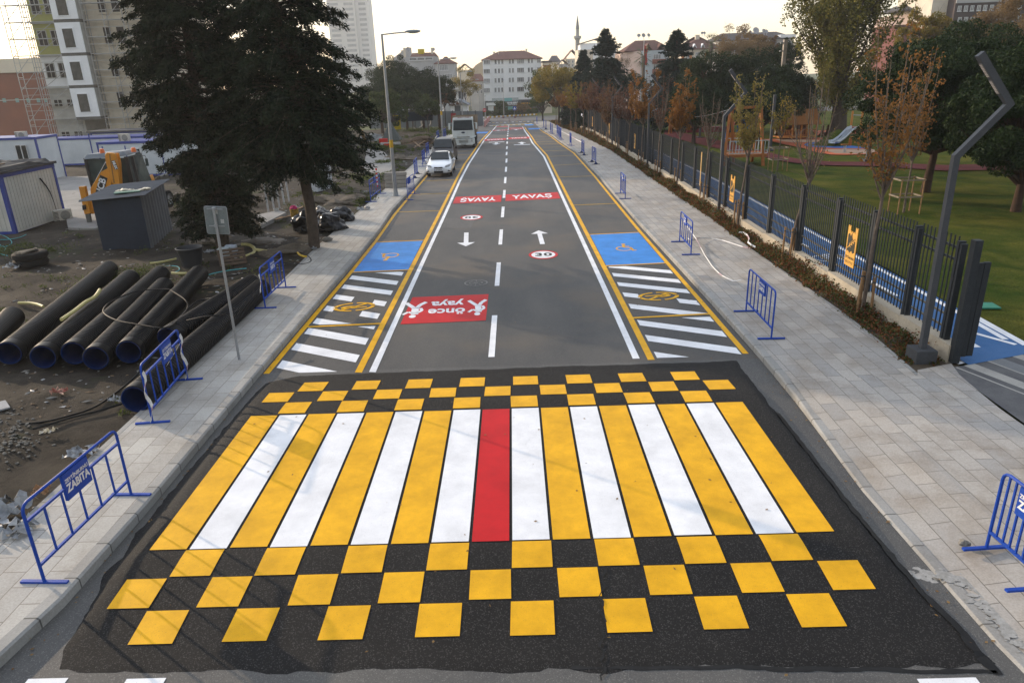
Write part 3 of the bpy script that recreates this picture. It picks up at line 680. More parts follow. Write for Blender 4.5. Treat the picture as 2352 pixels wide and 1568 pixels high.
# ---- park on the right: lawn, cycle path, running path, play surface
def lawnmat():
    m = bpy.data.materials.new('lawn'); m.use_nodes = True; t = m.node_tree; L = t.links.new; N = t.nodes.new; b = t.nodes['Principled BSDF']
    tc = N('ShaderNodeTexCoord'); n1 = N('ShaderNodeTexNoise'); n1.inputs['Scale'].default_value = .35; n1.inputs['Detail'].default_value = 9; n1.inputs['Roughness'].default_value = .65; L(tc.outputs['Object'], n1.inputs[0])
    ra = N('ShaderNodeValToRGB'); e = ra.color_ramp.elements; e[0].position = .38; e[0].color = (.031, .053, .008, 1); e[1].position = .66; e[1].color = (.10, .096, .018, 1); L(n1.outputs['Fac'], ra.inputs[0])
    n2 = N('ShaderNodeTexNoise'); n2.inputs['Scale'].default_value = 28; n2.inputs['Detail'].default_value = 6; L(tc.outputs['Object'], n2.inputs[0])
    r2 = N('ShaderNodeMapRange'); r2.inputs[1].default_value = .25; r2.inputs[2].default_value = .75; r2.inputs[3].default_value = .5; r2.inputs[4].default_value = 1.5; L(n2.outputs['Fac'], r2.inputs[0])
    vm = N('ShaderNodeVectorMath'); vm.operation = 'SCALE'; L(ra.outputs[0], vm.inputs[0]); L(r2.outputs[0], vm.inputs['Scale']); L(vm.outputs[0], b.inputs['Base Color'])
    bu = N('ShaderNodeBump'); bu.inputs['Strength'].default_value = .9; bu.inputs['Distance'].default_value = .06; L(n2.outputs['Fac'], bu.inputs['Height']); L(bu.outputs[0], b.inputs['Normal'])
    b.inputs['Roughness'].default_value = .95; b.inputs['Specular IOR Level'].default_value = .04; return m
LAWN = lawnmat()
lawn_h = lambda x, y: zg(y)+.12+mnoise.noise(Vector((x*.12, y*.12, 3)))*.05
CPX = [(10.5, 4), (10.6, 12), (10.74, 14.2), (10.92, 18.5), (11.06, 22.5), (11.28, 28), (11.6, 36), (11.8, 42), (11.9, 60), (11.6, 150)]     # far edge of the cycle path
cpx = lambda y: xat(CPX, y)
struct(grid_sheet('lawn', [(lambda k: (lambda y: (cpx(y)+.1)+k*k*.6))(k) for k in range(0, 11)], ys(11.0, 150, 2.5), lawn_h, LAWN), 'mown green lawn of the park')
CYC = M('blue_cycle_paint', (.035, .115, .27), (.055, .14, .30), 1.5, .7, .3, 60)
m = MB(); strip(m, lambda y: FX+.1, lambda y: cpx(y), 14.3, 140, .14, 1.5, 0, 2); m.add([(8.95, 13.2, .14), (10.3, 13.64, .14), (10.73, 13.78, .14), (cpx(14.3), 14.3, zg(14.3)+.14), (8.95, 14.3, zg(14.3)+.14)], [(0, 1, 2, 3, 4)])
cyc = struct(m.build('cycle_path', CYC), 'blue painted cycle path behind the fence')
# ================================================================ BUILDINGS
W_WHITE = M('white_render', (.80, .81, .82), (.70, .72, .74), .4, .85)
W_GREY = M('grey_render', (.42, .42, .42), (.35, .35, .355), .4, .85)
W_BEIGE = M('beige_render', (.50, .41, .29), (.42, .34, .25), .4, .85)
W_PINK = M('pale_pink_render', (.62, .47, .40), (.53, .40, .34), .4, .85)
W_CREAM = M('cream_render', (.62, .56, .46), (.54, .48, .40), .4, .85)
W_BROWN = M('dark_brown_cladding', (.075, .055, .05), (.05, .04, .04), .5, .7)
W_BRICK = M('brown_red_panel', (.22, .075, .045), (.17, .06, .04), .3, .8)
W_TAN = M('raw_blockwork', (.56, .50, .40), (.44, .40, .32), 1.2, .95, .3)
W_CONC = M('raw_concrete', (.44, .44, .41), (.33, .33, .31), .8, .9)
W_INSUL = M('yellow_insulation_board', (.36, .36, .13), (.28, .29, .10), .6, .8)
W_PANEL = M('white_insulation_board', (.76, .78, .80), (.66, .68, .70), .5, .8)
ROOF = M('terracotta_tiles', (.15, .075, .06), (.10, .055, .048), 1.5, .9, .4, 12)
ROOFD = M('dark_roof', (.06, .055, .06), (.09, .085, .085), 1.5, .9)
FRAME = M('window_frame_white', (.62, .63, .64), rough=.5)
GLASS = M('window_glass', (.045, .055, .065), (.14, .16, .18), 1.1, .12, spec=.8, fine=.02)
GLASSL = M('curtained_glass', (.30, .31, .31), (.16, .17, .18), 1.3, .2, spec=.7)
DARK = M('dark_opening', (.02, .02, .02), (.035, .033, .03), 1, .9)
METAL = M('galvanised_metal', (.36, .37, .38), (.28, .29, .30), 3, .45, metal=.6)
DISH = M('satellite_dish_grey', (.34, .35, .37), rough=.5)
_wc = {}
def window(par, x, y, z, w, h, mull=1, glass=None, frame=None, ax=0, sill=True):
    """window on the plane y (ax 0, facing -y) or on the plane x (ax 1, facing -x)"""
    glass = glass or GLASS; frame = frame or FRAME; k = (round(w, 2), round(h, 2), mull, glass.name, frame.name, ax, sill)
    if k not in _wc:
        fw = min(.09, w*.1); m = MB(); g = MB()
        m.bx(-w/2, w/2, -.06, .0, h/2-fw, h/2).bx(-w/2, w/2, -.06, .0, -h/2, -h/2+fw)
        m.bx(-w/2, -w/2+fw, -.06, .0, -h/2+fw, h/2-fw).bx(w/2-fw, w/2, -.06, .0, -h/2+fw, h/2-fw)
        for i in range(mull): c = -w/2+w*(i+1)/(mull+1); m.bx(c-fw*.4, c+fw*.4, -.06, -.001, -h/2+fw, h/2-fw)
        if sill: m.bx(-w/2-.08, w/2+.08, -.14, -.0, -h/2-.1, -h/2-.003)
        g.bx(-w/2+fw, w/2-fw, -.03, .0, -h/2+fw, h/2-fw)
        a = m.build('window', frame, par); b = g.build('pane', glass, a); _wc[k] = (a.data, b.data)
    else:
        a = bpy.data.objects.new('window', _wc[k][0]); C.objects.link(a); a.parent = par
        b = bpy.data.objects.new('pane', _wc[k][1]); C.objects.link(b); b.parent = a
    a.location = (x, y, z); a.rotation_euler.z = R_(-90) if ax == 1 else (R_(90) if ax == 2 else 0)
    return a
def hip(x0, x1, y0, y1, z, h, ins, ov=.4):
    m = MB(); x0 -= ov; x1 += ov; y0 -= ov; y1 += ov; yc = (y0+y1)/2
    m.add([(x0, y0, z), (x1, y0, z), (x1, y1, z), (x0, y1, z), (x0+ins, yc, z+h), (x1-ins, yc, z+h), (x0, y0, z-.2), (x1, y0, z-.2), (x1, y1, z-.2), (x0, y1, z-.2)],
          [(0, 1, 5, 4), (1, 2, 5), (2, 3, 4, 5), (3, 0, 4), (6, 7, 1, 0), (7, 8, 2, 1), (8, 9, 3, 2), (9, 6, 0, 3), (9, 8, 7, 6)]); return m
def gable_x(x0, x1, y0, y1, z, h, ov=.3):     # ridge runs along y (gable end faces the street)
    m = MB(); xc = (x0+x1)/2; x0 -= ov; x1 += ov; y0 -= ov; y1 += ov
    m.add([(x0, y0, z), (xc, y0, z+h), (x1, y0, z), (x0, y1, z), (xc, y1, z+h), (x1, y1, z), (x0, y0, z-.2), (xc, y0, z+h-.25), (x1, y0, z-.2), (x0, y1, z-.2), (xc, y1, z+h-.25), (x1, y1, z-.2)],
          [(0, 1, 4, 3), (1, 2, 5, 4), (6, 7, 1, 0), (7, 8, 2, 1), (9, 3, 4, 10), (10, 4, 5, 11), (6, 9, 10, 7), (7, 10, 11, 8), (0, 3, 9, 6), (2, 8, 11, 5)]); return m
def block(name, label, U0, U1, V0, y, dep, wall, base=None, cat='building', group=None):
    """a building whose front stands at depth y between the two view columns"""
    a = dp(U0, V0, y); b = dp(U1, V0, y); z1 = (a.z+b.z)/2; zb = (zg(y) if base is None else base)-.5
    r = thing(name, label, cat, ((a.x+b.x)/2, y, zb), 0, group)
    m = MB(); w_ = b.x-a.x; m.bx(-w_/2, w_/2, 0, dep, 0, z1-zb); m.build('wall', wall, r)
    return r, w_, z1-zb
def loc_of(r, U, V, dy=0.0):
    p = dp(U, V, r.location.y+dy); return p.x-r.location.x, p.z-r.location.z
def wgrid(r, Us, Vs, wpx, hpx, mull=1, glass=None, y=-.002, tilt=.0326, Uref=None, skip=(), frame=None):
    s = (r.location.y*.936+3.5)/(F_PX*1.37755); Ur = Us[0] if Uref is None else Uref
    for i, V in enumerate(Vs):
        for j, U in enumerate(Us):
            if (i, j) in skip: continue
            x, z = loc_of(r, U, V-(U-Ur)*tilt); window(r, x, y, z, (wpx[j] if isinstance(wpx, (list, tuple)) else wpx)*s, hpx*s, (mull[j] if isinstance(mull, (list, tuple)) else mull), glass[(i*7+j*3) % len(glass)] if isinstance(glass, list) else glass, frame)
def dish(r, x, y, z, R=.6, az=0):
    m = MB(); m.lathe((0, 0, 0), [(.001, .16), (R*.5, .11), (R*.85, .03), (R, -.06), (R*.98, -.08), (R*.8, 0), (.02, .12)], 14, 0, 'Y')
    m.bar((0, .1, 0), (0, .1, -R-.5), .07); m.bar((0, .08, -R*.8), (0, -.5, .0), .03)
    o = m.build('satellite_dish', DISH, r, smooth=True); o.location = (x, y, z); o.rotation_euler = (R_(-25), 0, az); return o
def chimney(r, x, y, z, w_=.6, h=1.1): m = MB(); m.bx(-w_/2, w_/2, -w_/2, w_/2, 0, h).bx(-w_/2-.06, w_/2+.06, -w_/2-.06, w_/2+.06, h, h+.1); o = m.build('chimney', W_CREAM, r); o.location = (x, y, z)
GL = [GLASS, GLASSL, GLASS, GLASSL, GLASSL]
# ---- white five-storey block closing the street
r, w_, h_ = block('apartment_building', 'white five storey apartment block with red hipped roof closing the end of the street', 1527, 1712, 187, 225, 13, W_WHITE)
m = hip(-w_/2, w_/2, 0, 13, h_, 2.3, 5.2, .5); rf = m.build('roof', ROOF, r)
chimney(rf, -5.2, 5, h_+1.0); chimney(rf, 4.4, 5.5, h_+1.2, .5, 1.4); chimney(rf, -3.9, 4, h_+.8, .3, 1.3)
Vs = [197, 226, 256, 286]
wgrid(r, [1568, 1578.7, 1589.4, 1613, 1623], Vs, 6.6, 13.5, 0, GL, Uref=1540)
wgrid(r, [1647], Vs, 22, 14, 3, [GLASSL, DARK, GLASS, GLASS], Uref=1540)
wgrid(r, [1673, 1683], Vs, 6.6, 13.5, 0, GL, Uref=1540); wgrid(r, [1704.5], Vs, 11, 14, 1, GLASSL, Uref=1540)
m = MB(); x0, _ = loc_of(r, 1529, 200); x1, _ = loc_of(r, 1552, 200)
m.bx(x0, x1, -.9, -.003, 4.2, h_-.25); m.build('bay', W_WHITE, r)
wgrid(r, [1540.5], Vs, 20, 13, 3, GL, y=-.905, Uref=1540)
for V in Vs:
    for U, n in ((1579, 24), (1618, 14), (1678, 14)):
        x, z = loc_of(r, U, V+15-(U-1540)*.0326); m = MB(); m.bx(-n*.05, n*.05, -.1, -.002, -.1, .1); o = m.build('moulding', W_WHITE, r); o.location = (x, 0, z)
x0, z0 = loc_of(r, 1535, 362); x1, z1 = loc_of(r, 1712, 310); m = MB(); m.bx(x0, x1, -.06, -.002, .1, 4.25); m.build('shop_front', M('shop_dark', (.10, .11, .12), (.07, .08, .09), .6, .4), r)
def shopbit(nm, U0, U1, V0, V1, mt, d=.12, yy=-.06):
    x0, z0 = loc_of(r, U0, V1); x1, z1 = loc_of(r, U1, V0); m = MB(); m.bx(x0, x1, yy-d, yy-.003, z0, z1); return m.build(nm, mt, r), (x0+x1)/2, (z0+z1)/2, yy-d
TEAL = M('teal_shop_glass', (.16, .42, .42), (.13, .36, .37), .6, .3)
shopbit('shop_panel', 1543, 1640, 309, 322, M('pale_shop_panel', (.45, .50, .50), rough=.6)); shopbit('shop_panel', 1596, 1620, 310, 321, TEAL, .16)
o, cx_, cz_, yy = shopbit('shop_sign', 1539, 1640, 322.5, 335, W_WHITE, .8)
m = MB(); add_text(m, 'Anadolubank', Matrix.Translation((cx_+2.1, yy-.02, cz_)) @ Matrix.Rotation(R_(90), 4, 'X'), 1.15, .01); m.build('lettering', M('navy_letters', (.03, .05, .10)), o)
shopbit('shop_panel', 1545, 1562, 336, 359, W_WHITE, .3); shopbit('shop_window', 1597, 1622, 337, 357, TEAL, .2); shopbit('shop_panel', 1623, 1640, 336, 357, W_WHITE, .3)
shopbit('flag', 1564, 1572, 338, 356, M('flag_red', (.45, .02, .02)), .35); shopbit('shop_window', 1588, 1594, 340, 352, FRAME, .25)
o, cx_, cz_, yy = shopbit('shop_sign', 1650, 1692, 317, 330, M('black_sign', (.02, .02, .022), rough=.4), .9)
m = MB(); add_text(m, 'SARIYER BÖREK', Matrix.Translation((cx_, yy-.02, cz_-.3)) @ Matrix.Rotation(R_(90), 4, 'X'), .62, .015); m.build('lettering', M('amber_letters', (.75, .38, .03)), o)
shopbit('shop_window', 1661, 1667, 337, 354, M('pale_shop_poster', (.5, .6, .68)), .2); shopbit('awning', 1677, 1696, 342, 346, M('orange_awning', (.6, .16, .04)), .9)
# ---- blocks behind and left of it
r, w_, h_ = block('apartment_building', 'beige gable ended block rising behind the left side of the white five storey block', 1486, 1527, 228, 262, 12, W_BEIGE)
m = MB(); m.add([(-w_/2, 0, h_), (w_/2, 0, h_), (w_/2, 0, h_+3.4), (0, 0, h_+2.2), (-w_/2, 12, h_), (w_/2, 12, h_), (w_/2, 12, h_+3.4), (0, 12, h_+2.2)], [(0, 1, 2, 3), (7, 6, 5, 4), (0, 3, 7, 4), (3, 2, 6, 7), (1, 5, 6, 2)]); m.build('roof', W_BEIGE, r)
r, w_, h_ = block('apartment_building', 'cream gabled house at the dip of the skyline, between grey block and white block', 1448, 1490, 222, 285, 12, W_CREAM); gable_x(-w_/2, w_/2, 0, 12, h_, 2.2).build('roof', ROOFD, r)
r, w_, h_ = block('apartment_building', 'small grey house with red roof and skylights just left of the white five storey block', 1488, 1528, 256, 236, 9, W_GREY); hip(-w_/2, w_/2, 0, 9, h_, 2.0, 1.2).build('roof', ROOF, r)
wgrid(r, [1498, 1511, 1523], [272, 292], 4.5, 10, 0, GLASS)
r, w_, h_ = block('apartment_building', 'long grey apartment block with a red strip roof and glazed balconies above the pine trees', 1288, 1375, 180, 200, 12, W_GREY); 
m = MB(); m.add([(-w_/2+.8, 0, h_), (w_/2, 0, h_), (w_/2-.2, 3, h_+1.0), (-w_/2+1, 3, h_+1.0), (-w_/2+.8, 12, h_), (w_/2, 12, h_)], [(0, 1, 2, 3), (1, 5, 2), (0, 3, 4), (2, 5, 4, 3)]); rf = m.build('roof', ROOF, r)
wgrid(r, [1307, 1332, 1357], [188], 23, 8, 0, GLASS, y=-.1); wgrid(r, [1365], [212, 226], 12, 10, 1, GLASSL)
m = MB(); m.bx(-.9, .6, 2, 4, h_+.6, h_+1.9); m.build('advert_board', M('yellow_board', (.55, .42, .02)), r); dish(r, 3.0, 3, h_+1.7, .5); dish(r, -3.6, 3, h_+1.8, .5, .6); chimney(r, -4.4, 2, h_, .5, 2.2); chimney(r, 2.8, 2, h_+.6, .5, 1.4)
r, w_, h_ = block('apartment_building', 'grey apartment wing with wide white strip windows above the pine trees', 1375, 1437, 200, 198, 10, W_GREY)
hip(-w_/2, w_/2, 0, 10, h_, 1.6, 3, .2).build('roof', ROOF, r); wgrid(r, [1404, 1420], [214], 26, 17, 4, GLASSL, skip=((0, 1),)); wgrid(r, [1419], [214, 241], 24, 14, 4, GLASSL, y=-.003, skip=((0, 0),))
r, w_, h_ = block('apartment_building', 'grey block with sloping parapet on the skyline left of the yellow rooftop board', 1245, 1292, 183, 206, 12, W_GREY)
m = MB(); m.add([(-w_/2, 0, h_), (w_/2, 0, h_), (w_/2, 0, h_+2.6), (-w_/2, 8, h_), (w_/2, 8, h_), (w_/2, 8, h_+2.6)], [(0, 1, 2), (3, 5, 4), (0, 2, 5, 3), (1, 4, 5, 2)]); m.build('roof', W_GREY, r); chimney(r, 0, 3, h_+.9, .5, .9)
r, w_, h_ = block('tower_block', 'very tall pale glass tower half hidden by the dark conifer tops', 1018, 1108, -120, 620, 26, M('tower_wall', (.55, .55, .54), (.50, .51, .51), .1, .7), -6)
wt = M('tower_glass', (.22, .25, .28), (.34, .36, .38), .25, .3)
for i in range(33):
    z = 8+i*3.75
    MB().bx(-w_/2+2, -w_/2+9, -.15, -.01, z, z+1.9).build('window_band', wt, r); MB().bx(w_/2-8.5, w_/2-1.5, -.15, -.01, z, z+1.9).build('window_band', wt, r)
m = MB(); m.bx(w_/2, w_/2+9.5, 3, 24, 0, h_-10); m.build('side_wing', M('tower_wall2', (.62, .63, .63), (.56, .57, .58), .1, .7), r)
for i in range(32): z = 8+i*3.75; m = MB(); m.bx(w_/2+2.5, w_/2+8, 2.85, 2.99, z, z+1.9); m.build('window_band', wt, r)
# ---- blocks on the slope to the right
r, w_, h_ = block('apartment_building', 'low brown and cream block just right of the white five storey block', 1716, 1745, 199, 215, 8, W_CREAM); m = MB(); m.bx(-w_/2-.1, w_/2+.1, -.2, 8.1, h_, h_+.5); m.build('roof', ROOFD, r)
m = MB(); m.bx(-w_/2+.3, w_/2-.2, -.05, -.003, h_-2, h_-.6); m.build('balcony', W_BRICK, r)
r, w_, h_ = block('house', 'hazy grey house with dark mansard roof at the foot of the minaret', 1740, 1772, 195, 300, 10, W_CREAM); hip(-w_/2, w_/2, 0, 10, h_, 2.2, 1.4).build('roof', ROOFD, r)
r, w_, h_ = block('house', 'hazy brick house directly left of the minaret on the skyline', 1790, 1834, 186, 290, 10, W_CREAM); gable_x(-w_/2, w_/2, 0, 10, h_, 3.2).build('roof', ROOF, r); wgrid(r, [1800, 1812], [196, 208], 5, 7, 0, GLASSL)
r, w_, h_ = block('house', 'small hazy house with pale walls between two grey roofs below the minaret', 1768, 1796, 203, 262, 9, W_GREY); gable_x(-w_/2, w_/2, 0, 9, h_, 1.5).build('roof', ROOFD, r)
# white stepped block
r, w_, h_ = block('apartment_building', 'white stepped block with bright blank side wall behind the tall dark fir', 1876, 1950, 156, 205, 10, W_WHITE)
m = MB(); m.bx(-w_/2-3.9, -w_/2, -.3, 10, 0, h_+.0); m.build('side_wall', W_CREAM, r)
m = MB(); m.bx(-w_/2-3.2, 2.6, 1.5, 9, h_, h_+1.6); at = m.build('attic', W_WHITE, r); gable_x(-w_/2-3.3, 2.7, 1.4, 9.1, h_+1.6, 1.2, .2).build('roof', ROOFD, at)
wgrid(r, [1897, 1915, 1938], [172, 196], 12, 10, 2, GLASSL)
r, w_, h_ = block('apartment_building', 'narrow brownish block between the white stepped block and the pink walled block', 1953, 1972, 172, 214, 9, M('brownish_render', (.3, .24, .2), rough=.9)); m = MB(); m.bx(-w_/2, w_/2, 0, 9, h_, h_+.4); m.build('roof', ROOFD, r)
r, w_, h_ = block('apartment_building', 'pink walled block with red dormer roof behind the flagpole and palm', 2028, 2118, 160, 178, 12, M('pale_cladding', (.42, .46, .48), (.36, .4, .42), .6, .6))
x1_ = loc_of(r, 1969, 163)[0]; m = MB(); m.add([(x1_, 3, 0), (-w_/2, -.2, 0), (-w_/2, 12, 0), (x1_, 12, 0), (x1_, 3, h_-.3), (-w_/2, -.2, h_), (-w_/2, 12, h_), (x1_, 12, h_-.3)], [(0, 1, 5, 4), (1, 2, 6, 5), (2, 3, 7, 6), (3, 0, 4, 7), (4, 5, 6, 7)]); m.build('side_wall', W_PINK, r)
rf = hip(-w_/2-3.5, w_/2+1, 1, 12, h_+.1, 2.3, 3.4, .2).build('roof', ROOF, r)
for x in (-1.6, 1.4, 3.8): gable_x(x-.8, x+.8, .2, 4, h_+.15, 1.4, .15).build('dormer', ROOF, rf)
for k, x in enumerate((-3.2, -2.1, -.9)): dish(r, x, 4, h_+3.4, .42+.06*(k == 1), .2*k)
wgrid(r, [2079, 2102], [180, 210], 24, 15, 2, GLASSL, skip=((0, 1), (1, 1)))
for V in (195, 226): x, z = loc_of(r, 2083, V); m = MB(); m.bx(-1.4, 1.6, -.4, -.01, -.5, .5); o = m.build('balcony', W_BRICK, r); o.location = (x, 0, z)
r, w_, h_ = block('apartment_building', 'cream block with orange piers and three small dormers in a dark red roof', 2160, 2243, 155, 196, 12, W_CREAM)
rf = hip(-w_/2, w_/2+3, 0, 12, h_, 3.0, 6, .4).build('roof', ROOF, r)
for x in (-2.2, -.3, 1.8): gable_x(x-.4, x+.4, .0, 3, h_+.3, .9, .1).build('dormer', W_WHITE, rf)
for x in (-3.2, -1.2, 2.6): m = MB(); m.bx(x-.3, x+.3, -.15, -.003, 0, h_-1.1); m.build('pier', M('orange_pier', (.5, .2, .07)), r)
wgrid(r, [2182, 2207], [176], 14, 16, 2, GLASSL, y=-.01); chimney(rf, 1.4, 5, h_+2.0, 1.0, 1.3); dish(r, 2.6, 5, h_+3.8, .35); dish(r, 3.2, 5, h_+3.8, .35, .3); chimney(rf, -2.9, 4, h_+1.6, .5, .8)
r, w_, h_ = block('apartment_building', 'long grey block with many dishes on its flat dark roof above the round pines', 2275, 2512, 124, 210, 14, W_GREY)
hip(-w_/2, w_/2, 0, 14, h_, 1.9, 3, .5).build('roof', ROOFD, r)
wgrid(r, [2375, 2395, 2418, 2440, 2462, 2487, 2504], [148, 176], 8, 12, 1, GLASSL)
for U, V, R__ in ((2352, 104, .55), (2357, 98, .6), (2374, 103, .45), (2392, 97, .9), (2398, 107, .4), (2417, 99, .6), (2425, 100, .5)): x, z = loc_of(r, U, V, 4); dish(r, x, 4, z, R__, .15*(U % 3))
m = MB(); x, z = loc_of(r, 2470, 123); m.bx(x, x+4, -.1, 8, h_, h_+.9); m.build('attic', W_WHITE, r)
r, w_, h_ = block('apartment_building', 'red and white flats glimpsed behind the poplar leaves', 2835, 2892, 88, 150, 9, M('red_flats', (.20, .08, .07), rough=.8)); m = MB(); m.bx(-w_/2-.2, w_/2+.2, -.2, 9, h_, h_+.5); m.build('roof', ROOF, r); wgrid(r, [2850, 2878], [106, 128, 152], 12, 14, 1, GLASSL)
r, w_, h_ = block('apartment_building', 'cream and grey block with dark hipped roof right of the poplar', 2907, 3022, 54, 175, 14, W_GREY)
x0 = loc_of(r, 2857, 50)[0]; m = MB(); m.add([(x0, 6, 0), (-w_/2, -.1, 0), (-w_/2, 14, 0), (x0, 14, 0), (x0, 6, h_+.8), (-w_/2, -.1, h_+.8), (-w_/2, 14, h_+.8), (x0, 14, h_+.8)], [(0, 1, 5, 4), (1, 2, 6, 5), (2, 3, 7, 6), (3, 0, 4, 7), (4, 5, 6, 7)]); m.build('side_wall', W_PINK, r)
m = MB(); m.bx(-w_/2+.01, w_/2-.4, .6, 13, h_, h_+1.7); at = m.build('attic', W_CREAM, r); hip(-w_/2-3, w_/2-.2, .5, 13, h_+1.7, 2.0, 4, .4).build('roof', ROOFD, at); dish(r, -1.6, 5, h_+4.2, .5)
wgrid(r, [2925, 2965, 2995], [42], 14, 9, 2, GLASS, y=.59); wgrid(r, [2930, 2965, 2998], [70, 100], 16, 12, 2, GLASSL)
r, w_, h_ = block('office_building', 'dark brown clad office block with rows of pale windows in the top right corner', 3028, 3300, -10, 165, 20, W_BROWN)
x0 = loc_of(r, 2975, 10)[0]; m = MB(); m.bx(x0, -w_/2, 3, 18, 0, h_+2); m.build('side_wall', W_CREAM, r)
wgrid(r, [3036, 3056, 3076, 3097, 3117, 3138, 3160, 3182, 3204, 3226, 3250], [28, 64, 96], 11, 15, 1, GLASSL)
m = MB(); m.bx(-w_/2, w_/2, -.2, -.01, h_-1, h_); m.build('roof', W_GREY, r)
# ---- minaret
p0 = dp(1827, 162, 330); pt = dp(1827, 48, 330); r = thing('minaret', 'slender stone minaret with pointed grey cone on the skyline', 'minaret', (p0.x, 330, zg(330)))
zt = pt.z-zg(330); zb_ = dp(1827, 122, 330).z-zg(330); zc_ = dp(1827, 93, 330).z-zg(330)
MS = M('minaret_stone', (.36, .36, .36), (.3, .3, .3), .3, .8)
MB().lathe((0, 0, 0), [(1.0, 0), (.9, zb_-.8), (1.35, zb_-.1)], 12).build('shaft', MS, r, True)
MB().lathe((0, 0, 0), [(.75, zb_+.8), (.7, zc_)], 12).build('upper_shaft', MS, r, True)
MB().lathe((0, 0, 0), [(1.35, zb_-.1), (1.6, zb_), (1.6, zb_+.9), (1.45, zb_+.9), (1.45, zb_+.1), (.7, zb_+.1)], 12).build('balcony', MS, r, True)
MB().lathe((0, 0, 0), [(.8, zc_), (.45, zc_+(zt-zc_)*.5), (.02, zt)], 12).build('spire', M('lead_grey', (.22, .23, .25)), r, True)
# flagpole and flag
p0 = dp(2034, 250, 150); pt = dp(2037, 124, 150); r = thing('flagpole', 'white flagpole with a limp red flag beside the palm', 'flagpole', (p0.x, 150, zg(150)))
MB().cyl((0, 0, 0), (0, 0, pt.z-zg(150)), .09, .05).build('pole', FRAME, r)
m = MB(); zt = pt.z-zg(150); vs = []
for i in range(9):
    for j in range(4): vs.append((.06+j*.22+.06*math.sin(i*1.3), .1*math.sin(j*2+i*.7), zt-1.1-i*.42-j*.12))
m.add(vs, [(i*4+j, i*4+j+1, i*4+j+5, i*4+j+4) for i in range(8) for j in range(3)]); m.build('flag', M('flag_cloth', (.40, .025, .02)), r, True)
# ---- building under construction (left)
YC = 85; zb = -1.2
r = thing('building_under_construction', 'unfinished concrete apartment block wrapped in metal scaffolding on the left', 'building', (-46, YC, zb)); ox = 46
def cz(V, U=270, y=85): return dp(U, V, y).z-zb
xl, xa, xb_, xr = -51.6+ox, -48.3+ox, -45.6+ox, -37.5+ox
fl = [cz(440), cz(373), cz(274), cz(173), cz(68), cz(-30), cz(-125)]      # storey lines (bottom first)
fl[0] = 0
for i in range(6):
    z0, z1 = fl[i], fl[i+1]
    m = MB(); m.bx(xl, xa, .0, 12, z0+.12, z1-.12); m.build('wall', W_INSUL if i >= 3 else W_PANEL if i == 2 else W_CONC, r)
    m = MB(); m.bx(xl-.05, xa-.01, -.1, 12, z1-.12, z1+.12); m.build('floor_slab', W_CONC, r)
    m = MB(); m.bx(xb_, xr, .0, 12, z0, z1); m.build('wall', W_TAN, r)
    if i: m = MB(); m.bx(xa, xb_, -1.5, -1.42, z0+.16, z1-.16).bx(xa, xa+.08, -1.42, 0, z0+.16, z1-.16); m.build('bay_panel', W_PANEL, r)
    if i: m = MB(); m.bx(xb_-.08, xb_, -1.42, 0.0, z0+.16, z1-.16).bx(xa+.08, xb_-.08, -1.4, 0, z0+.16, z0+.2); m.build('bay_side', W_CONC, r)
    m = MB(); m.bx(xa-.003, xb_+.003, -1.45, .1, z1-.16, z1+.16); m.build('floor_slab', M('slab_dark', (.12, .12, .11), rough=.9), r)
    if i:
        o = window(r, (xa+xb_)/2-.1, -1.502, (z0+z1)/2-.05, 1.3, 2.05, 0, M('bay_opening', (.10, .10, .09), (.05, .05, .045), 2, .9), W_PANEL, sill=False)
    for x in ([xl+.85, xl+2.3]): window(r, x, -.002, (z0+z1)/2+(.1 if i > 1 else 0), 1.05, 1.6 if i > 1 else .85, 1, DARK, W_CONC, sill=False)
    for x in (xb_+2.0, xb_+3.45, xb_+5.9, xb_+7.2): window(r, x, -.002, (z0+z1)/2+(.15 if i else -.3), 1.0, 1.85 if i else .6, 0, DARK, W_TAN, sill=True)
sc_ = thing('scaffolding', 'thin galvanised pipe scaffolding standing against the unfinished building', 'scaffolding', (-46, YC-2.2, zb))
TOPZ = fl[5]
def scaf(x0, x1, y0, name='frame'):
    n = max(1, int((x1-x0)/1.9)); 
    for i in range(n+1):
        x = x0+(x1-x0)*i/n; m = MB()
        for yy in (y0, y0+.9): m.bar((x, yy, 0), (x, yy, TOPZ), .06)
        z = 1
        while z < TOPZ: m.bar((x, y0, z), (x, y0+.9, z), .05); z += 1.0
        m.build('standard', METAL, sc_)
    z = 1.9; k = 0
    while z < TOPZ:
        m = MB(); m.bar((x0, y0, z), (x1, y0, z), .055).bar((x0, y0, z+.95), (x1, y0, z+.95), .045); m.bar((x0, y0+.45, z-.03), (x1, y0+.45, z-.03), .5, .04); m.build('ledger', METAL, sc_)
        m = MB(); i = (k*2+1) % n; a_ = x0+(x1-x0)*i/n; b_ = x0+(x1-x0)*(i+1)/n
        m.bar((a_, y0-.04, z-1.9), (b_, y0-.04, z), .045); m.build('brace', METAL, sc_); z += 1.66; k += 1
scaf(xl-2.3, xl-.3, 1.2); scaf(xl, xa-.2, 1.1); scaf(xb_+.3, xr+.6, 1.1)
# brown-red hall and its parapet
r, w_, h_ = block('hall', 'windowless brown red hall with pale parapet at the far left edge', -120, 172, 231, 125, 30, W_BRICK)
m = MB(); x1 = loc_of(r, 172, 231)[0]; m.bx(-w_/2-.2, w_/2+.1, -.4, 30, h_+.003, h_+2.1); m.build('parapet', W_CREAM, r)
for U in (14, 55, 90, 122, 146): x, z = loc_of(r, U, 318); window(r, x, -.002, z, .75, .8, 0, M('aqua_glass', (.2, .36, .36)), W_BRICK, sill=False)
m = MB(); m.bx(-w_/2, w_/2, -.08, -.003, h_*.62, h_*.62+.12); m.build('string_course', W_CONC, r)
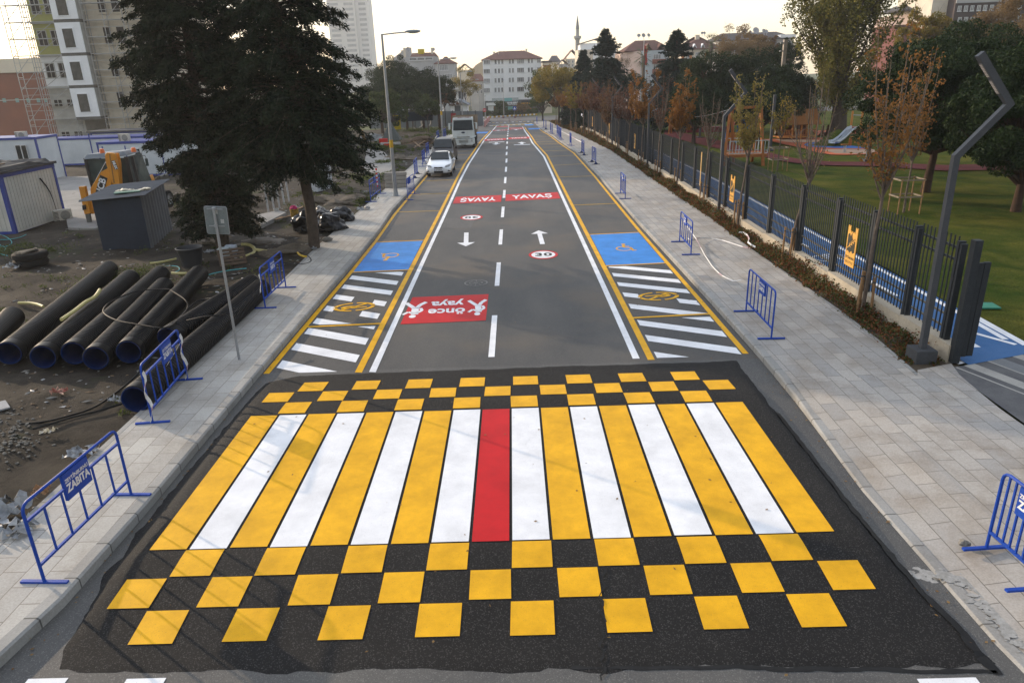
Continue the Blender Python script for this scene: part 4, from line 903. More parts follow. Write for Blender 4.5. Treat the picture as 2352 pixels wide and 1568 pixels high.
# villa behind the grey fence
r, w_, h_ = block('villa', 'white flat roofed villa behind the grey fence left of the street', 1428, 1466, 283, 150, 9, W_WHITE)
m = MB(); m.bx(-w_/2-2.5, w_/2+.6, -1.2, 9, h_, h_+.9); m.build('roof', W_WHITE, r); m = MB(); m.bx(w_/2-1.0, w_/2-.1, -.1, -.003, 2.2, h_-.4); m.build('window', GLASS, r)
r, w_, h_ = block('guard_house', 'small white gatehouse with grey pitched roof beside the metal gate', 1425, 1478, 332, 141, 5, W_WHITE); gable_x(-w_/2, w_/2, -.6, 5, h_, 1.0).build('roof', M('grey_fascia', (.22, .24, .26)), r)
x, z = loc_of(r, 1448, 345); window(r, x, -.002, z, 1.1, 1.2, 3, GLASS, M('dark_frame', (.06, .07, .08)))
# low white sheds glimpsed behind the pines
r, w_, h_ = block('shed', 'long low white shed glimpsed between pine trunks', 1235, 1395, 352, 145, 6, W_WHITE); m = MB(); m.bx(-w_/2-.2, w_/2+.2, -.2, 6, h_, h_+.25); m.build('roof', M('grey_sheet', (.3, .31, .32)), r)
# grey panel fence at the end of the lot
a = gp(1215, 396); b = gp(1470, 384); y_ = 118
r = thing('panel_fence', 'grey sheet metal fence with dark posts closing the building lot', 'fence', (0, 0, 0))
PF = M('grey_panel_fence', (.17, .19, .20), (.14, .16, .17), .5, .6); DP = M('dark_post', (.05, .055, .06), rough=.5)
U = 1170
while U < 1508:
    p = dp(U, 385, 130); q_ = dp(U+24, 385, 130); zz = zg(130)
    hh = dp(U+12, 352, 130).z-zz
    m = MB(); m.bx(p.x+.05, q_.x-.05, 130, 130.05, zz, zz+hh); m.build('panel', PF, r)
    m = MB(); m.bx(p.x-.05, p.x+.05, 129.95, 130.1, zz, zz+hh+.15); m.build('post', DP, r); U += 24
r['label'] = 'grey sheet metal fence with dark posts closing the building lot'
p = dp(1435, 373, 129.9); m = MB(); m.bx(-.42, .42, -.03, 0, -.75, .75); o = m.build('notice_board', M('notice_red', (.36, .05, .05), (.3, .04, .04)), None, loc=(p.x, 129.9, p.z)); tag(o, 'red notice board hung on the grey metal fence', 'notice board')
m = MB(); m.bx(p.x-.2, p.x+.2, -.04, -.031, -.1, .3)
# ================================================================ TREES
import numpy as np
def np_mesh(name, V, F, mt, parent=None, smooth=False):
    me = bpy.data.meshes.new(name); V = np.asarray(V, dtype=np.float32); F = np.asarray(F, dtype=np.int32)
    me.vertices.add(len(V)); me.vertices.foreach_set('co', V.ravel()); k = F.shape[1]
    me.loops.add(F.size); me.loops.foreach_set('vertex_index', F.ravel()); me.polygons.add(len(F))
    me.polygons.foreach_set('loop_start', np.arange(0, F.size, k, dtype=np.int32)); me.polygons.foreach_set('loop_total', np.full(len(F), k, dtype=np.int32))
    me.update(calc_edges=True); me.materials.append(mt)
    o = bpy.data.objects.new(name, me); C.objects.link(o)
    if parent is not None: o.parent = parent
    return o
def leaves(P, size, rg, elong=2.2, D=None, dj=.8, fold=.0):
    """one rhombic leaf blade per point; D = preferred direction of the blade"""
    n = len(P); A = rg.normal(size=(n, 3))
    if D is not None: A = D + dj*A
    A /= np.linalg.norm(A, axis=1)[:, None]+1e-9
    B = rg.normal(size=(n, 3)); B -= A*(A*B).sum(1)[:, None]; B /= np.linalg.norm(B, axis=1)[:, None]+1e-9
    s = (size*rg.uniform(.6, 1.35, n))[:, None]; L = A*s*.5; W = B*s*.5/elong
    V = np.stack([P-L, P+W, P+L, P-W], 1).reshape(-1, 3); F = np.arange(4*n).reshape(-1, 4); return V, F
def cluster(c, r, n, rg, flat=1.0, shell=.5):
    d = rg.normal(size=(n, 3)); d /= np.linalg.norm(d, axis=1)[:, None]; q = (rg.uniform(0, 1, n)**(1/3*(1-shell)))[:, None]
    return np.asarray(c)+d*q*r*np.array([1, 1, flat])
BARK = M('bark', (.085, .065, .05), (.05, .04, .032), 6, .95, .8, 20)
BARKL = M('pale_bark', (.15, .12, .095), (.09, .07, .058), 6, .9, .4, 25)
BARKR = M('pine_bark', (.075, .045, .032), (.045, .032, .025), 5, .95, .8, 15)
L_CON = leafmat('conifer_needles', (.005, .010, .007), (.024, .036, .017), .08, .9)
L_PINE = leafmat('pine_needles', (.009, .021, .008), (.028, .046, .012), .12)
L_POP = leafmat('poplar_leaves', (.06, .075, .017), (.23, .19, .045), .35)
L_OLV = leafmat('yellow_green_leaves', (.13, .13, .04), (.26, .19, .06), .4)
L_ORG = leafmat('orange_leaves', (.13, .075, .025), (.30, .135, .04), .4)
L_RED = leafmat('brown_red_leaves', (.065, .034, .028), (.15, .07, .042), .35)
L_AUT = leafmat('autumn_leaves', (.10, .105, .02), (.30, .20, .035), .4)
L_TAN = leafmat('tan_leaves', (.15, .10, .045), (.24, .155, .07), .35)
L_BROWN = leafmat('brown_leaves', (.10, .055, .025), (.19, .10, .045), .35)
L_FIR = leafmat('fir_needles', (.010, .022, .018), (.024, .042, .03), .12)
L_GREEN = leafmat('bush_leaves', (.03, .05, .015), (.08, .10, .03), .3)
def conifer(name, label, loc, H, z0, R, seed, nq=60000, grp=None, tr=.24, top=.12, lean=0.0, mat_=None, leafs=.13, prof=None, steps=None):
    rg = np.random.default_rng(seed); r = thing(name, label, 'tree', loc, 0, grp)
    tp = [(lean*(max(0, z)/H)**1.5+.06*math.sin(z*1.1), .05*math.sin(z*.9), z) for z in np.linspace(-.3, H, 16)]
    MB().tube(tp, [tr*(1-.9*max(0, z)/H)+.015 for z in np.linspace(-.3, H, 16)], 10).build('trunk', BARK, r, True)
    br = MB(); P = []; D = []; z = z0
    prof = prof or (lambda t: (1-t)**.75*(.55+.45*min(1, t/.12)))
    while z < H-.2:
        t = (z-z0)/(H-z0); nl = 5 if t < .85 else 4
        for k in range(nl):
            az = rg.uniform(0, 2*math.pi); Lr = max(.25, R*prof(t)*rg.uniform(.6, 1.15)); up = rg.uniform(.05, .45) if t < .7 else rg.uniform(.5, 1.0)
            pts = []
            for i in range(7):
                s = i/6; rr = Lr*s; pts.append(np.array([math.cos(az)*rr+lean*(z/H)**1.5, math.sin(az)*rr, z+up*rr-.42*rr*rr/max(1, Lr)]))
            br.tube([tuple(p) for p in pts], [max(.008, .05*(1-t*.6)*(1-i/6.5)) for i in range(7)], 4)
            n = int(10+Lr*14)
            for j in range(n):
                s = rg.uniform(.12, 1.0)**.75; i = min(5, int(s*6)); f = s*6-i; p = pts[i]*(1-f)+pts[i+1]*f
                d = pts[i+1]-pts[i]; d = d/np.linalg.norm(d); side = np.cross(d, [0, 0, 1]); side /= np.linalg.norm(side)+1e-9
                sg = rg.choice([-1, 1]); tw = (d*rg.uniform(.4, 1.0)+side*sg*rg.uniform(.1, 1.1)+np.array([0, 0, rg.uniform(-.55, .15)])); tw /= np.linalg.norm(tw)
                Lt = (.18+.55*(1-s))*rg.uniform(.5, 1.1)*min(1.2, .5+Lr/3); m_ = 9
                q = p+tw*(np.linspace(.1, 1, m_)[:, None]*Lt)+rg.normal(size=(m_, 3))*.035; P.append(q); D.append(np.repeat(tw[None], m_, 0))
        z += (H-z0)*(steps or .013)*rg.uniform(.6, 1.4)
    P = np.concatenate(P); D = np.concatenate(D)
    idx = rg.integers(0, len(P), nq); P2 = P[idx]+rg.normal(size=(nq, 3))*.045; V, F = leaves(P2, leafs, rg, 3.6, D[idx], .55)
    br.build('branches', BARK, r); np_mesh('crown', V, F, mat_ or L_CON, r); return r
def limbs(mb, base, tips, r0, rg, fork=.35, n=6, sag=0.0, seg=5):
    for tpt in tips:
        b = np.array(base, float)+np.array([0, 0, rg.uniform(0, fork)]); t_ = np.array(tpt, float); pts = []
        mid = (b+t_)/2+np.array([0, 0, sag])+rg.normal(size=3)*.06*np.linalg.norm(t_-b)
        for i in range(seg+1):
            s = i/seg; pts.append(tuple((1-s)**2*b+2*s*(1-s)*mid+s*s*t_))
        mb.tube(pts, [r0*(1-.85*i/seg)+.004 for i in range(seg+1)], 5)
def roundtree(name, label, loc, zc, R, zr, seed, mt, nclump=60, nq=20000, leaf=.16, bark=None, tr=.18, cr=.22, sparse=.5, grp=None, cat='tree', squash=1.0, trunk_lean=(0, 0), twigs=0, shell=.75, elong=1.7, lobes=0):
    """crown of clumps spread over an uneven ellipsoid (radii R, zr) centred at height zc"""
    rg = np.random.default_rng(seed); r = thing(name, label, cat, loc, 0, grp); cs = []
    lob = [(rg.normal(size=3), rg.uniform(.75, 1.12)) for _ in range(7)]
    for k in range(nclump):
        d = rg.normal(size=3); d /= np.linalg.norm(d)
        if d[2] < -.55: d[2] *= -.4
        f = 1.0
        for lv, la in lob:
            f += .16*max(0, np.dot(d, lv/np.linalg.norm(lv))-.55)/.45*(1 if la > .9 else -1)
        q = rg.uniform(shell*.8, 1.0)*f
        cs.append(np.array([d[0]*R*q+trunk_lean[0], d[1]*R*q+trunk_lean[1], zc+d[2]*zr*q]))
    m = MB(); zf = max(.3, zc-zr*.9); m.tube([(0, 0, -.3), (trunk_lean[0]*.3, trunk_lean[1]*.3, zf*.5), (trunk_lean[0]*.7, trunk_lean[1]*.7, zf), (trunk_lean[0], trunk_lean[1], zc)], [tr*1.15, tr*.9, tr*.75, tr*.35], 9); m.build('trunk', bark or BARK, r, True)
    b = MB(); limbs(b, (trunk_lean[0]*.7, trunk_lean[1]*.7, zf), cs[:max(8, nclump//2)], tr*.35, rg, zr*.5)
    if twigs:
        for k in range(twigs):
            c = cs[k % len(cs)]; e = c+rg.normal(size=3)*R*.25+np.array([0, 0, R*.12]); b.tube([tuple(c*.9+np.array([0, 0, zc*.1])), tuple(e)], [.02, .006], 3)
    b.build('branches', bark or BARK, r)
    per = nq//nclump; P = np.concatenate([cluster(c, R*cr*rg.uniform(.6, 1.3), per, rg, .75*squash, .3) for c in cs])
    V, F = leaves(P, leaf, rg, 3.4 if mt == L_PINE else elong); np_mesh('crown', V, F, mt, r); return r
def sapling(name, label, base, fork, top, spread, ns, nleaf, mt, seed, lean=(0, 0), leaf=.085, tr=.045, stakes=3, grp='young street trees along the fence', bark=None, low=.25, narrow=1.0):
    rg = np.random.default_rng(seed); r = thing(name, label, 'sapling', base, 0, grp)
    bp = [np.array([lean[0]*s**1.4, lean[1]*s, fork*s]) for s in np.linspace(0, 1, 7)]; bp = [p+np.array([.012*math.sin(i*1.7+seed), 0, 0]) for i, p in enumerate(bp)]; bp[0][2] = -.1
    MB().tube([tuple(p) for p in bp], [tr*1.15-.003*i for i in range(7)], 8).build('trunk', bark or BARKL, r, True)
    b = MB(); P = []; f0 = bp[-1]
    for k in range(ns):
        az = 2*math.pi*k/ns+rg.uniform(-.3, .3); rr = spread*rg.uniform(.35, 1.0); hh = top*rg.uniform(.62, 1.0) if k else top
        if k == 0: rr *= .15
        st = f0-np.array([0, 0, rg.uniform(0, .35)]); en = np.array([f0[0]+math.cos(az)*rr, f0[1]+math.sin(az)*rr, hh]); mid = np.array([f0[0]+math.cos(az)*rr*.85, f0[1]+math.sin(az)*rr*.85, f0[2]+(hh-f0[2])*.38])
        pts = [(1-s)**2*st+2*s*(1-s)*mid+s*s*en for s in np.linspace(0, 1, 9)]
        b.tube([tuple(p) for p in pts], [.022*(1-.85*i/8)+.003 for i in range(9)], 5)
        for j in range(8):
            s = rg.uniform(.15, .95); i = min(7, int(s*8)); p = pts[i]; d = np.array([rg.normal()*.6, rg.normal()*.6, rg.uniform(.3, 1.1)]); d /= np.linalg.norm(d); Lt = rg.uniform(.2, .65)*narrow
            e = p+d*Lt; b.tube([tuple(p), tuple(p+d*Lt*.5+rg.normal(size=3)*.02), tuple(e)], [.008, .006, .002], 3)
            q = p+d*(rg.uniform(.25, 1.05, 40)[:, None]*Lt)+rg.normal(size=(40, 3))*.05; P.append(q)
        s_ = rg.uniform(low, 1.0, 90); P.append(np.array([pts[min(8, int(s*8))]*(1-(s*8-int(s*8)))+pts[min(8, int(s*8)+1)]*(s*8-int(s*8)) for s in s_])+rg.normal(size=(90, 3))*.06)
    b.build('branches', bark or BARKL, r)
    if nleaf:
        P = np.concatenate(P); P = P[P[:, 2] > fork*1.05]; P = P[rg.integers(0, len(P), nleaf)]+rg.normal(size=(nleaf, 3))*.02; V, F = leaves(P, leaf, rg, 1.7); np_mesh('leaves', V, F, mt, r)
    for k in range(stakes):
        a = 2*math.pi*k/max(1, stakes)+.5+seed; x, y = .2*math.cos(a), .2*math.sin(a); m = MB(); hh = 1.05+.1*math.sin(seed+k); m.tube([(x, y, -.1), (x*.85, y*.85, hh)], .032, 7); m.tube([(x*.87, y*.87, hh-.14), (x*.87, y*.87, hh-.1)], .037, 7, 1); m.build('stake', [STAKE, DP], r)
    if stakes: m = MB(); m.tube([(.19*math.cos(t), .19*math.sin(t), .95) for t in np.linspace(0, 2*math.pi, 13)[:-1]], .008, 4, closed=True); m.build('tie', DP, r)
    return r
STAKE = M('wooden_stake', (.30, .18, .09), (.20, .12, .06), 9, .85)
# two big dark conifers in front
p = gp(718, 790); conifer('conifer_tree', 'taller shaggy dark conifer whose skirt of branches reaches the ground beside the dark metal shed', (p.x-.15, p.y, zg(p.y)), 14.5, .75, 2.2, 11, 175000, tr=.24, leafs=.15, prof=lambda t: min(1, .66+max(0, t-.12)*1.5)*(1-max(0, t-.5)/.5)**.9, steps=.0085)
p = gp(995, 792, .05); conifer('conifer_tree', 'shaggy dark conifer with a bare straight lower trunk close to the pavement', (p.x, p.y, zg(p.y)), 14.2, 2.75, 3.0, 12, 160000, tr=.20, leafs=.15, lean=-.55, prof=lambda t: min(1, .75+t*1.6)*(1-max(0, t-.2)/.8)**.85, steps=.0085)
# pines left of the far street
def crownfit(U, V, y): p = dp(U, V, y); return p.x, p.z-zg(y)
PL = [(1235, 205, 120, 3.4, 'rounded dark green pine highest of the group left of the lamp row'), (1330, 240, 118, 3.2, 'dark pine in the middle of the group before the grey metal fence'), (1383, 262, 116, 2.6, 'dark leaning pine nearest the parked tipper truck'), (1278, 262, 112, 3.0, 'dusty lower pine in front of the highest pine'), (1196, 262, 106, 3.0, 'dark pine at the left end of the group, partly behind the near conifer')]
for i, (U, V, y_, R__, lb) in enumerate(PL):
    x, z = crownfit(U, V, y_); roundtree('pine_tree', lb, (x, y_, zg(y_)), z-R__*.55, R__, R__*.85, 30+i, L_PINE, 80, 24000, .22, BARKR, .2, .24, grp='pine trees at the end of the building lot')
for i, (U, V, y_, R__, lb) in enumerate([(1205, 320, 88, 2.0, 'bushy grey green tree on the lot edge left of the first lamp post'), (1240, 345, 92, 1.9, 'low scrubby tree right behind the first lamp post'), (1350, 330, 104, 1.9, 'thin scrubby tree in front of the pine trunks'), (1405, 300, 125, 2.0, 'brownish thin tree above the tipper truck'), (1470, 262, 150, 3.0, 'yellowing tree behind the villa roof'), (1300, 318, 110, 2.2, 'scraggly dark tree between the pine trunks above the concrete rings')]):
    x, z = crownfit(U, V, y_); roundtree('small_tree', lb, (x, y_, zg(y_)), z-R__*.3, R__, R__*1.0, 50+i, [L_GREEN, L_GREEN, L_GREEN, L_BROWN, L_AUT, L_GREEN][i], 40, 6000, .2, BARK, .08, .28, twigs=30)
# street end: dark tree, autumn tree
x, z = crownfit(1716, 300, 143); roundtree('street_tree', 'dark slender tree standing on the far right pavement corner', (x, 143, zg(143)), z, 2.6, 4.6, 61, L_GREEN, 60, 11000, .22, BARK, .2, .3, twigs=60)
x, z = crownfit(1768, 268, 118); roundtree('autumn_tree', 'yellow green autumn tree behind the far end of the park fence', (x, 118, zg(118)), z-.5, 4.0, 3.6, 62, L_AUT, 80, 17000, .24, BARK, .2, .22)
for i, (U, V, y_, R__, zr, mt, lb) in enumerate([(1848, 285, 112, 2.6, 2.4, L_PINE, 'small green umbrella pine right of the autumn tree'), (1990, 255, 108, 3.0, 1.6, L_PINE, 'flat topped green pine below the pink walled block'), (1785, 235, 170, 3.0, 4.0, L_TAN, 'leafless grey tree below the minaret'), (1960, 190, 165, 2.6, 4.0, L_TAN, 'leafless grey tree in front of the pink wall')]):
    x, z = crownfit(U, V, y_); roundtree('bare_tree' if mt == L_TAN else 'pine_tree', lb, (x, y_, zg(y_)), z-zr*.3, R__, zr, 70+i, mt, 50, 9000 if mt == L_PINE else 700, .22, BARK, .15, .25, twigs=0 if mt == L_PINE else 220)
# firs
for i, (U, V, Vb, y_, R__, lb) in enumerate([(1918, 92, 300, 92, 2.55, 'tall narrow dark fir in front of the white stepped block'), (2144, 96, 320, 84, 2.5, 'tall dark fir between the pink walled block and the round pines'), (1846, 160, 290, 100, 1.6, 'short wind bent fir left of the tall narrow fir')]):
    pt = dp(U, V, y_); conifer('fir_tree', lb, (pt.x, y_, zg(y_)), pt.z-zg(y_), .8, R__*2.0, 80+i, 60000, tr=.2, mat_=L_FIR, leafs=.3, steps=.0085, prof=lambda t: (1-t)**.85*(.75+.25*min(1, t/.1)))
# round pines of the park
PR_ = [(2260, 175, 75, 3.6, 3.0, 'broad umbrella pine behind the wooden climbing tower, left of a pair'), (2370, 170, 78, 4.0, 3.2, 'broad umbrella pine with the highest rounded top beside the floodlight mast'), (2205, 255, 66, 2.6, 2.3, 'olive tinted pine with a low crown nearest the orange sapling'), (2480, 215, 72, 3.4, 2.6, 'dark pine left behind the poplar trunk'), (2420, 262, 64, 3.0, 2.0, 'dark low pine between floodlight mast and playground')]
for i, (U, V, y_, R__, zr, lb) in enumerate(PR_):
    x, z = crownfit(U, V, y_); roundtree('umbrella_pine', lb, (x, y_, zg(y_)), z-zr, R__, zr, 90+i, L_PINE, 100, 38000, .22, BARKR, .2, .22, grp='umbrella pines in the park')
p = gp(2925, 610, .1); roundtree('umbrella_pine', 'big round pine nearest the park fence, its trunk in the foreground lawn', (p.x, p.y, zg(p.y)), 4.35, 3.3, 2.9, 101, L_PINE, 170, 110000, .17, BARKR, .22, .2, grp='umbrella pines in the park', trunk_lean=(.25, .1))
roundtree('umbrella_pine', 'dark pine cut off by the right edge of the picture behind the zigzag lamp', (20.6, 29.5, zg(29.5)), 3.7, 3.1, 2.9, 102, L_PINE, 140, 90000, .17, BARKR, .2, .2, grp='umbrella pines in the park')
roundtree('umbrella_pine', 'deep dark pine in the gap behind the big round pine', (26.5, 44, zg(44)), 4.4, 4.2, 3.4, 103, L_PINE, 120, 60000, .2, BARKR, .22, .2, grp='umbrella pines in the park')
# poplar
p = gp(2645, 435, .1); rg_ = np.random.default_rng(5)
def poplar(name, label, loc, H, R, seed):
    rg = np.random.default_rng(seed); r = thing(name, label, 'tree', loc); m = MB(); m.tube([(0, 0, -.4), (.1, 0, 1), (.0, 0, 3.2), (-.1, 0, 6), (.1, 0, H*.8)], [.95, .72, .58, .4, .08], 12); m.build('trunk', BARK, r, True)
    b = MB(); P = []
    for k in range(64):
        az = rg.uniform(0, 2*math.pi); z0 = rg.uniform(1.8, H*.66); L_ = rg.uniform(4.2, 7.6)*(1-.3*z0/H); lean = rg.uniform(.3, .95); rad = min(R, L_*lean)
        e = np.array([math.cos(az)*rad, math.sin(az)*rad, min(H, z0+L_)]); s0 = np.array([0, 0, z0]); mid = np.array([e[0]*.7, e[1]*.7, z0+L_*.35]); pts = [(1-s)**2*s0+2*s*(1-s)*mid+s*s*e for s in np.linspace(0, 1, 9)]
        b.tube([tuple(q) for q in pts], [.1*(1-.9*i/8)+.01 for i in range(9)], 5)
        for i in range(2, 9):
            for _ in range(3): c = pts[i]+rg.normal(size=3)*.32; P.append(cluster(c, rg.uniform(.25, .6), 40, rg, 1.7, .2))
            t_ = pts[i]+rg.normal(size=3)*.5+np.array([0, 0, .3]); b.tube([tuple(pts[i]), tuple(t_)], [.02, .006], 3)
    b.build('branches', BARK, r); P = np.concatenate(P); P[:, 2] -= .1; V, F = leaves(P, .19, rg, 1.35); np_mesh('crown', V, F, L_POP, r); return r
poplar('poplar_tree', 'huge poplar with thick gnarled trunk and loose yellow green crown beside the slide', (p.x, p.y, zg(p.y)), 19.5, 5.8, 6)
# distant autumn crowns
for i, (U, V, y_, R__, zr, mt, lb) in enumerate([(2320, 150, 130, 3.8, 4.0, L_TAN, 'tan half bare plane tree in front of the long grey block'), (2385, 145, 138, 3.4, 3.4, L_TAN, 'tan half bare plane tree under the big dish'), (2425, 150, 140, 2.6, 3.0, L_BROWN, 'brownish thin tree right of the big dish'), (2930, 92, 88, 2.6, 2.6, L_AUT, 'golden brown tree in front of the cream block with dark roof'), (3170, 80, 84, 5.2, 4.6, L_TAN, 'large golden brown tree in front of the dark brown office block'), (2985, 110, 96, 2.4, 2.4, L_BROWN, 'russet tree right of the golden brown tree, below the brown block'), (2205, 205, 120, 1.6, 1.5, L_TAN, 'small orange brown bare tree before the cream block'), (2500, 160, 100, 1.8, 2.6, L_PINE, 'small dark tree left of the poplar crown')]):
    x, z = crownfit(U, V, y_); roundtree('distant_tree', lb, (x, y_, zg(y_)), z-zr*.35, R__, zr, 110+i, mt, 90, 14000 if R__ < 5 else 30000, .2, BARKL, .16, .2, twigs=150)
# palms
def palm(label, U, V, y_, R__=1.5):
    pt = dp(U, V, y_); r = thing('palm_tree', label, 'palm', (pt.x, y_, zg(y_))); H = pt.z-zg(y_)
    MB().tube([(0, 0, -.2), (.1, 0, H*.5), (0, 0, H)], [.3, .26, .3], 9).build('trunk', BARKL, r, True); rg = np.random.default_rng(int(U)); m = MB()
    for k in range(34):
        az = rg.uniform(0, 6.28); el = rg.uniform(-1.1, 1.3); d = Vector((math.cos(az)*math.cos(el), math.sin(az)*math.cos(el), math.sin(el))); c0 = Vector((0, 0, H)); c1 = c0+d*R__*.55
        for j in range(9):
            a = (j-4)*.28; s_ = d.cross(Vector((0, 0, 1))).normalized() if abs(d.z) < .98 else Vector((1, 0, 0)); e = c1+(d*math.cos(a)+s_*math.sin(a))*R__*.5+Vector((0, 0, -.15)); m.add([c1-s_*.02, c1+s_*.03, e], [(0, 1, 2)])
        m.tube([c0, c1], .02, 3)
    m.build('fronds', M('palm_green', (.05, .08, .035), (.09, .10, .04), 2, .7), r)
palm('fan palm beside the flagpole, its dead fronds hanging', 2036, 178, 130, 2.3); palm('fan palm in front of the cream block with dormers', 2250, 140, 118, 2.0)
# ---- saplings along the fence (nearest first)
S_ = [
 ((2726, 996), 3.1, 6.9, .78, 12, 1700, L_ORG, (.08, 0), 'tallest staked young tree with rusty orange leaves, nearest the gate end of the fence', .088),
 ((2492, 832), 2.75, 5.5, .75, 15, 130, L_OLV, (.42, 0), 'leaning staked young tree with a broom of bare reddish shoots', .07),
 ((2332, 726), 2.85, 5.8, .8, 9, 2600, L_OLV, (.2, 0), 'staked young tree with pale yellow green leaves in front of the second zigzag lamp', .10),
 ((2224, 655), 2.9, 5.0, .85, 13, 160, L_RED, (.12, 0), 'bare staked young tree with spreading twigs before the wooden tower', .07),
 ((2142, 594), 2.9, 6.0, .9, 10, 4200, L_ORG, (.05, 0), 'upright staked young tree with dense orange red leaves', .12),
 ((2079, 560), 2.9, 6.0, .8, 12, 700, L_RED, (.1, 0), 'young tree with white mottled trunk and few dark red leaves', .1),
 ((2027, 527), 3.0, 6.2, 1.3, 12, 4200, L_ORG, (.1, 0), 'bushy orange brown young tree beside the third zigzag lamp', .14),
 ((1986, 495), 2.6, 5.6, 1.3, 13, 1500, L_RED, (.1, 0), 'purplish brown young tree right of the fourth zigzag lamp', .13),
 ((1953, 478), 2.5, 5.4, 1.3, 13, 1500, L_RED, (.1, 0), 'thin purplish young tree just right of the fourth zigzag lamp', .13),
 ((1922, 460), 1.8, 5.6, 1.0, 11, 2400, L_BROWN, (0, 0), 'russet young tree with leaves low down its trunk, left of the fourth zigzag lamp', .14),
 ((1902, 449), 2.6, 5.6, 1.2, 12, 2000, L_RED, (0, 0), 'dark red brown young tree, second left of the fourth zigzag lamp', .15),
 ((1881, 439), 2.6, 5.7, 1.1, 12, 1800, L_RED, (0, 0), 'dark leaved young tree right of the fifth zigzag lamp', .15),
 ((1862, 432), 2.6, 5.6, 1.2, 12, 1800, L_BROWN, (0, 0), 'brown leaved young tree left of the fifth zigzag lamp', .16),
 ((1846, 428), 2.6, 5.4, 1.1, 11, 1500, L_RED, (0, 0), 'dull red young tree before the pale fence banner', .16),
 ((1822, 419), 2.6, 5.6, 1.2, 11, 2200, L_AUT, (0, 0), 'golden young tree left of the pale fence banner', .17),
 ((1806, 414), 2.6, 5.4, 1.2, 11, 2000, L_ORG, (0, 0), 'bright amber young tree behind the seventh zigzag lamp', .17),
 ((1784, 406), 2.6, 5.2, 1.2, 11, 2000, L_ORG, (0, 0), 'pinkish orange young tree by the last zigzag lamp', .18),
 ((1760, 398), 2.6, 5.0, 1.2, 11, 2000, L_BROWN, (0, 0), 'brownish young tree at the far end of the fence', .18)]
for i, ((U, V), fk, tp_, sp, ns, nl, mt, ln, lb, lf) in enumerate(S_):
    p = gp(U, V, .1); sapling('sapling', lb, (p.x, p.y, zg(p.y)+.1), fk, tp_, sp, ns, int(nl*1.25), mt, 200+i, ln, leaf=lf*.85, stakes=3 if i < 9 else 2, bark=BARKL, low=.05 if i == 9 else .25)
# young trees in the lawn with square wooden guards
def guarded(label, U, V, seed, mt, nl, top=4.6, sc=1):
    p = gp(U, V, .12); r = sapling('guarded_sapling', label, (p.x, p.y, zg(p.y)+.1), 2.2, top, .9, 9, nl, mt, seed, (.03, 0), leaf=.11, stakes=0, grp='young trees in the lawn')
    for x, y in ((-.45, -.4), (.45, -.4), (.45, .4), (-.45, .4)): MB().cyl((x, y, -.1), (x, y, 1.45), .028, n=7).build('guard_post', STAKE, r)
    for z in (.72, 1.4):
        m = MB(); q = [(-.5, -.4), (.5, -.4), (.5, .4), (-.5, .4)]
        for k in range(4): a, b_ = q[k], q[(k+1) % 4]; m.bar((a[0], a[1], z), (b_[0], b_[1], z), .03, .06)
        m.build('guard_rail', M('pale_wood', (.24, .2, .15), rough=.8), r)
guarded('young tree in a square post guard left of the playhouse', 2459, 540, 301, L_AUT, 900)
guarded('young tree in a square post guard behind the near fence, with pale sunlit trunk', 2858, 672, 302, L_ORG, 1300, 6.4)
# ---- planting along the fence
def shrubbery():
    rg = np.random.default_rng(9); P = []; y = 13.4
    while y < 132:
        dens = 1.0 if y < 45 else .45; n = int(34*dens)
        for _ in range(n):
            yy = y+rg.uniform(0, 1.2); x = rg.uniform(ir(yy)+.12, FX-.06); k = .5+.8*max(0, mnoise.noise(Vector((x*1.1, yy*.5, 2)))+.25)
            if 13.0 < yy < 14.6 and x < 8.6: k *= .25
            h = .5*k*rg.uniform(.4, 1.0); q = cluster((x, yy, zg(yy)+.12+h*.45), .16+.1*k, int(42*(1 if y < 40 else .8)), rg, h*2.0, .1); P.append(q)
        y += 1.2
    P = np.concatenate(P); s = rg.uniform(size=len(P)); big = P[:, 1] > 45
    for nm, msk, mt in (('shrub_planting', s < .52, leafmat('shrub_dark', (.03, .042, .012), (.09, .10, .03), .25)), ('red_shrub_planting', s >= .52, leafmat('shrub_red', (.11, .035, .018), (.20, .085, .035), .25))):
        Q = P[msk]; V, F = leaves(Q, .062, rg, 1.6); k_ = np.repeat(1+np.clip((Q[:, 1]-25)/40, 0, 2.0), 4)[:, None]; c = np.repeat(Q, 4, 0); V = c+(V-c)*k_; tag(np_mesh(nm, V, F, mt), 'low shrubs with dark green leaves filling the bed under the fence' if nm[0] == 's' else 'reddish autumn leaves of the low shrubs under the fence', 'shrubs', kind='stuff')
shrubbery()
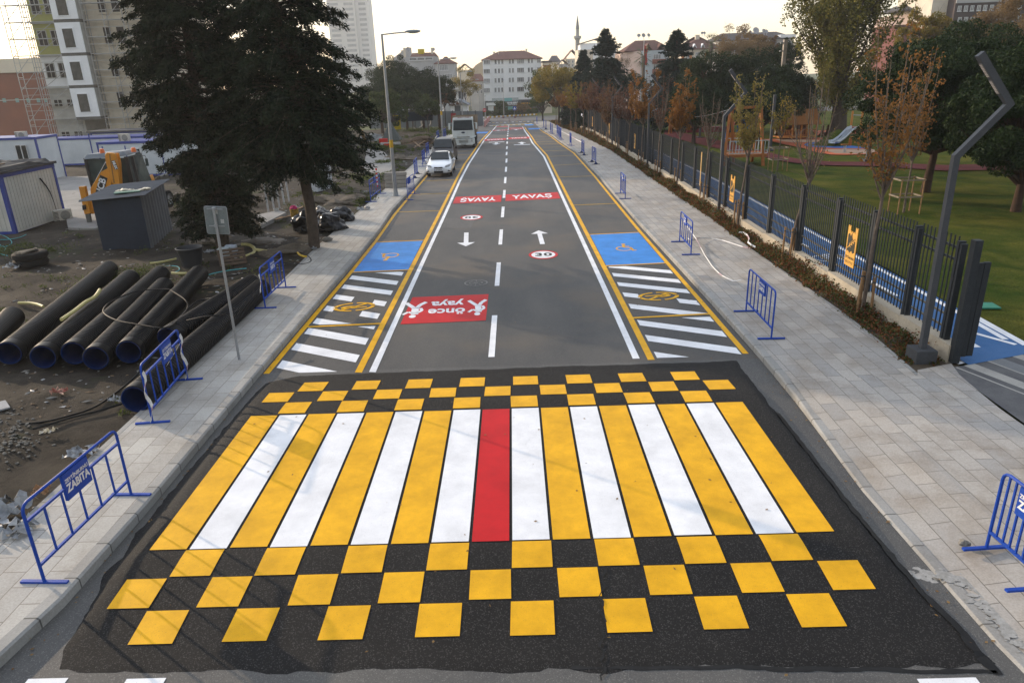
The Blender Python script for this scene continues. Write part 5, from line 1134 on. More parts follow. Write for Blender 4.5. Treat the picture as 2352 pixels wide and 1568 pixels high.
def weeds():
    rg = np.random.default_rng(19); P = []
    for _ in range(1500):
        x = il(20)-.3-abs(rg.normal())*9; y = rg.uniform(10, 95)
        if mnoise.noise(Vector((x*.25, y*.25, 8))) > .05: P.append(cluster((x, y, dirt_h(x, y)+.05), rg.uniform(.1, .3), 30, rg, .5, .2))
    for U, V, n, R__ in [(1215, 475, 26, .9), (1160, 640, 20, .8), (1200, 560, 26, 1.0), (1220, 520, 26, .9), (1280, 455, 18, 1.2), (1255, 470, 12, 1.0), (1240, 400, 30, 3), (1330, 415, 30, 3), (1410, 420, 20, 2), (330, 890, 12, .8), (410, 880, 10, .6), (20, 800, 22, 1.0), (860, 560, 10, .5), (150, 800, 8, .5)]:
        p = gp(U, V, .1)
        for _ in range(n*2): a = rg.normal(size=2)*R__*.6; x, y = p.x+a[0], p.y+a[1]; P.append(cluster((x, y, dirt_h(x, y)+.1), rg.uniform(.12, .3)*(1+p.y/80), 34, rg, .7, .2)) if x < il(y)-.1 else None
    P = np.concatenate(P); V, F = leaves(P, .08, rg, 3.0); k_ = np.repeat(1+np.clip((P[:, 1]-25)/40, 0, 2.0), 4)[:, None]; c = np.repeat(P, 4, 0); V = c+(V-c)*k_
    tag(np_mesh('weeds', V, F, leafmat('weed_green', (.035, .055, .012), (.10, .12, .03), .3)), 'green weeds scattered over the dirt lot', 'weeds', kind='stuff')
weeds()
# ================================================================ STREET FURNITURE
BLUE = M('blue_enamel', (.010, .055, .34), (.008, .045, .27), 8, .5, .1, 60, spec=.2)
BLUE_D = M('dark_blue_enamel', (.012, .022, .07), (.012, .02, .05), 8, .45)
WLET = M('white_lettering', (.72, .73, .75), rough=.5)
GALV = M('lamp_post_grey', (.30, .315, .33), (.25, .265, .28), 4, .42, .1, 40, metal=.45)
ZIG = M('graphite_steel', (.065, .068, .075), (.052, .056, .062), 4, .55, .05, 40, spec=.2)
CONC = M('cast_concrete', (.35, .32, .27), (.26, .24, .21), 2, .9, .5, 25)
RUBBER = M('black_rubber', (.014, .014, .015), (.022, .021, .02), 6, .7, .2)
# ---- left street lamps
def street_lamp(label, p, H=8.1, arm=1.25, det=True):
    r = thing('street_lamp', label, 'street lamp', p, 0, 'grey street lamps along the left pavement')
    MB().tube([(0, 0, 0), (0, 0, H)], [.11, .055], 10).build('pole', GALV, r, True)
    MB().bx(-.2, .2, -.2, .2, 0, .025).build('base_plate', GALV, r)
    m = MB(); m.lathe((0, 0, 0), [(.17, .025), (.14, .12), (.115, .4)], 10); m.build('collar', GALV, r, True)
    MB().tube([(0, 0, H-.03), (arm*.5, 0, H+.02), (arm, 0, H+.05)], .033, 8).build('arm', GALV, r, True)
    m = MB(); m.blob((arm+.33, 0, H+.08), 1, 2, 0, 1, 0, (.42, .15, .085)); h_ = m.build('lamp_head', M('lamp_head_grey', (.30, .34, .36), rough=.35), r, True)
    m = MB(); m.blob((arm+.36, 0, H+.045), 1, 2, 0, 1, 0, (.3, .11, .07)); m.build('lens', M('lamp_lens', (.4, .42, .42), rough=.15), h_, True)
    if det: m = MB(); m.lathe((0, 0, 0), [(.104, 2.55), (.102, 2.95)], 10); m.build('sticker', M('yellow_sticker', (.55, .33, .02), rough=.5), r)
    return r
for i, (x, y_, lb) in enumerate([(-6.42, 39.4, 'nearest grey street lamp, rising beside the stack of kerb stones'), (-7.5, 80.8, 'second grey street lamp, standing behind the dark van and left of the tipper truck')]):
    street_lamp(lb, (x, y_, zg(y_)+.146))
for U, V, y_, lb in [(1456, 229, 123, 'third grey street lamp, rising right of the tipper truck cab'), (1485, 254, 158, 'fourth grey street lamp, in front of the small grey house'), (1514, 262, 165, 'slim grey lamp post at the left corner of the white five storey block')]:
    p = dp(U, V, y_); street_lamp(lb, (p.x, y_, zg(y_)), p.z-zg(y_), det=False)
for U, V, lb in [(1591, 255, 'thin grey lamp post in front of the white five storey block'), (1534, 305, 'short lamp post between two trees left of the bank shop front')]:
    p = dp(U, V, 180); r = thing('lamp_post', lb, 'lamp post', (p.x, 180, zg(180))); MB().tube([(0, 0, 0), (0, 0, p.z-zg(180))], [.09, .05], 8).build('pole', GALV, r); m = MB(); m.box((0, 0, p.z-zg(180)+.05), (.6, .25, .12)); m.build('lamp_head', GALV, r)
# ---- zigzag lamps
def offset_path(pts, wds):
    L_, R2 = [], []
    for i, p in enumerate(pts):
        a = Vector(pts[max(0, i-1)]); b = Vector(p); c = Vector(pts[min(len(pts)-1, i+1)])
        d1 = (b-a).normalized() if i else (c-b).normalized(); d2 = (c-b).normalized() if i < len(pts)-1 else d1
        n1 = Vector((-d1.y, d1.x)); n2 = Vector((-d2.y, d2.x)); n = (n1+n2).normalized(); k = wds[i]/2/max(.3, n.dot(n1)); L_.append(b+n*k); R2.append(b-n*k)
    return L_, R2
def zigzag(label, p, s=1.0):
    r = thing('zigzag_lamp', label, 'lamp post', p, 0, 'zigzag lamp posts along the park fence')
    def seg(a, b, nm):
        pts = [(0, .3), (-.03, 4.1), (.76, 5.0), (.06, 5.86)]; Lf, Rt = offset_path(pts, [.115, .115, .115, .13]); m = MB(); t_ = .055
        vs = [(q.x*s, y, q.y*s) for q in (Lf[a], Rt[a], Rt[b], Lf[b]) for y in (-t_, t_)]
        m.add(vs, [(0, 2, 4, 6), (7, 5, 3, 1), (0, 1, 3, 2), (2, 3, 5, 4), (4, 5, 7, 6), (6, 7, 1, 0)]); return m.build(nm, ZIG, r)
    seg(0, 1, 'pole'); seg(1, 2, 'arm'); h_ = seg(2, 3, 'lamp_head')
    MB().box((0, 0, .15), (.42, .42, .32)).build('base', M('dark_concrete_base', (.06, .065, .07), (.05, .05, .055), 5, .8), r, bevel=.01)
    d = Vector((-.70, 0, .86)).normalized(); n = Vector((-.86, 0, -.70)).normalized()
    for k in (.25, .62):
        c = Vector((.76, 0, 5.0))+d*(k+.18)+n*.066; T = Matrix((d, Vector((0, 1, 0)), n)).transposed(); m = MB(); m.box(c, (.30, .09, .012), M=T); q_ = m.build('led_panel', M('led_frame', (.16, .15, .14), rough=.5), h_)
    for k in (.25, .62):
        m = MB()
        for j in range(8): m.box(Vector((.76, 0, 5.0))+d*(k+.06+j*.034)+n*.0745, (.02, .07, .006), M=Matrix((d, Vector((0, 1, 0)), n)).transposed())
        m.build('led_strip', M('led_lens', (.62, .56, .5), rough=.3), h_)
    return r
zl = [('largest zigzag lamp, on a block in the bed at the near end of the fence', 8.22, 13.62), ('second zigzag lamp, next to the pale leaved sapling', 8.62, 30.3), ('third zigzag lamp, right of the bushy orange brown sapling', 8.86, 48.4), ('fourth zigzag lamp, among the purplish saplings', 8.82, 65.6), ('fifth zigzag lamp, thin among dark red saplings', 8.8, 83), ('sixth zigzag lamp, far down the fence near the pale banner', 8.6, 99), ('seventh zigzag lamp, between golden and amber saplings', 8.5, 115), ('last and smallest zigzag lamp at the far end of the fence', 8.4, 132)]
z0 = None
for lb, x, y_ in zl:
    p = (x, y_, zg(y_)+.08)
    if z0 is None: z0 = zigzag(lb, p)
    else: dup(z0, p, 0, lb)
# ---- park fence
FD = M('fence_graphite', (.022, .026, .03), (.03, .034, .038), 5, .6, .05, spec=.2)
FDL = M('fence_rail_light', (.13, .12, .09), (.10, .095, .08), 5, .5)
fen = thing('park_fence', 'tall graphite steel picket fence on a low concrete wall along the park', 'fence', (0, 0, 0))
py = [13.85, 15.42, 17.35, 19.36, 21.95, 24.75]
while py[-1] < 134: py.append(py[-1]+2.85)
def fxx(y): return 8.78 + (.25*min(1, max(0, (y-20)/20)))
pm = None; pn = {}
for i, y_ in enumerate(py):
    hz = zg(y_)+.5
    if pm is None: pm = MB().bx(-.06, .06, -.085, -.012, -.02, 1.98).bx(-.07, .07, .0, .085, -.02, 2.02).build('post', FD, fen, bevel=.006); o = pm
    else: o = bpy.data.objects.new('post', pm.data); C.objects.link(o); o.parent = fen
    o.location = (fxx(y_), y_, hz)
    if i < len(py)-1:
        L_ = py[i+1]-y_; k = round(L_, 2)
        if k not in pn:
            m = MB(); n = int((L_-.25)/.125); yy0 = .14
            for j in range(n): yy = yy0+(L_-.28)*(j+.0)/(n-1); m.bx(-.010, .010, yy-.012, yy+.012, .05, 2.1)
            for z in (1.6, 1.84): m.bx(.01, .045, .09, L_-.09, z, z+.045)
            for z in (.2, .46): m.bx(.01, .045, .09, L_-.09, z, z+.04, 1)
            o = m.build('panel', [FD, FDL], fen); pn[k] = o.data
        else: o = bpy.data.objects.new('panel', pn[k]); C.objects.link(o); o.parent = fen
        z_ = zg(y_+L_/2)+.5; o.location = (fxx(y_), y_, z_); o.rotation_euler.z = -math.atan2(fxx(y_+L_)-fxx(y_), L_)
m = MB(); PW = M('plinth_concrete', (.42, .37, .29), (.32, .28, .22), 1.2, .9, .3, 30); Y = []
for i in range(len(py)-1):
    y0, y1 = (py[i] if i else 13.45), py[i+1]; zt = zg((y0+y1)/2)+.5
    m.bx(fxx(y0)-.13, fxx(y0)+.14, y0+(.001 if i else 0), y1-.012, zg(y1)-.1, zt-.012*(i % 2))
m.build('plinth_wall', PW, fen)
def fence_extra():
    # heavy gate post and folded gate leaf
    g = thing('park_gate', 'dark steel gate leaf folded open at the near end of the fence', 'gate', (8.76, 13.4, .12))
    MB().bx(-.075, .075, -.08, .08, 0, 2.5).build('post', FD, g, bevel=.008)
    lf = MB().bx(.085, .21, -.03, .05, .12, 2.05).build('gate_leaf', FD, g, bevel=.008); MB().bx(.235, .36, .0, .08, .12, 2.05).build('gate_leaf', FD, g, bevel=.008)
    m = MB()
    for k in range(5): m.bx(.076, .34, .01, .03, .35+k*.4, .38+k*.4)
    m.build('hinge', FD, g)
fence_extra()
# amber municipal plates on the fence
AMB = M('amber_plate', (.62, .33, .06), (.55, .28, .05), 3, .5)
def plate(label, y_, s=1.0, txt=True):
    x = fxx(y_)-.03; r = thing('emblem_plate', label, 'sign', (x, y_, zg(y_)+1.42), R_(-90), 'amber emblem plates on the fence')
    W, H = .27, .52
    out = [(-W, -H), (W, -H), (W, H), (W-.04, H), (W-.04, H-.03), (W-.08, H-.03), (W-.08, H), (W-.12, H), (W-.12, H-.16), (.10, H-.16), (.10, H-.13), (.06, H-.13), (.06, H-.16), (.0, H-.16), (.0, H-.13), (-.04, H-.13), (-.04, H-.16), (-.1, H-.16), (-.1, H-.13), (-.14, H-.13), (-.14, H+.0), (-.18, H), (-.18, H-.03), (-.22, H-.03), (-.22, H), (-W, H)]
    T = Matrix.Rotation(R_(90), 4, 'X')
    m = MB(); m.prism(out, 0, .02, 0, T); m.build('plate', AMB, r)
    m = MB(); lf = [(-.22, .28), (-.15, .33), (-.08, .25), (-.02, .36), (.03, .22), (.1, .18), (.14, .24), (.2, .22), (.22, -.12), (.12, -.16), (.05, -.1), (-.05, -.18), (-.14, -.12), (-.22, -.16)]
    m.prism(lf, .0205, .024, 0, T); em = m.build('emblem', M('emblem_black', (.02, .022, .012), rough=.5), r)
    m = MB(); m.prism([(-.2, -.06), (-.19, -.08), (.2, .2), (.2, .22)], .0245, .0265, 0, T)
    for k in range(4):
        for sg in (1, -1):
            cx_, cy_ = -.1+k*.08, .0+k*.06; a = math.atan2(.28, .4)+sg*.7; m.prism([(cx_, cy_), (cx_+.05*math.cos(a+.3), cy_+.05*math.sin(a+.3)), (cx_+.11*math.cos(a), cy_+.11*math.sin(a)), (cx_+.05*math.cos(a-.3), cy_+.05*math.sin(a-.3))], .0245, .0268, 0, T)
    m.build('olive_branch', AMB, em)
    m = MB(); add_text(m, 'ZEYTİNBURNU', T @ Matrix.Translation((0, -.30, .0215)), .085, .003, .85); add_text(m, 'BELEDİYESİ', T @ Matrix.Translation((0, -.42, .0215)), .085, 0, .95); m.build('lettering', M('emblem_black', (.02, .022, .012)), r)
    return r
q0 = plate('amber castle shaped emblem plate nearest the gate, fully visible', 18.35)
for y_, lb in [(29.4, 'amber emblem plate half hidden by the second zigzag lamp'), (54.5, 'small amber emblem plate in the dark stretch right of the fourth zigzag lamp'), (69, 'small amber emblem plate left of the fourth zigzag lamp'), (83.5, 'far amber emblem plate near the fifth zigzag lamp'), (108, 'tiny amber emblem plate left of the pale banner')]:
    dup(q0, (fxx(y_)-.03, y_, zg(y_)+1.42), R_(-90), lb)
m = MB(); m.bx(-.02, 0, -1.6, 1.6, 0, 1.1); o = m.build('banner', M('pale_banner', (.55, .57, .62), (.35, .4, .55), 3, .6), None, loc=(fxx(95)-.06, 95, zg(95)+.9)); tag(o, 'pale blue and white banner tied to the far part of the park fence', 'banner')
m = MB(); m.bx(-.02, 0, -.06, .06, 0, 1.5); o = m.build('yellow_board', M('raw_board', (.5, .33, .14), rough=.8), None, loc=(8.62, 33.6, zg(33.6)+1.0)); tag(o, 'narrow yellow wooden strip tied to a sapling trunk', 'wooden strip')
# ---- cycle path paint
def park_poly(mb, pts, dz, mi=0): mb.add([gp(u, v, dz) for u, v in pts], [tuple(range(len(pts)))], mi)
m = MB(); strip(m, lambda y: cpx(y)-.24, lambda y: cpx(y)-.1, 14.6, 130, .144, 1.5); m.build('edge_line', P_W, cyc)
m = MB(); park_poly(m, [(3068, 1000), (3078, 990), (3300, 1112), (3296, 1125)], .145); m.build('edge_line', P_W, cyc)
m = MB(); park_poly(m, [(3062, 1087), (3080, 1084), (3172, 1137), (3158, 1139)], .1455); m.build('paint_bar', P_W, cyc)
m = MB(); park_poly(m, [(3020, 1146), (3040, 1142), (3126, 1122), (3138, 1130), (3034, 1152)], .145); m.build('paint_bar', P_W, cyc)
m = MB(); park_poly(m, [(3150, 1118), (3260, 1096), (3262, 1108), (3162, 1127)], .145); m.build('paint_bar', P_W, cyc)
def carrow(U, V, L_=1.5, az=0, s=1):
    p = gp(U, V, .14); m = MB(); T = place(p.x, p.y, az, s); vs = lambda P: [Vector(((T @ Vector((x, y, 0))).x, (T @ Vector((x, y, 0))).y, zg((T @ Vector((x, y, 0))).y)+.146)) for x, y in P]
    m.add(vs([(-.06, -L_/2), (.06, -L_/2), (.06, L_/2-.4), (-.06, L_/2-.4)]), [(0, 1, 2, 3)]); m.add(vs([(-.2, L_/2-.4), (.2, L_/2-.4), (0, L_/2)]), [(0, 1, 2)]); m.build('path_arrow', P_W, cyc)
carrow(3112, 1062, 1.35, R_(28)); 
for y_ in range(18, 110, 6):
    m = MB(); m.add([(9.9, y_, zg(y_)+.145), (10.02, y_, zg(y_)+.145), (10.02, y_+1.6, zg(y_+1.6)+.145), (9.9, y_+1.6, zg(y_+1.6)+.145)], [(0, 1, 2, 3)]); m.build('path_dash', P_W, cyc)
def bike_sym(x, y):
    m = MB(); P = arcband(-.42, 0, .22, .28, 0, 360, 14)+arcband(.42, 0, .22, .28, 0, 360, 14)+band([(-.42, 0), (-.15, .35), (.3, .35), (.42, 0)], .06)+band([(-.15, .35), (0, 0), (.3, .35)], .06)+band([(-.42, 0), (0, 0)], .06)+band([(.25, .45), (.45, .45)], .06)
    T = place(x, y, R_(0), .9, 1.5); m_ = m
    for Q in P: m_.add([Vector(((T @ Vector((a, b, 0))).x, (T @ Vector((a, b, 0))).y, zg((T @ Vector((a, b, 0))).y)+.147)) for a, b in Q], [tuple(range(len(Q)))])
    m.build('bicycle_mark', P_W, cyc)
bike_sym(10.1, 22.3); bike_sym(9.9, 40)
# striped plaza by the gate
PZ = [M('plaza_pale', (.36, .35, .32), (.29, .28, .26), 2, .85, .2), M('plaza_dark', (.085, .085, .09), (.13, .13, .13), 2, .85, .2), M('plaza_mid', (.19, .20, .205), (.15, .155, .16), 2, .85, .2)]
m = MB(); m.add([(8.2, 3, .133), (40, 3, .133), (40, 22, .133), (10.8, 13.79, .133), (8.9, 13.19, .133), (8.45, 13.1, .133)], [(0, 1, 2, 3, 4, 5)], 0); pz = struct(m.build('plaza', [PZ[1]]), 'dark and pale striped stone paving by the gate')
for k, (a0, a1, mi) in enumerate([(.12, .17, 0), (.34, .62, 0), (.95, 1.0, 0), (1.0, 1.35, 2), (1.62, 1.9, 0), (2.3, 2.6, 2), (2.9, 2.95, 0), (3.3, 3.6, 0)]):
    d = Vector((.345, -.94)); n = Vector((.94, .345)); o_ = Vector((8.5, 13.08)); m = MB(); A = o_+n*a0; B = o_+n*a1; m.add([(A.x+d.x*t, A.y+d.y*t, .1365) for t in (.03, 9)]+[(B.x+d.x*t, B.y+d.y*t, .1365) for t in (9, .03)], [(0, 1, 2, 3)]); m.build('stone_band', PZ[mi], pz)
# ---- crowd control barriers
def barrier(label, A, B, kind='A', H=1.1, plateside=-1, plate_at=.5, bars=5, text=True, tri=False, mt=None, plate_w=.42):
    A = Vector(A); B = Vector(B); L_ = (B-A).xy.length; rz = math.atan2(B.y-A.y, B.x-A.x); dzz = B.z-A.z
    r = thing('crowd_barrier', label, 'barrier', A, rz, 'blue crowd control barriers along the pavements'); sh = dzz/L_; mt = mt or BLUE
    def P(x, z, y=0): return Vector((x, y, z+sh*x))
    R1 = .020; c = .1
    fr = [P(0, .02)]+[P(0, H-c)]+[P(c*(1-math.cos(a)), H-c+c*math.sin(a)) for a in (.5, 1.0)]+[P(c, H), P(L_-c, H)]+[P(L_-c*(1-math.cos(a)), H-c+c*math.sin(a)) for a in (1.0, .5)]+[P(L_, H-c), P(L_, .02)]
    MB().tube(fr, R1, 8).build('frame', mt, r, True)
    MB().bar(P(0, .25), P(L_, .25), .032).build('bottom_rail', mt, r)
    top = H
    if kind == 'A': top = H*.8; MB().bar(P(0, top), P(L_, top), .032).build('middle_rail', mt, r)
    for k in range(bars): x = L_*(k+1)/(bars+1); MB().bar(P(x, .262), P(x, top-.014), .022, up=(0, 1, 0)).build('bar', mt, r)
    for x in (0, L_):
        m = MB(); m.bar(P(x, .015, -.3), P(x, .015, .3), .05, .028)
        if tri: m.add([P(x, .03, -.14), P(x, .03, .14), P(x, .2, 0)]+[p_+Vector((.006, 0, 0)) for p_ in (P(x, .03, -.14), P(x, .03, .14), P(x, .2, 0))], [(0, 1, 2), (5, 4, 3)])
        m.build('foot', BLUE_D if tri else mt, r)
    pc = L_*plate_at; ph = .30; m = MB(); x0, x1 = pc-plate_w/2, pc+plate_w/2; z1 = H-.02; z0 = z1-ph*plate_w/.42
    m.add([P(x0, z0, -.02), P(x1, z0, -.02), P(x1, z1, -.02), P(x0, z1, -.02), P(x0, z0, .02), P(x1, z0, .02), P(x1, z1, .02), P(x0, z1, .02)], [(0, 1, 2, 3), (7, 6, 5, 4), (0, 4, 5, 1), (1, 5, 6, 2), (2, 6, 7, 3), (3, 7, 4, 0)]); pl = m.build('sign_plate', mt, r)
    if text:
        s_ = -1 if plateside < 0 else 1
        T = Matrix.Translation(P(pc, (z0+z1)/2, -.0225)) if plateside < 0 else Matrix.Translation(P(pc, (z0+z1)/2, .0225)) @ Matrix.Rotation(math.pi, 4, 'Z')
        T = T @ Matrix(((1, 0, 0, 0), (sh*(-1 if plateside > 0 else 1), 1, 0, 0), (0, 0, 1, 0), (0, 0, 0, 1))) @ Matrix.Rotation(R_(90), 4, 'X')
        m = MB(); add_text(m, 'ZEYTİNBURNU', T @ Matrix.Translation((0, .075, 0)), .058*plate_w/.42, .002, .95); add_text(m, 'ZABITA', T @ Matrix.Translation((0, -.035, 0)), .125*plate_w/.42, .006, .88); m.build('lettering', WLET, pl)
    return r
def bp_(U, V, dz=.146): p = gp(U, V, dz); return p
def tape(nm, pts, label, w_=.05, cat='tape'):
    m = MB(); vs = []
    for i, p in enumerate(pts):
        p = Vector(p); a = math.sin(i*1.3)*.8; vs += [p+Vector((math.cos(a)*w_*.3, math.sin(a)*w_*.3, w_*.45)), p-Vector((math.cos(a)*w_*.3, math.sin(a)*w_*.3, w_*.35))]
    m.add(vs, [(2*i, 2*i+1, 2*i+3, 2*i+2) for i in range(len(pts)-1)], 0)
    m.f = list(m.f); m.m = [1 if (i % 5 == 2) else 0 for i in range(len(m.f))]
    o = m.build(nm, [M('tape_white', (.62, .62, .62), rough=.5), M('tape_print', (.45, .30, .33), rough=.5)]); sm = o.modifiers.new('thick', 'SOLIDIFY'); sm.thickness = .003
    return tag(o, label, cat)
GRPB = 'blue crowd control barriers along the pavements'
# left pavement
b1 = barrier('large blue barrier at the lower left with white lettering, nearest the camera', bp_(142, 1842), bp_(416, 1566), 'A', 1.1, -1, .5, 5, plate_w=.52)
b2 = barrier('blue barrier on the left pavement with striped tape hanging down both its legs', bp_(484, 1338), bp_(594, 1202), 'A', 1.12, -1, .62, 5, plate_w=.5)
b3 = barrier('blue barrier beside the last black pipes on the left pavement', bp_(840, 975), bp_(905, 910), 'A', 1.12, -1, .5, 5, plate_w=.48)
A1 = b2.location.copy(); A2 = bp_(594, 1202)
for A_, nm in ((A1, 'striped warning tape wound down the near leg of the second left barrier'), (A2, 'striped warning tape wound down the far leg of the second left barrier')):
    tape('warning_tape', [A_+Vector((.035*math.sin(i*1.1)+.03, -.03+.02*math.cos(i), 1.0-i*.095)) for i in range(11)], nm, .07)
tape('warning_tape', [Vector((A2.x+.02, A2.y-.05*i, .95-.01*i)) for i in range(3)]+[Vector((A2.x-.1*i, A2.y-.1*i-.1, .9-.16*i)) for i in range(5)], 'loose end of tape at the far corner of the second left barrier', .06)
tape('warning_tape', [bp_(840, 975)+Vector((-.03+.03*math.sin(i), -.02, .95-i*.1)) for i in range(6)], 'torn white tape on the near leg of the barrier beside the pipes', .06)
for (a, b, lb, pl, tr) in [((1174, 639), (1205, 613), 'blue barrier standing sideways at the rubble edge before the kerb stone stack', .5, False), ((1291, 633, .0), (1312, 614, .14), 'blue barrier straddling the kerb right of the kerb stone stack', .35, False), ((1313, 564), (1322, 551), 'blue barrier with triangular feet left of the white car', .5, True), ((1338, 527), (1346, 518), 'blue barrier left of the dark van, nearer one of two', .5, False), ((1350, 500), (1358, 492), 'blue barrier left of the dark van, farther one of two', .5, False), ((1383, 452), (1390, 446), 'small blue barrier behind the dark van roof', .5, False), ((1404, 444), (1412, 438), 'small blue barrier by the second grey street lamp', .5, False)]:
    A_ = gp(a[0], a[1], a[2] if len(a) > 2 else .146); B_ = gp(b[0], b[1], b[2] if len(b) > 2 else .146); B_.z = max(B_.z, zg(B_.y)+.1)
    barrier(lb, A_, B_, 'A', 1.1, 1, pl, 5, True, tr, BLUE)
# right pavement
barrier('blue barrier cut off by the right edge of the picture, orange tape on its post', bp_(3120, 1735), bp_(3262, 1865), 'B', 1.1, -1, .72, 6, plate_w=.5)
barrier('blue barrier with lettering plate on the right pavement beside the hatched bay', bp_(2360, 985), bp_(2440, 1072), 'B', 1.1, -1, .55, 6)
barrier('blue barrier on the right pavement from which white tape trails', bp_(2150, 765), bp_(2186, 806), 'A', 1.1, -1, .42, 5)
for (a, b, lb, k, tr) in [((1963, 612), (1978, 629), 'blue barrier standing alone on the right pavement, next beyond the one with trailing tape', 'A', False), ((1873, 513), (1893, 525), 'blue barrier with triangular foot halfway along the right pavement', 'B', True), ((1840, 484), (1848, 492), 'blue barrier with tape wound round it, halfway along the right pavement', 'A', True), ((1803, 458), (1806, 461), 'blue barrier wrapped in blue sheeting beyond the taped one', 'B', False), ((1772, 440), (1774, 442), 'rightmost of three far blue barriers standing close together', 'B', False), ((1767, 434), (1769, 436), 'middle of three far blue barriers standing close together', 'B', False), ((1762, 428), (1764, 430), 'leftmost of three far blue barriers standing close together', 'B', False), ((1746, 423), (1748, 425), 'right one of a far pair of blue barriers', 'B', False), ((1741, 418), (1743, 420), 'left one of a far pair of blue barriers', 'B', False), ((1727, 409), (1732, 414), 'far blue barrier with tape by the second far blue bay', 'B', True), ((1720, 403), (1722, 405), 'thin far blue barrier seen end on', 'B', False), ((1698, 391), (1705, 394), 'farthest blue barrier on the right pavement by the corner tree', 'B', False)]:
    A_ = bp_(*a); B_ = bp_(*b); d = (B_-A_); d.z = 0
    if d.length < 1.2 or d.length > 2.3: d = d.normalized()*1.6; B_ = A_+d; B_.z = zg(B_.y)+.146
    barrier(lb, A_, B_, k, 1.1, -1, .5, 5, A_.y < 60, tr, BLUE)
for U, lb in ((1575, 'left one of two railing barriers standing across the far end of the road'), (1612, 'right one of two railing barriers standing across the far end of the road')):
    A_ = gp(U, 389-.03*(U-1575)); B_ = A_+Vector((2.2, 0, 0)); barrier(lb, A_, B_, 'B', 1.1, -1, .5, 8, False, False, M('railing_pink', (.25, .13, .15), rough=.5))
tape('warning_tape', [gp(u, v, z) for u, v, z in [(2174, 716, .5), (2190, 738, .35), (2203, 757, .25), (2217, 783, .2), (2230, 808, .18), (2250, 838, .17), (2262, 852, .17), (2275, 864, .16), (2285, 872, .16), (2300, 880, .2), (2318, 888, .3), (2330, 888, .55), (2345, 885, .7)]], 'long white warning tape sagging between two barriers on the right pavement', .032)
tape('warning_tape', [gp(u, v, .16) for u, v in [(2174, 752), (2184, 760), (2196, 756), (2215, 752), (2250, 754), (2285, 760), (2320, 771), (2350, 781), (2375, 786), (2392, 784)]], 'white warning tape lying across the right pavement into the shrubs', .035)
tape('warning_tape', [gp(u, v, .3) for u, v in [(2338, 735), (2352, 736), (2364, 744), (2370, 756), (2366, 766), (2378, 776), (2390, 782)]], 'white warning tape tangled in the shrubs by the fence', .06)
tape('warning_tape', [gp(u, v, .16) for u, v in [(1745, 405), (1770, 413), (1800, 428), (1820, 440), (1840, 450)]], 'white warning tape lying along the far right pavement', .08)
# ---- square traffic sign seen from the back
bs = gp(757, 1137, .146); tp = dp(676, 664, bs.y+.02)
r = thing('road_sign', 'square road sign seen from behind on a leaning galvanised pole', 'road sign', bs); T0 = tp-bs
MB().tube([(0, 0, 0), tuple(T0)], .028, 10).build('pole', GALV, r, True)
c_ = dp(687, 697, bs.y+.08)-bs; q = [dp(u, v, bs.y+.08)-bs for u, v in ((657, 739), (727, 741), (716, 654), (645, 653))]
ax = (q[1]-q[0]).normalized(); az_ = (q[3]-q[0]).normalized(); wd, hh = (q[1]-q[0]).length/2, (q[3]-q[0]).length/2; cc = (q[0]+q[1]+q[2]+q[3])/4; T = Matrix((ax, az_, ax.cross(az_))).transposed().to_4x4(); T.translation = cc
def rrect(w_, h_, c, n=4): return [(sx*(w_-c)+c*math.cos(R_(a0+90*k/n)), sy*(h_-c)+c*math.sin(R_(a0+90*k/n))) for sx, sy, a0 in ((1, 1, 0), (-1, 1, 90), (-1, -1, 180), (1, -1, 270)) for k in range(n+1)]
m = MB(); m.prism(rrect(wd, hh, .035), -.008, .008, 0, T); pn_ = m.build('panel', M('sign_back_grey', (.17, .20, .205), (.13, .155, .16), 4, .5, metal=.3), r)
m = MB(); m.tube([tuple(T @ Vector((x, y, 0))) for x, y in rrect(wd, hh, .035)], .009, 6, closed=True); m.build('rim', GALV, pn_)
for yy in (.28, -.13): m = MB(); m.bar(T @ Vector((-.16, yy*hh/.33, .04)), T @ Vector((.16, yy*hh/.33, .04)), .02).lathe(T @ Vector((-.02, yy*hh/.33, .03)), [(.0, -.03), (.045, -.02), (.045, .03), (0, .04)], 8); m.build('clamp', GALV, r)
for x, y in ((.02, .62), (.5, -.05)): m = MB(); m.prism([(x*wd-.035, y*hh-.04), (x*wd+.035, y*hh-.04), (x*wd+.035, y*hh+.04), (x*wd-.035, y*hh+.04)], .0085, .010, 0, T); m.build('sticker', M('pale_sticker', (.45, .46, .46), (.3, .31, .31), 60, .5), pn_)
# small far signs
def small_sign(label, U, V, y_, col, kind):
    c = dp(U, V, y_); r = thing('road_sign', label, 'road sign', (c.x, y_, zg(y_))); h_ = c.z-zg(y_); MB().cyl((0, 0, 0), (0, 0, h_), .035, n=6).build('pole', GALV, r); T = Matrix.Translation((0, -.05, h_)) @ Matrix.Rotation(R_(90), 4, 'X')
    m = MB()
    if kind == 'disc': m.prism([(.42*math.cos(R_(a)), .42*math.sin(R_(a))) for a in range(0, 360, 20)], 0, .02, 0, T)
    else: m.prism([(-.4, -.45), (.4, -.45), (.4, .45), (-.4, .45)], 0, .02, 0, T)
    pn2 = m.build('panel', col, r)
    m = MB()
    if kind == 'disc': m.prism([(-.3, -.07), (.3, -.07), (.3, .07), (-.3, .07)], .021, .03, 0, T)
    else: m.prism([(-.28, -.25), (.28, -.25), (0, .3)], .021, .03, 0, T)
    m.build('symbol', WLET, pn2)
small_sign('round red no entry sign left of the bank shop front', 1533, 349, 175, M('sign_red', (.5, .02, .02)), 'disc'); small_sign('square blue pedestrian crossing sign before the bank shop', 1628, 343, 180, M('sign_blue', (.03, .10, .42)), 'sq')
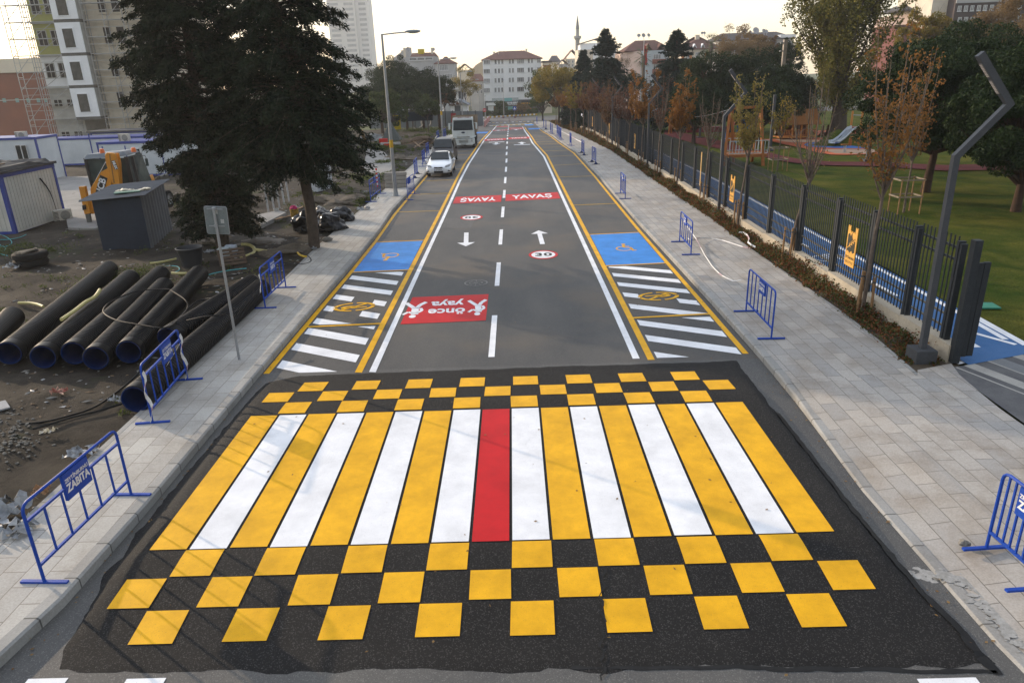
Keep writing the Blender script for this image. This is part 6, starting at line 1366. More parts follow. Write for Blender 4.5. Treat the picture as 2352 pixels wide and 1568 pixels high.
# red folding board barrier at the left kerb far down
A_ = gp(1533, 404); B_ = gp(1549, 383); r = thing('red_barrier_board', 'long red and white barrier board lying along the far left kerb', 'barrier', A_); D_ = B_-A_
m = MB(); m.add([(0, 0, .1), tuple(D_+Vector((0, 0, .1))), tuple(D_+Vector((0, 0, 1.0))), (0, 0, 1.0), (.08, 0, .1), tuple(D_+Vector((.08, 0, .1))), tuple(D_+Vector((.08, 0, 1.0))), (.08, 0, 1.0)], [(0, 1, 2, 3), (7, 6, 5, 4), (3, 2, 6, 7), (0, 4, 5, 1), (0, 3, 7, 4), (1, 5, 6, 2)]); m.build('board', M('barrier_red', (.45, .03, .03), (.55, .35, .35), 1.2, .5), r)
for t in (.15, .85): m = MB(); m.box(tuple(D_*t+Vector((.04, 0, .04))), (.6, .2, .1)); m.build('foot', RUBBER, r)
# white low wall / kerbs and far striped median
p0 = gp(1526, 375); p1 = gp(1700, 364); m = MB(); n = 26
med = thing('striped_kerb', 'far kerb painted in alternating yellow and white below the hedge', 'kerb', (0, 0, 0))
for i in range(n):
    a = p0+(p1-p0)*(i/n); b = p0+(p1-p0)*((i+1)/n-.002); m = MB(); a.z = zg(a.y); b.z = zg(b.y); m.add([a, b, b+Vector((0, 0, .35)), a+Vector((0, 0, .35)), a+Vector((0, .4, 0)), b+Vector((0, .4, 0)), b+Vector((0, .4, .35)), a+Vector((0, .4, .35))], [(0, 1, 2, 3), (3, 2, 6, 7), (0, 3, 7, 4), (1, 5, 6, 2), (5, 4, 7, 6)]); m.build('kerb_block', P_Y2 if i % 2 else P_W, med)
rg = np.random.default_rng(3); P = []
for i in range(240): t = rg.uniform(); q = p0+(p1-p0)*t; P.append(cluster((q.x, q.y+1+rg.uniform(0, 1), zg(q.y)+.3+rg.uniform(.2, 1.1)), .45, 36, rg, .8, .2))
P = np.concatenate(P); V, F = leaves(P, .3, rg, 1.6); tag(np_mesh('hedge', V, F, L_GREEN), 'clipped green hedge behind the far striped kerb', 'hedge')
x, z = crownfit(1584, 340, 192); roundtree('small_tree', 'round dark green tree before the bank sign', (x, 192, zg(192)), z, 1.7, 1.5, 401, L_GREEN, 40, 5000, .25, BARK, .12, .3)
x, z = crownfit(1652, 341, 190); roundtree('small_tree', 'greyish round leafless tree before the dark shop sign', (x, 190, zg(190)), z, 1.7, 1.3, 402, L_TAN, 40, 2500, .2, BARK, .12, .3, twigs=200)
# ================================================================ VEHICLES
CARW = M('white_car_paint', (.66, .69, .72), (.62, .65, .68), 1, .3, 0, 30, coat=1, fine=.02)
VANB = M('dark_car_paint', (.014, .011, .012), (.012, .01, .011), 1, .35, 0, 30, spec=.3, fine=.02)
WSH = M('windscreen', (.012, .016, .018), (.02, .026, .028), 2, .18, spec=.25, fine=.02)
CHR = M('chrome', (.5, .5, .5), rough=.2, metal=.9); BLK = M('black_plastic', (.015, .015, .016), rough=.55)
TYRE = M('tyre', (.013, .013, .013), rough=.85); RIM = M('alloy', (.32, .33, .34), rough=.35, metal=.7)
HL = M('headlight_glass', (.42, .43, .44), (.15, .15, .16), 14, .1, fine=.05)
def wheel(par, x, y, r, w_=.2, parent_name='wheel'):
    m = MB(); m.lathe((0, 0, 0), [(r*.62, -w_/2), (r*.95, -w_/2), (r, -w_*.35), (r, w_*.35), (r*.95, w_/2), (r*.62, w_/2)], 20, 0, 'X'); o = m.build('wheel', TYRE, par, True); o.location = (x, y, r)
    m = MB(); m.lathe((0, 0, 0), [(.001, w_*.3), (r*.25, w_*.35), (r*.3, w_*.28), (r*.55, w_*.33), (r*.63, w_*.5), (r*.63, -w_*.5), (r*.55, -w_*.33), (.001, -w_*.3)], 14, 0, 'X'); m.build('rim', RIM, o, True)
def loft_body(st):
    """st: list of (y, zb, zs, zr, wb, ws, wr): closed body shell from nose (-y) to tail"""
    m = MB(); n = 12; vs = []
    for (y, zb, zs, zr, wb, ws, wr) in st:
        half = [(wb*.92, zb), (wb, zb+.08), (ws, zb+(zs-zb)*.55), (ws*.985, zs), (wr, zr-.04 if zr-zs > .15 else zr-.012), (wr*.55, zr)]
        pts = [(x, z) for x, z in half]+[(-x, z) for x, z in reversed(half)]
        vs += [(x, y, z) for x, z in pts]
    fs = [(i*n+k, i*n+(k+1) % n, (i+1)*n+(k+1) % n, (i+1)*n+k) for i in range(len(st)-1) for k in range(n)]
    fs += [tuple(range(n))[::-1], tuple((len(st)-1)*n+k for k in range(n))]; m.add(vs, fs); return m
def car(name, label, loc, st, paint_, wheels, wr, front_glass, side_glass, parts, plate=None):
    r = thing(name, label, 'car', loc); b = loft_body(st).build('body', paint_, r, True)
    m = b.modifiers.new('sub', 'SUBSURF'); m.levels = 2; m.render_levels = 2
    for x, y in wheels: wheel(r, x, y, wr)
    for pts in front_glass: m = MB(); m.add([(x*1.02, y-.035, z+.035) for x, y, z in pts], [tuple(range(len(pts)))]); o = m.build('windscreen', WSH, r); s = o.modifiers.new('t', 'SOLIDIFY'); s.thickness = .03; s.offset = 1
    for pts in side_glass:
        for sg in (1, -1): m = MB(); q = [((x+.03)*sg, y, z) for x, y, z in pts]; m.add(q if sg > 0 else q[::-1], [tuple(range(len(pts)))]); o = m.build('side_window', WSH, r); s = o.modifiers.new('t', 'SOLIDIFY'); s.thickness = .02; s.offset = 1
    return r
# white compact saloon
pf = gp(1386, 563, 0); SC = 1.0
st = [(0.02, .32, .52, .60, .62, .72, .55), (.12, .24, .60, .70, .76, .82, .62), (.45, .2, .70, .80, .82, .845, .66), (.95, .2, .80, .90, .83, .85, .68), (1.25, .2, .86, .96, .83, .85, .66), (1.55, .2, .9, 1.14, .83, .85, .62), (1.95, .2, .92, 1.36, .83, .85, .58), (2.3, .2, .93, 1.44, .83, .85, .56), (2.9, .2, .94, 1.45, .83, .85, .56), (3.4, .2, .95, 1.38, .83, .85, .55), (3.8, .22, .96, 1.16, .82, .84, .6), (4.1, .26, .95, 1.05, .80, .82, .66), (4.33, .32, .85, .95, .72, .76, .6)]
r = car('parked_car', 'white compact saloon parked first in the left parking bays, facing the camera', (pf.x+.05, pf.y+.1, zg(pf.y)), st, CARW, [(-.74, .85), (.74, .85), (-.74, 3.35), (.74, 3.35)], .31,
    [[(-.62, 1.34, .985), (.62, 1.34, .985), (.53, 2.08, 1.40), (-.53, 2.08, 1.40)]], [[(.80, 1.75, 1.0), (.60, 2.2, 1.36), (.585, 2.75, 1.38), (.80, 2.75, 1.0)], [(.80, 2.82, 1.0), (.585, 2.82, 1.38), (.60, 3.35, 1.30), (.80, 3.6, 1.02)]], None)
for sg in (-1, 1):
    m = MB(); m.add([(sg*.44, .045, .66), (sg*.74, .2, .71), (sg*.82, .5, .80), (sg*.72, .34, .81), (sg*.46, .12, .74)], [(0, 1, 2, 3, 4) if sg > 0 else (4, 3, 2, 1, 0)]); o = m.build('headlight', HL, r); s = o.modifiers.new('t', 'SOLIDIFY'); s.thickness = .05; s.offset = 0
    m = MB(); m.blob((sg*.93, 1.62, .98), 1, 2, 0, 1, 0, (.11, .07, .075)); m.bar((sg*.82, 1.62, .95), (sg*.92, 1.62, .96), .03); m.build('wing_mirror', CARW, r, True)
    m = MB(); m.add([(sg*.6, .035, .40), (sg*.76, .12, .36), (sg*.74, .14, .50), (sg*.64, .06, .46)], [(0, 1, 2, 3)]); o = m.build('fog_light', BLK, r); s = o.modifiers.new('t', 'SOLIDIFY'); s.thickness = .06; s.offset = 0
m = MB(); m.box((0, -.0, .64), (.56, .06, .075)); m.build('grille', BLK, r); m = MB(); m.box((0, -.035, .64), (.14, .012, .05)); m.build('badge', CHR, r)
m = MB(); m.box((0, .0, .36), (.60, .06, .13)); m.build('air_intake', BLK, r)
m = MB(); m.box((0, -.045, .50), (.50, .015, .11)); pl = m.build('number_plate', WLET, r); m = MB(); add_text(m, '34 VS 0018', Matrix.Translation((.02, -.0545, .5)) @ Matrix.Rotation(R_(90), 4, 'X'), .10, .003, .85); m.build('lettering', BLK, pl); m = MB(); m.box((-.235, -.0535, .5), (.03, .002, .11)); m.build('blue_band', BLUE, pl)
# dark people carrier behind
pv = gp(1405, 523, 0); st = [(0.02, .34, .62, .72, .66, .76, .6), (.12, .26, .72, .86, .80, .86, .66), (.45, .22, .86, .98, .86, .89, .7), (.95, .22, .98, 1.12, .87, .90, .7), (1.2, .22, 1.04, 1.3, .87, .90, .68), (1.7, .22, 1.08, 1.68, .87, .90, .66), (2.0, .22, 1.1, 1.8, .87, .90, .66), (3.0, .22, 1.1, 1.84, .87, .90, .68), (4.0, .24, 1.1, 1.8, .87, .90, .7), (4.3, .26, 1.08, 1.5, .86, .88, .7), (4.4, .3, 1.0, 1.2, .8, .84, .66)]
r = car('parked_van', 'dark brown people carrier parked behind the white car', (pv.x-.1, pv.y-.1, zg(pv.y)), st, VANB, [(-.79, .85), (.79, .85), (-.79, 3.5), (.79, 3.5)], .33,
    [[(-.72, 1.08, 1.16), (.72, 1.08, 1.16), (.63, 1.86, 1.70), (-.63, 1.86, 1.70)]], [[(.865, 1.5, 1.2), (.70, 1.95, 1.68), (.70, 2.6, 1.72), (.865, 2.6, 1.2)], [(.865, 2.7, 1.2), (.71, 2.7, 1.72), (.72, 3.6, 1.7), (.865, 3.6, 1.2)]], None)
r['category'] = 'van'
for sg in (-1, 1):
    m = MB(); m.add([(sg*.5, .05, .72), (sg*.8, .2, .8), (sg*.84, .42, 1.0), (sg*.6, .2, .95)], [(0, 1, 2, 3)]); o = m.build('headlight', HL, r); s = o.modifiers.new('t', 'SOLIDIFY'); s.thickness = .06; s.offset = 0
    m = MB(); m.blob((sg*1.0, 1.42, 1.16), 1, 2, 0, 1, 0, (.10, .07, .12)); m.bar((sg*.86, 1.42, 1.12), (sg*.97, 1.42, 1.12), .03); m.build('wing_mirror', BLK, r, True)
m = MB(); m.box((0, 0, .62), (.8, .06, .18)); m.build('grille', BLK, r)
for sg in (-1, 1): m = MB(); m.bar((sg*.62, 1.9, 1.86), (sg*.64, 3.9, 1.88), .035); m.build('roof_rail', CHR, r)
# tipper truck
pt = gp(1468, 470, 0); r = thing('tipper_truck', 'white tipper truck with muddy bumper parked facing the camera behind the dark van', 'truck', (pt.x, pt.y, zg(pt.y))); r.scale = (.92, .92, .92)
TRW = M('dusty_white_paint', (.56, .60, .60), (.44, .46, .44), 1.5, .45, 0, 30)
m = MB(); W = 1.15
sec = [(-.02, 1.0, 1.0), (0, 1.05, 1.12), (.0, 1.75, 1.12), (.06, 1.8, 1.12), (.30, 2.85, 1.04), (.42, 2.98, .98)]
vs = []
for (yy, z, w_) in sec: vs += [(-w_, yy, z), (w_, yy, z)]
vs += [(-.98, 1.9, 2.98), (.98, 1.9, 2.98), (-1.12, 1.9, 1.0), (1.12, 1.9, 1.0)]
fs = [(2*i, 2*i+1, 2*i+3, 2*i+2) for i in range(5)]+[(10, 11, 13, 12), (12, 13, 15, 14), (0, 14, 15, 1), (0, 2, 4, 6, 8, 10, 12, 14), (15, 13, 11, 9, 7, 5, 3, 1)]
m.add(vs, fs); cab = m.build('cab', TRW, r, bevel=.03)
m = MB(); m.add([(-1.0, .045, 1.84), (1.0, .045, 1.84), (.94, .255, 2.76), (-.94, .255, 2.76)], [(0, 1, 2, 3)]); o = m.build('windscreen', WSH, cab); s = o.modifiers.new('t', 'SOLIDIFY'); s.thickness = .03; s.offset = 1
for sg in (-1, 1):
    m = MB(); m.add([(sg*1.13, .3, 1.85), (sg*1.05, .5, 2.7), (sg*1.03, 1.1, 2.75), (sg*1.125, 1.1, 1.85)], [(0, 1, 2, 3) if sg > 0 else (3, 2, 1, 0)]); o = m.build('side_window', WSH, cab); s = o.modifiers.new('t', 'SOLIDIFY'); s.thickness = .03; s.offset = 1
    m = MB(); m.box((sg*1.38, .1, 2.3), (.17, .12, .42)).box((sg*1.38, .1, 1.98), (.17, .12, .18)).bar((sg*1.12, .15, 2.5), (sg*1.36, .1, 2.5), .03); m.build('mirror', TRW, cab)
    for k, z in enumerate((.92, .72)): m = MB(); m.lathe((sg*.86+.13*(k == 0)*0, -.115, z), [(.001, .0), (.07, .0), (.08, .02)], 12, 0, 'Y'); m.build('headlight', HL, r)
m = MB(); m.lathe((0, 0, 0), [(.001, -.035), (.5, -.03), (.55, 0)], 20, 0, 'Y'); o = m.build('badge', M('dark_badge', (.02, .03, .06), rough=.3), cab); o.scale = (.34, 1, .16); o.location = (0, -.01, 1.58)
m = MB(); m.box((0, .02, 1.82), (2.0, .06, .05)); m.build('wiper_strip', BLK, cab)
m = MB(); m.box((0, -.02, 1.13), (1.3, .05, .09)); m.build('name_strip', M('muddy_grey', (.24, .24, .22), rough=.7), cab)
m = MB(); m.add([(-1.15, -.1, .95), (1.15, -.1, .95), (1.15, -.08, .48), (.9, -.08, .34), (-.9, -.08, .34), (-1.15, -.08, .48), (-1.15, .3, .95), (1.15, .3, .95), (1.15, .3, .48), (.9, .3, .34), (-.9, .3, .34), (-1.15, .3, .48)], [(1, 0, 5, 4, 3, 2), (0, 1, 7, 6), (1, 2, 8, 7), (2, 3, 9, 8), (3, 4, 10, 9), (4, 5, 11, 10), (5, 0, 6, 11)]); bm_ = m.build('bumper', TRW, r, bevel=.02)
m = MB()
for k in range(3): m.box((0, -.11, .62+k*.11), (.95, .03, .07))
m.build('grille', M('muddy_grey', (.24, .24, .22)), bm_); m = MB(); m.box((0, -.1, .42), (.52, .03, .11)); m.build('number_plate', M('dusty_plate', (.4, .4, .36), (.1, .1, .1), 30, .6), bm_)
m = MB(); m.bx(-1.0, 1.0, .25, 7, .55, .95); m.build('chassis', BLK, r)
for yy in (.95, 4.7, 5.9):
    for sg in (-1, 1): wheel(r, sg*.98, yy, .5, .3)
m = MB(); m.add([(-1.18, 2.1, 1.2), (1.18, 2.1, 1.2), (1.18, 7.2, 1.2), (-1.18, 7.2, 1.2), (-1.22, 2.05, 3.1), (1.22, 2.05, 3.1), (1.22, 7.3, 2.9), (-1.22, 7.3, 2.9)], [(0, 1, 5, 4), (1, 2, 6, 5), (2, 3, 7, 6), (3, 0, 4, 7), (3, 2, 1, 0)]); m.build('tipper_body', M('tipper_tan', (.27, .20, .13), (.18, .14, .10), 2, .8), r)
m = MB(); m.bar((-.9, .2, 3.02), (.9, .2, 3.02), .10, .08); m.build('roof_bar', M('faded_red', (.22, .05, .04), (.5, .5, .5), 3, .6), cab)
for sg in (-1, 1): m = MB(); m.box((sg*1.08, .95, 1.12), (.3, 1.3, .08)); m.build('mudguard', TRW, r)
# ---- backhoe loader behind the dark shed
ORG_ = M('digger_orange', (.62, .25, .012), (.52, .20, .012), 2, .45, .05, 20)
Y0 = 33.6; bz = zg(Y0)+.1
hoe = thing('backhoe_loader', 'orange backhoe loader parked behind the dark metal shed, seen from the rear', 'digger', (dp(350, 700, Y0).x, Y0, bz))
def zp(pts): return [(220+x/5.228, 440+y/5.228) for x, y in pts]
def hoe_poly(nm, pts, y_, th, mt, par=None):
    P = [dp(u, v, Y0+y_)-Vector(hoe.location) for u, v in zp(pts)]; n = len(P); m = MB()
    vs = [Vector((p.x, y_, p.z)) for p in P]+[Vector((p.x, y_+th, p.z)) for p in P]
    ar = sum(P[i].x*P[(i+1) % n].z-P[(i+1) % n].x*P[i].z for i in range(n))
    fs = [tuple(range(n)), tuple(range(2*n-1, n-1, -1))]+[((i+1) % n, i, n+i, n+(i+1) % n) for i in range(n)]
    if ar < 0: fs = [f[::-1] for f in fs]
    m.add(vs, fs); return m.build(nm, mt, par or hoe, bevel=.015)
boom = hoe_poly('boom', [(345, 815), (350, 912), (470, 925), (640, 850), (690, 760), (700, 600), (640, 480), (520, 545)], 0, .22, ORG_)
dip = hoe_poly('dipper', [(582, 262), (615, 226), (690, 232), (745, 240), (790, 420), (828, 765), (722, 775), (645, 540), (600, 400)], -.2, .17, ORG_)
hoe_poly('dipper_plate', [(745, 235), (800, 232), (838, 400), (860, 745), (800, 750)], .1, .12, ORG_); hoe_poly('groove', [(650, 250), (672, 250), (745, 730), (728, 730)], -.215, .012, M('dusty_orange', (.3, .16, .05)), dip)
hoe_poly('ram', [(595, 372), (610, 380), (435, 695), (418, 688)], .05, .07, CHR)
lg = hoe_poly('stabiliser', [(148, 790), (245, 785), (340, 1230), (245, 1245)], -.3, .2, ORG_); hoe_poly('stabiliser_ram', [(255, 1245), (330, 1235), (358, 1385), (290, 1395)], -.26, .12, M('dirty_steel', (.10, .10, .09), rough=.6), lg); hoe_poly('foot', [(278, 1400), (430, 1385), (440, 1400), (285, 1418)], -.4, .4, BLK, lg)
hoe_poly('hydraulics', [(203, 1100), (250, 1090), (262, 1165), (215, 1180)], -.4, .1, BLK, lg); hoe_poly('kingpost', [(300, 1000), (380, 960), (400, 1240), (330, 1240)], -.1, .3, ORG_)
cbg = M('cab_glass', (.018, .028, .028), (.055, .075, .072), 1.6, .15, spec=.35, fine=.02)
ca = thing('x', None, None); bpy.data.objects.remove(ca)
x0, x1 = dp(*zp([(350, 800)])[0], Y0+.5).x-hoe.location.x, dp(*zp([(1180, 800)])[0], Y0+.5).x-hoe.location.x
zt = dp(*zp([(600, 250)])[0], Y0+.5).z-hoe.location.z; zl_ = 1.25
m = MB(); xm = dp(*zp([(860, 300)])[0], Y0+.5).x-hoe.location.x
m.add([(x0-.05, .45, zt-.22), (x1-.35, .45, zt-.1), (x1-.5, 2.1, zt-.1), (x0+.1, 2.1, zt-.2), (x0+.1, .6, zt), (x1-.5, .6, zt+.1), (x1-.6, 1.9, zt+.08), (x0+.2, 1.9, zt)], [(0, 1, 5, 4), (1, 2, 6, 5), (2, 3, 7, 6), (3, 0, 4, 7), (4, 5, 6, 7), (3, 2, 1, 0)]); cabr = m.build('cab_roof', M('cab_roof_grey', (.10, .125, .15), (.16, .18, .20), 1.5, .6), hoe, bevel=.03)
for nm, a, b in (('cab_post', x0+.02, x0+.14), ('cab_post', x1-.45, x1-.28), ('cab_post', xm+.45, xm+.58)):
    m = MB(); m.add([(a, .5, zl_), (b, .5, zl_), (b-.05, .5, zt-.15), (a-.05, .5, zt-.15), (a, .6, zl_), (b, .6, zl_), (b-.05, .6, zt-.15), (a-.05, .6, zt-.15)], [(0, 1, 2, 3), (7, 6, 5, 4), (0, 3, 7, 4), (1, 5, 6, 2)]); m.build(nm, BLK, hoe)
m = MB(); m.add([(x0+.1, .55, zl_), (x1-.42, .55, zl_), (x1-.46, .55, zt-.2), (x0+.05, .55, zt-.2)], [(0, 1, 2, 3)]); m.add([(x1-.3, .6, zl_), (x1-.1, 2.0, zl_), (x1-.4, 2.0, zt-.12), (x1-.35, .6, zt-.15)], [(0, 1, 2, 3)]); o = m.build('cab_glass', cbg, hoe); s = o.modifiers.new('t', 'SOLIDIFY'); s.thickness = .02
m = MB(); m.bx(x0+.1, x1-.75, .6, 3.2, .5, zl_); m.build('body', ORG_, hoe); m = MB(); m.bx(xm+.1, x1-.2, .52, .6, zl_-.2, zl_+.55); m.build('cab_door', BLK, hoe)
for x, yy in ((xm-.95, .7), (xm+.42, .9)): m = MB(); m.lathe((x, yy, zt+.02), [(.11, 0), (.11, .12), (.08, .2), (0.001, .22)], 10); m.build('beacon', M('beacon_orange', (.75, .16, .03), rough=.3), cabr, True)
for x in (-.85, .95):
    wheel(hoe, x, 1.3, .62, .4); wheel(hoe, x, 4.0, .45, .3)
la = hoe_poly('loader_arm', [(1200, 620), (1330, 600), (1500, 1000), (1240, 1000), (1200, 760)], 2.6, .3, ORG_); hoe_poly('bucket', [(1390, 680), (1480, 600), (1510, 620), (1500, 740), (1460, 760), (1450, 680), (1410, 710)], 2.9, .9, M('dirty_steel', (.10, .10, .09)), hoe)
m = MB(); e0 = dp(*zp([(1080, 275)])[0], Y0+.6)-Vector(hoe.location); e1 = dp(*zp([(1250, 275)])[0], Y0+.6)-Vector(hoe.location); m.tube([(e0.x, .6, e0.z), (e1.x, .6, e1.z), (e1.x+.03, .6, e1.z-.15)], .015, 6); mm = m.build('mirror_arm', BLK, hoe); m = MB(); m.box((e1.x+.02, .6, e1.z-.3), (.13, .06, .34)); m.build('mirror', cbg, mm, bevel=.02)
def hoe_txt(s_, U, V, y_, size, ang, mt, bgm=None, bw=0, bh=0):
    p = dp(*zp([(U, V)])[0], Y0+y_)-Vector(hoe.location); T = Matrix.Translation((p.x, y_, p.z)) @ Matrix.Rotation(R_(90), 4, 'X') @ Matrix.Rotation(R_(ang), 4, 'Z')
    if bgm: m = MB(); m.prism([(-bw, -bh), (bw, -bh), (bw, bh), (-bw, bh)], -.008, .004, 0, T); m.build('decal', bgm, boom)
    m = MB(); add_text(m, s_, T @ Matrix.Translation((0, 0, .006)), size, .012); m.build('lettering', mt, boom)
hoe_txt('JCB', 530, 760, -.012, .42, 63, WLET, BLK, .42, .17); hoe_txt('MUX', 748, 430, -.225, .16, -78, WLET, BLK, .2, .08); hoe_txt('CB', 1248, 690, 2.58, .34, -22, WLET, BLK, .26, .15)
# ================================================================ BUILDING SITE
CORR = M('black_corrugated_plastic', (.005, .005, .0055), (.009, .009, .0095), 3, .42, .05, 30, spec=.12)
PBL = M('blue_pipe_lining', (.004, .02, .10), (.003, .015, .07), 3, .6, spec=.1)
YPIPE = M('yellow_plastic_pipe', (.48, .42, .16), (.38, .33, .14), 4, .5)
ABL = M('container_blue', (.02, .045, .25), (.02, .04, .2), 5, .45); WCON = M('container_white', (.50, .54, .57), (.40, .44, .47), .8, .5)
_pipes = [((-60, 1120), (43, 1001), 'black corrugated pipe at the far left, mostly outside the picture'), ((28, 1120), (348, 851), 'longest black corrugated pipe, leftmost one with an open end in view'), ((136, 1132), (415, 879), 'second black corrugated pipe from the left, short cable under its mouth'), ((233, 1120), (512, 867), 'third black corrugated pipe from the left, blue seam along its side'), ((303, 1136), (522, 906), 'fourth black corrugated pipe from the left, lying a little lower'), ((407, 1116), (633, 865), 'fifth black corrugated pipe from the left, bright glint along its edge'), ((532, 1072), (802, 897), 'black corrugated pipe under the hose loop, inner one of the pair at the pavement'), ((427, 1266), (829, 912), 'black corrugated pipe nearest the pavement, running behind the barriers')]
for i, (a, b, lb) in enumerate(_pipes):
    R1 = .275; A = gp(*a, .36); B = gp(*b, .36); D_ = (B-A); L_ = D_.length; D_.normalize()
    A.z = zg(A.y)+.10+R1; B.z = zg(B.y)+.10+R1
    r = thing('corrugated_pipe', lb, 'pipe', A, 0, 'black corrugated drainage pipes on the dirt'); d = (B-A).normalized(); L_ = (B-A).length
    prof = [(R1*.93, 0), (R1, .02), (R1, .28), (R1*.93, .30)]; s = .32
    while s < L_-.1: prof += [(R1*.94, s), (R1, s+.018), (R1, s+.055), (R1*.94, s+.073)]; s += .093
    prof += [(R1*.9, L_)]
    m = MB(); m.lathe((0, 0, 0), prof, 28, 0, 'Y'); m.lathe((0, 0, 0), [(R1*.86, L_), (R1*.9, L_)], 28, 0, 'Y'); Q = d.to_track_quat('Y', 'Z')
    o = m.build('shell', CORR, r, True); o.rotation_mode = 'QUATERNION'; o.rotation_quaternion = Q
    m = MB(); m.lathe((0, 0, 0), [(R1*.93, 0), (R1*.86, .0), (R1*.84, .06), (R1*.84, L_*.98)], 28, 0, 'Y'); m.f = [f[::-1] for f in m.f]; o = m.build('lining', PBL, r, True); o.rotation_mode = 'QUATERNION'; o.rotation_quaternion = Q
    m = MB(); m.tube([(R1*.78, .3, R1*.64), (R1*.78, L_-.1, R1*.64)], .006, 4)
def hose(name, label, px, r_, mt, zz=.14, cat='hose', n=8, closed=False):
    P = []
    for q in px: P.append(gp(q[0], q[1], q[2] if len(q) > 2 else zz))
    Q = []
    for i in range(len(P)-1):
        p0 = P[max(0, i-1)]; p1, p2 = P[i], P[i+1]; p3 = P[min(len(P)-1, i+2)]
        for k in range(6):
            t = k/6; Q.append(.5*((2*p1)+(-p0+p2)*t+(2*p0-5*p1+4*p2-p3)*t*t+(-p0+3*p1-3*p2+p3)*t**3))
    Q.append(P[-1]); o = MB().tube(Q, r_, n, closed=closed).build(name, mt, None, True); return tag(o, label, cat)
def z3(L_): return [(a/2.5286, 780+b/2.5286)+tuple(c) for a, b, *c in L_]
def z4(L_): return [(500+a/2.614, 400+b/2.614)+tuple(c) for a, b, *c in L_]
def z5(L_): return [(600+a/4.276, 600+b/4.276)+tuple(c) for a, b, *c in L_]
HOSE = M('black_hose', (.008, .008, .008), (.014, .014, .014), 5, .6, spec=.15)
hose('black_hose', 'big loop of black hose lying across three of the black pipes', z3([(1360, 345, .74), (1480, 425, .73), (1500, 490, .6), (1440, 565, .6), (1330, 648, .72), (1100, 622, .74), (930, 588, .73), (830, 530, .73), (850, 470, .73), (930, 420, .74), (1050, 370, .73), (1180, 345, .74), (1360, 342, .75)]), .018, HOSE)
hose('black_hose', 'long black hose snaking from the pipes across the bare soil to the lower left', z3([(1770, 405, .5), (1600, 430, .3), (1500, 500, .3), (1400, 600, .3), (1290, 720, .2), (1240, 840, .15), (1120, 1000, .13), (950, 1150, .12), (760, 1280, .12), (560, 1350, .12), (350, 1400, .12), (150, 1418, .12)]), .02, HOSE)
hose('black_hose', 'shorter black hose joining the long one from the right over the pipe pair', z3([(1900, 520, .72), (1770, 545, .74), (1640, 560, .72), (1500, 590, .6), (1390, 620, .4)]), .018, HOSE)
hose('black_hose', 'straight black hose on the soil below the long hose', z3([(260, 1460), (400, 1420), (560, 1370), (800, 1310), (980, 1255)]), .02, HOSE)
hose('black_hose', 'black hose under the barrier beside the pipes', z5([(265, 1175), (400, 1185), (600, 1160), (800, 1110), (950, 1060), (1000, 1000)]), .02, HOSE)
hose('black_hose', 'black hose curling towards the trunk of the conifer with a bare trunk', z5([(700, 915), (900, 910), (1060, 940), (1180, 970), (1350, 1000), (1520, 1010), (1640, 970), (1600, 900), (1440, 840), (1250, 790), (1130, 780), (1080, 830)]), .022, HOSE)
hose('yellow_pipe', 'bent yellow pipe resting on top of the leftmost black pipes', z3([(492, 583, .74), (600, 510, .74), (690, 440, .74), (760, 400, .74), (800, 345, .78)]), .045, YPIPE, cat='pipe')
hose('yellow_pipe', 'short yellow pipe behind the longest black pipe', z3([(148, 450, .15), (230, 450, .15), (300, 462, .15), (345, 480, .15)]), .04, YPIPE, cat='pipe')
hose('yellow_pipe', 'thick yellow pipe bent in a half circle near the white carton', z5([(700, 740, .25), (800, 745, .2), (870, 790, .16), (870, 850, .16), (790, 890, .16), (690, 915, .16)]), .06, YPIPE, cat='pipe')
hose('yellow_pipe', 'straight ribbed yellow pipe end beside the half circle pipe', z5([(900, 815, .2), (960, 822, .2), (1050, 838, .2)]), .065, YPIPE, cat='pipe')
hose('yellow_pipe', 'yellow pipe piece poking out behind the fifth black pipe', z4([(115, 1212, .2), (180, 1216, .2), (235, 1214, .2)]), .045, YPIPE, cat='pipe')
hose('yellow_pipe', 'pale yellow pipe beside the black tub', z3([(1200, 135, .15), (1300, 122, .15), (1410, 98, .15)]), .04, YPIPE, cat='pipe')
hose('yellow_strap', 'bright yellow strap on the hose near the bare conifer trunk', z5([(1460, 850, .2), (1490, 880, .2), (1540, 900, .2), (1580, 905, .2)]), .035, M('bright_yellow', (.6, .38, .02), rough=.6), cat='strap')
CYA = M('cyan_rope', (.04, .30, .33), (.06, .36, .40), 5, .6)
hose('cyan_rope', 'thin cyan rope by the half circle of yellow pipe', z5([(262, 1150), (330, 1130), (480, 1100), (620, 1080), (770, 1065)]), .014, CYA, cat='rope')
hose('cyan_rope', 'thin cyan rope looping behind the black pipes', z3([(1105, 205), (1180, 185), (1260, 170), (1350, 155), (1420, 160), (1435, 185), (1400, 205)]), .014, CYA, cat='rope')
hose('cyan_rope', 'tangle of cyan rope at the left edge before the near white cabin', [(a/2.5286, 380+b/2.5286) for a, b in [(-10, 910), (60, 940), (95, 980), (50, 1010), (0, 1000), (-10, 960), (60, 955), (150, 940), (210, 915)]], .014, CYA, cat='rope')
hose('cyan_rope', 'second tangle of cyan rope lower at the left edge', [(a/2.5286, 380+b/2.5286) for a, b in [(-10, 1040), (30, 1045), (45, 1020), (10, 1010), (-10, 1060), (60, 1085)]], .014, CYA, cat='rope')
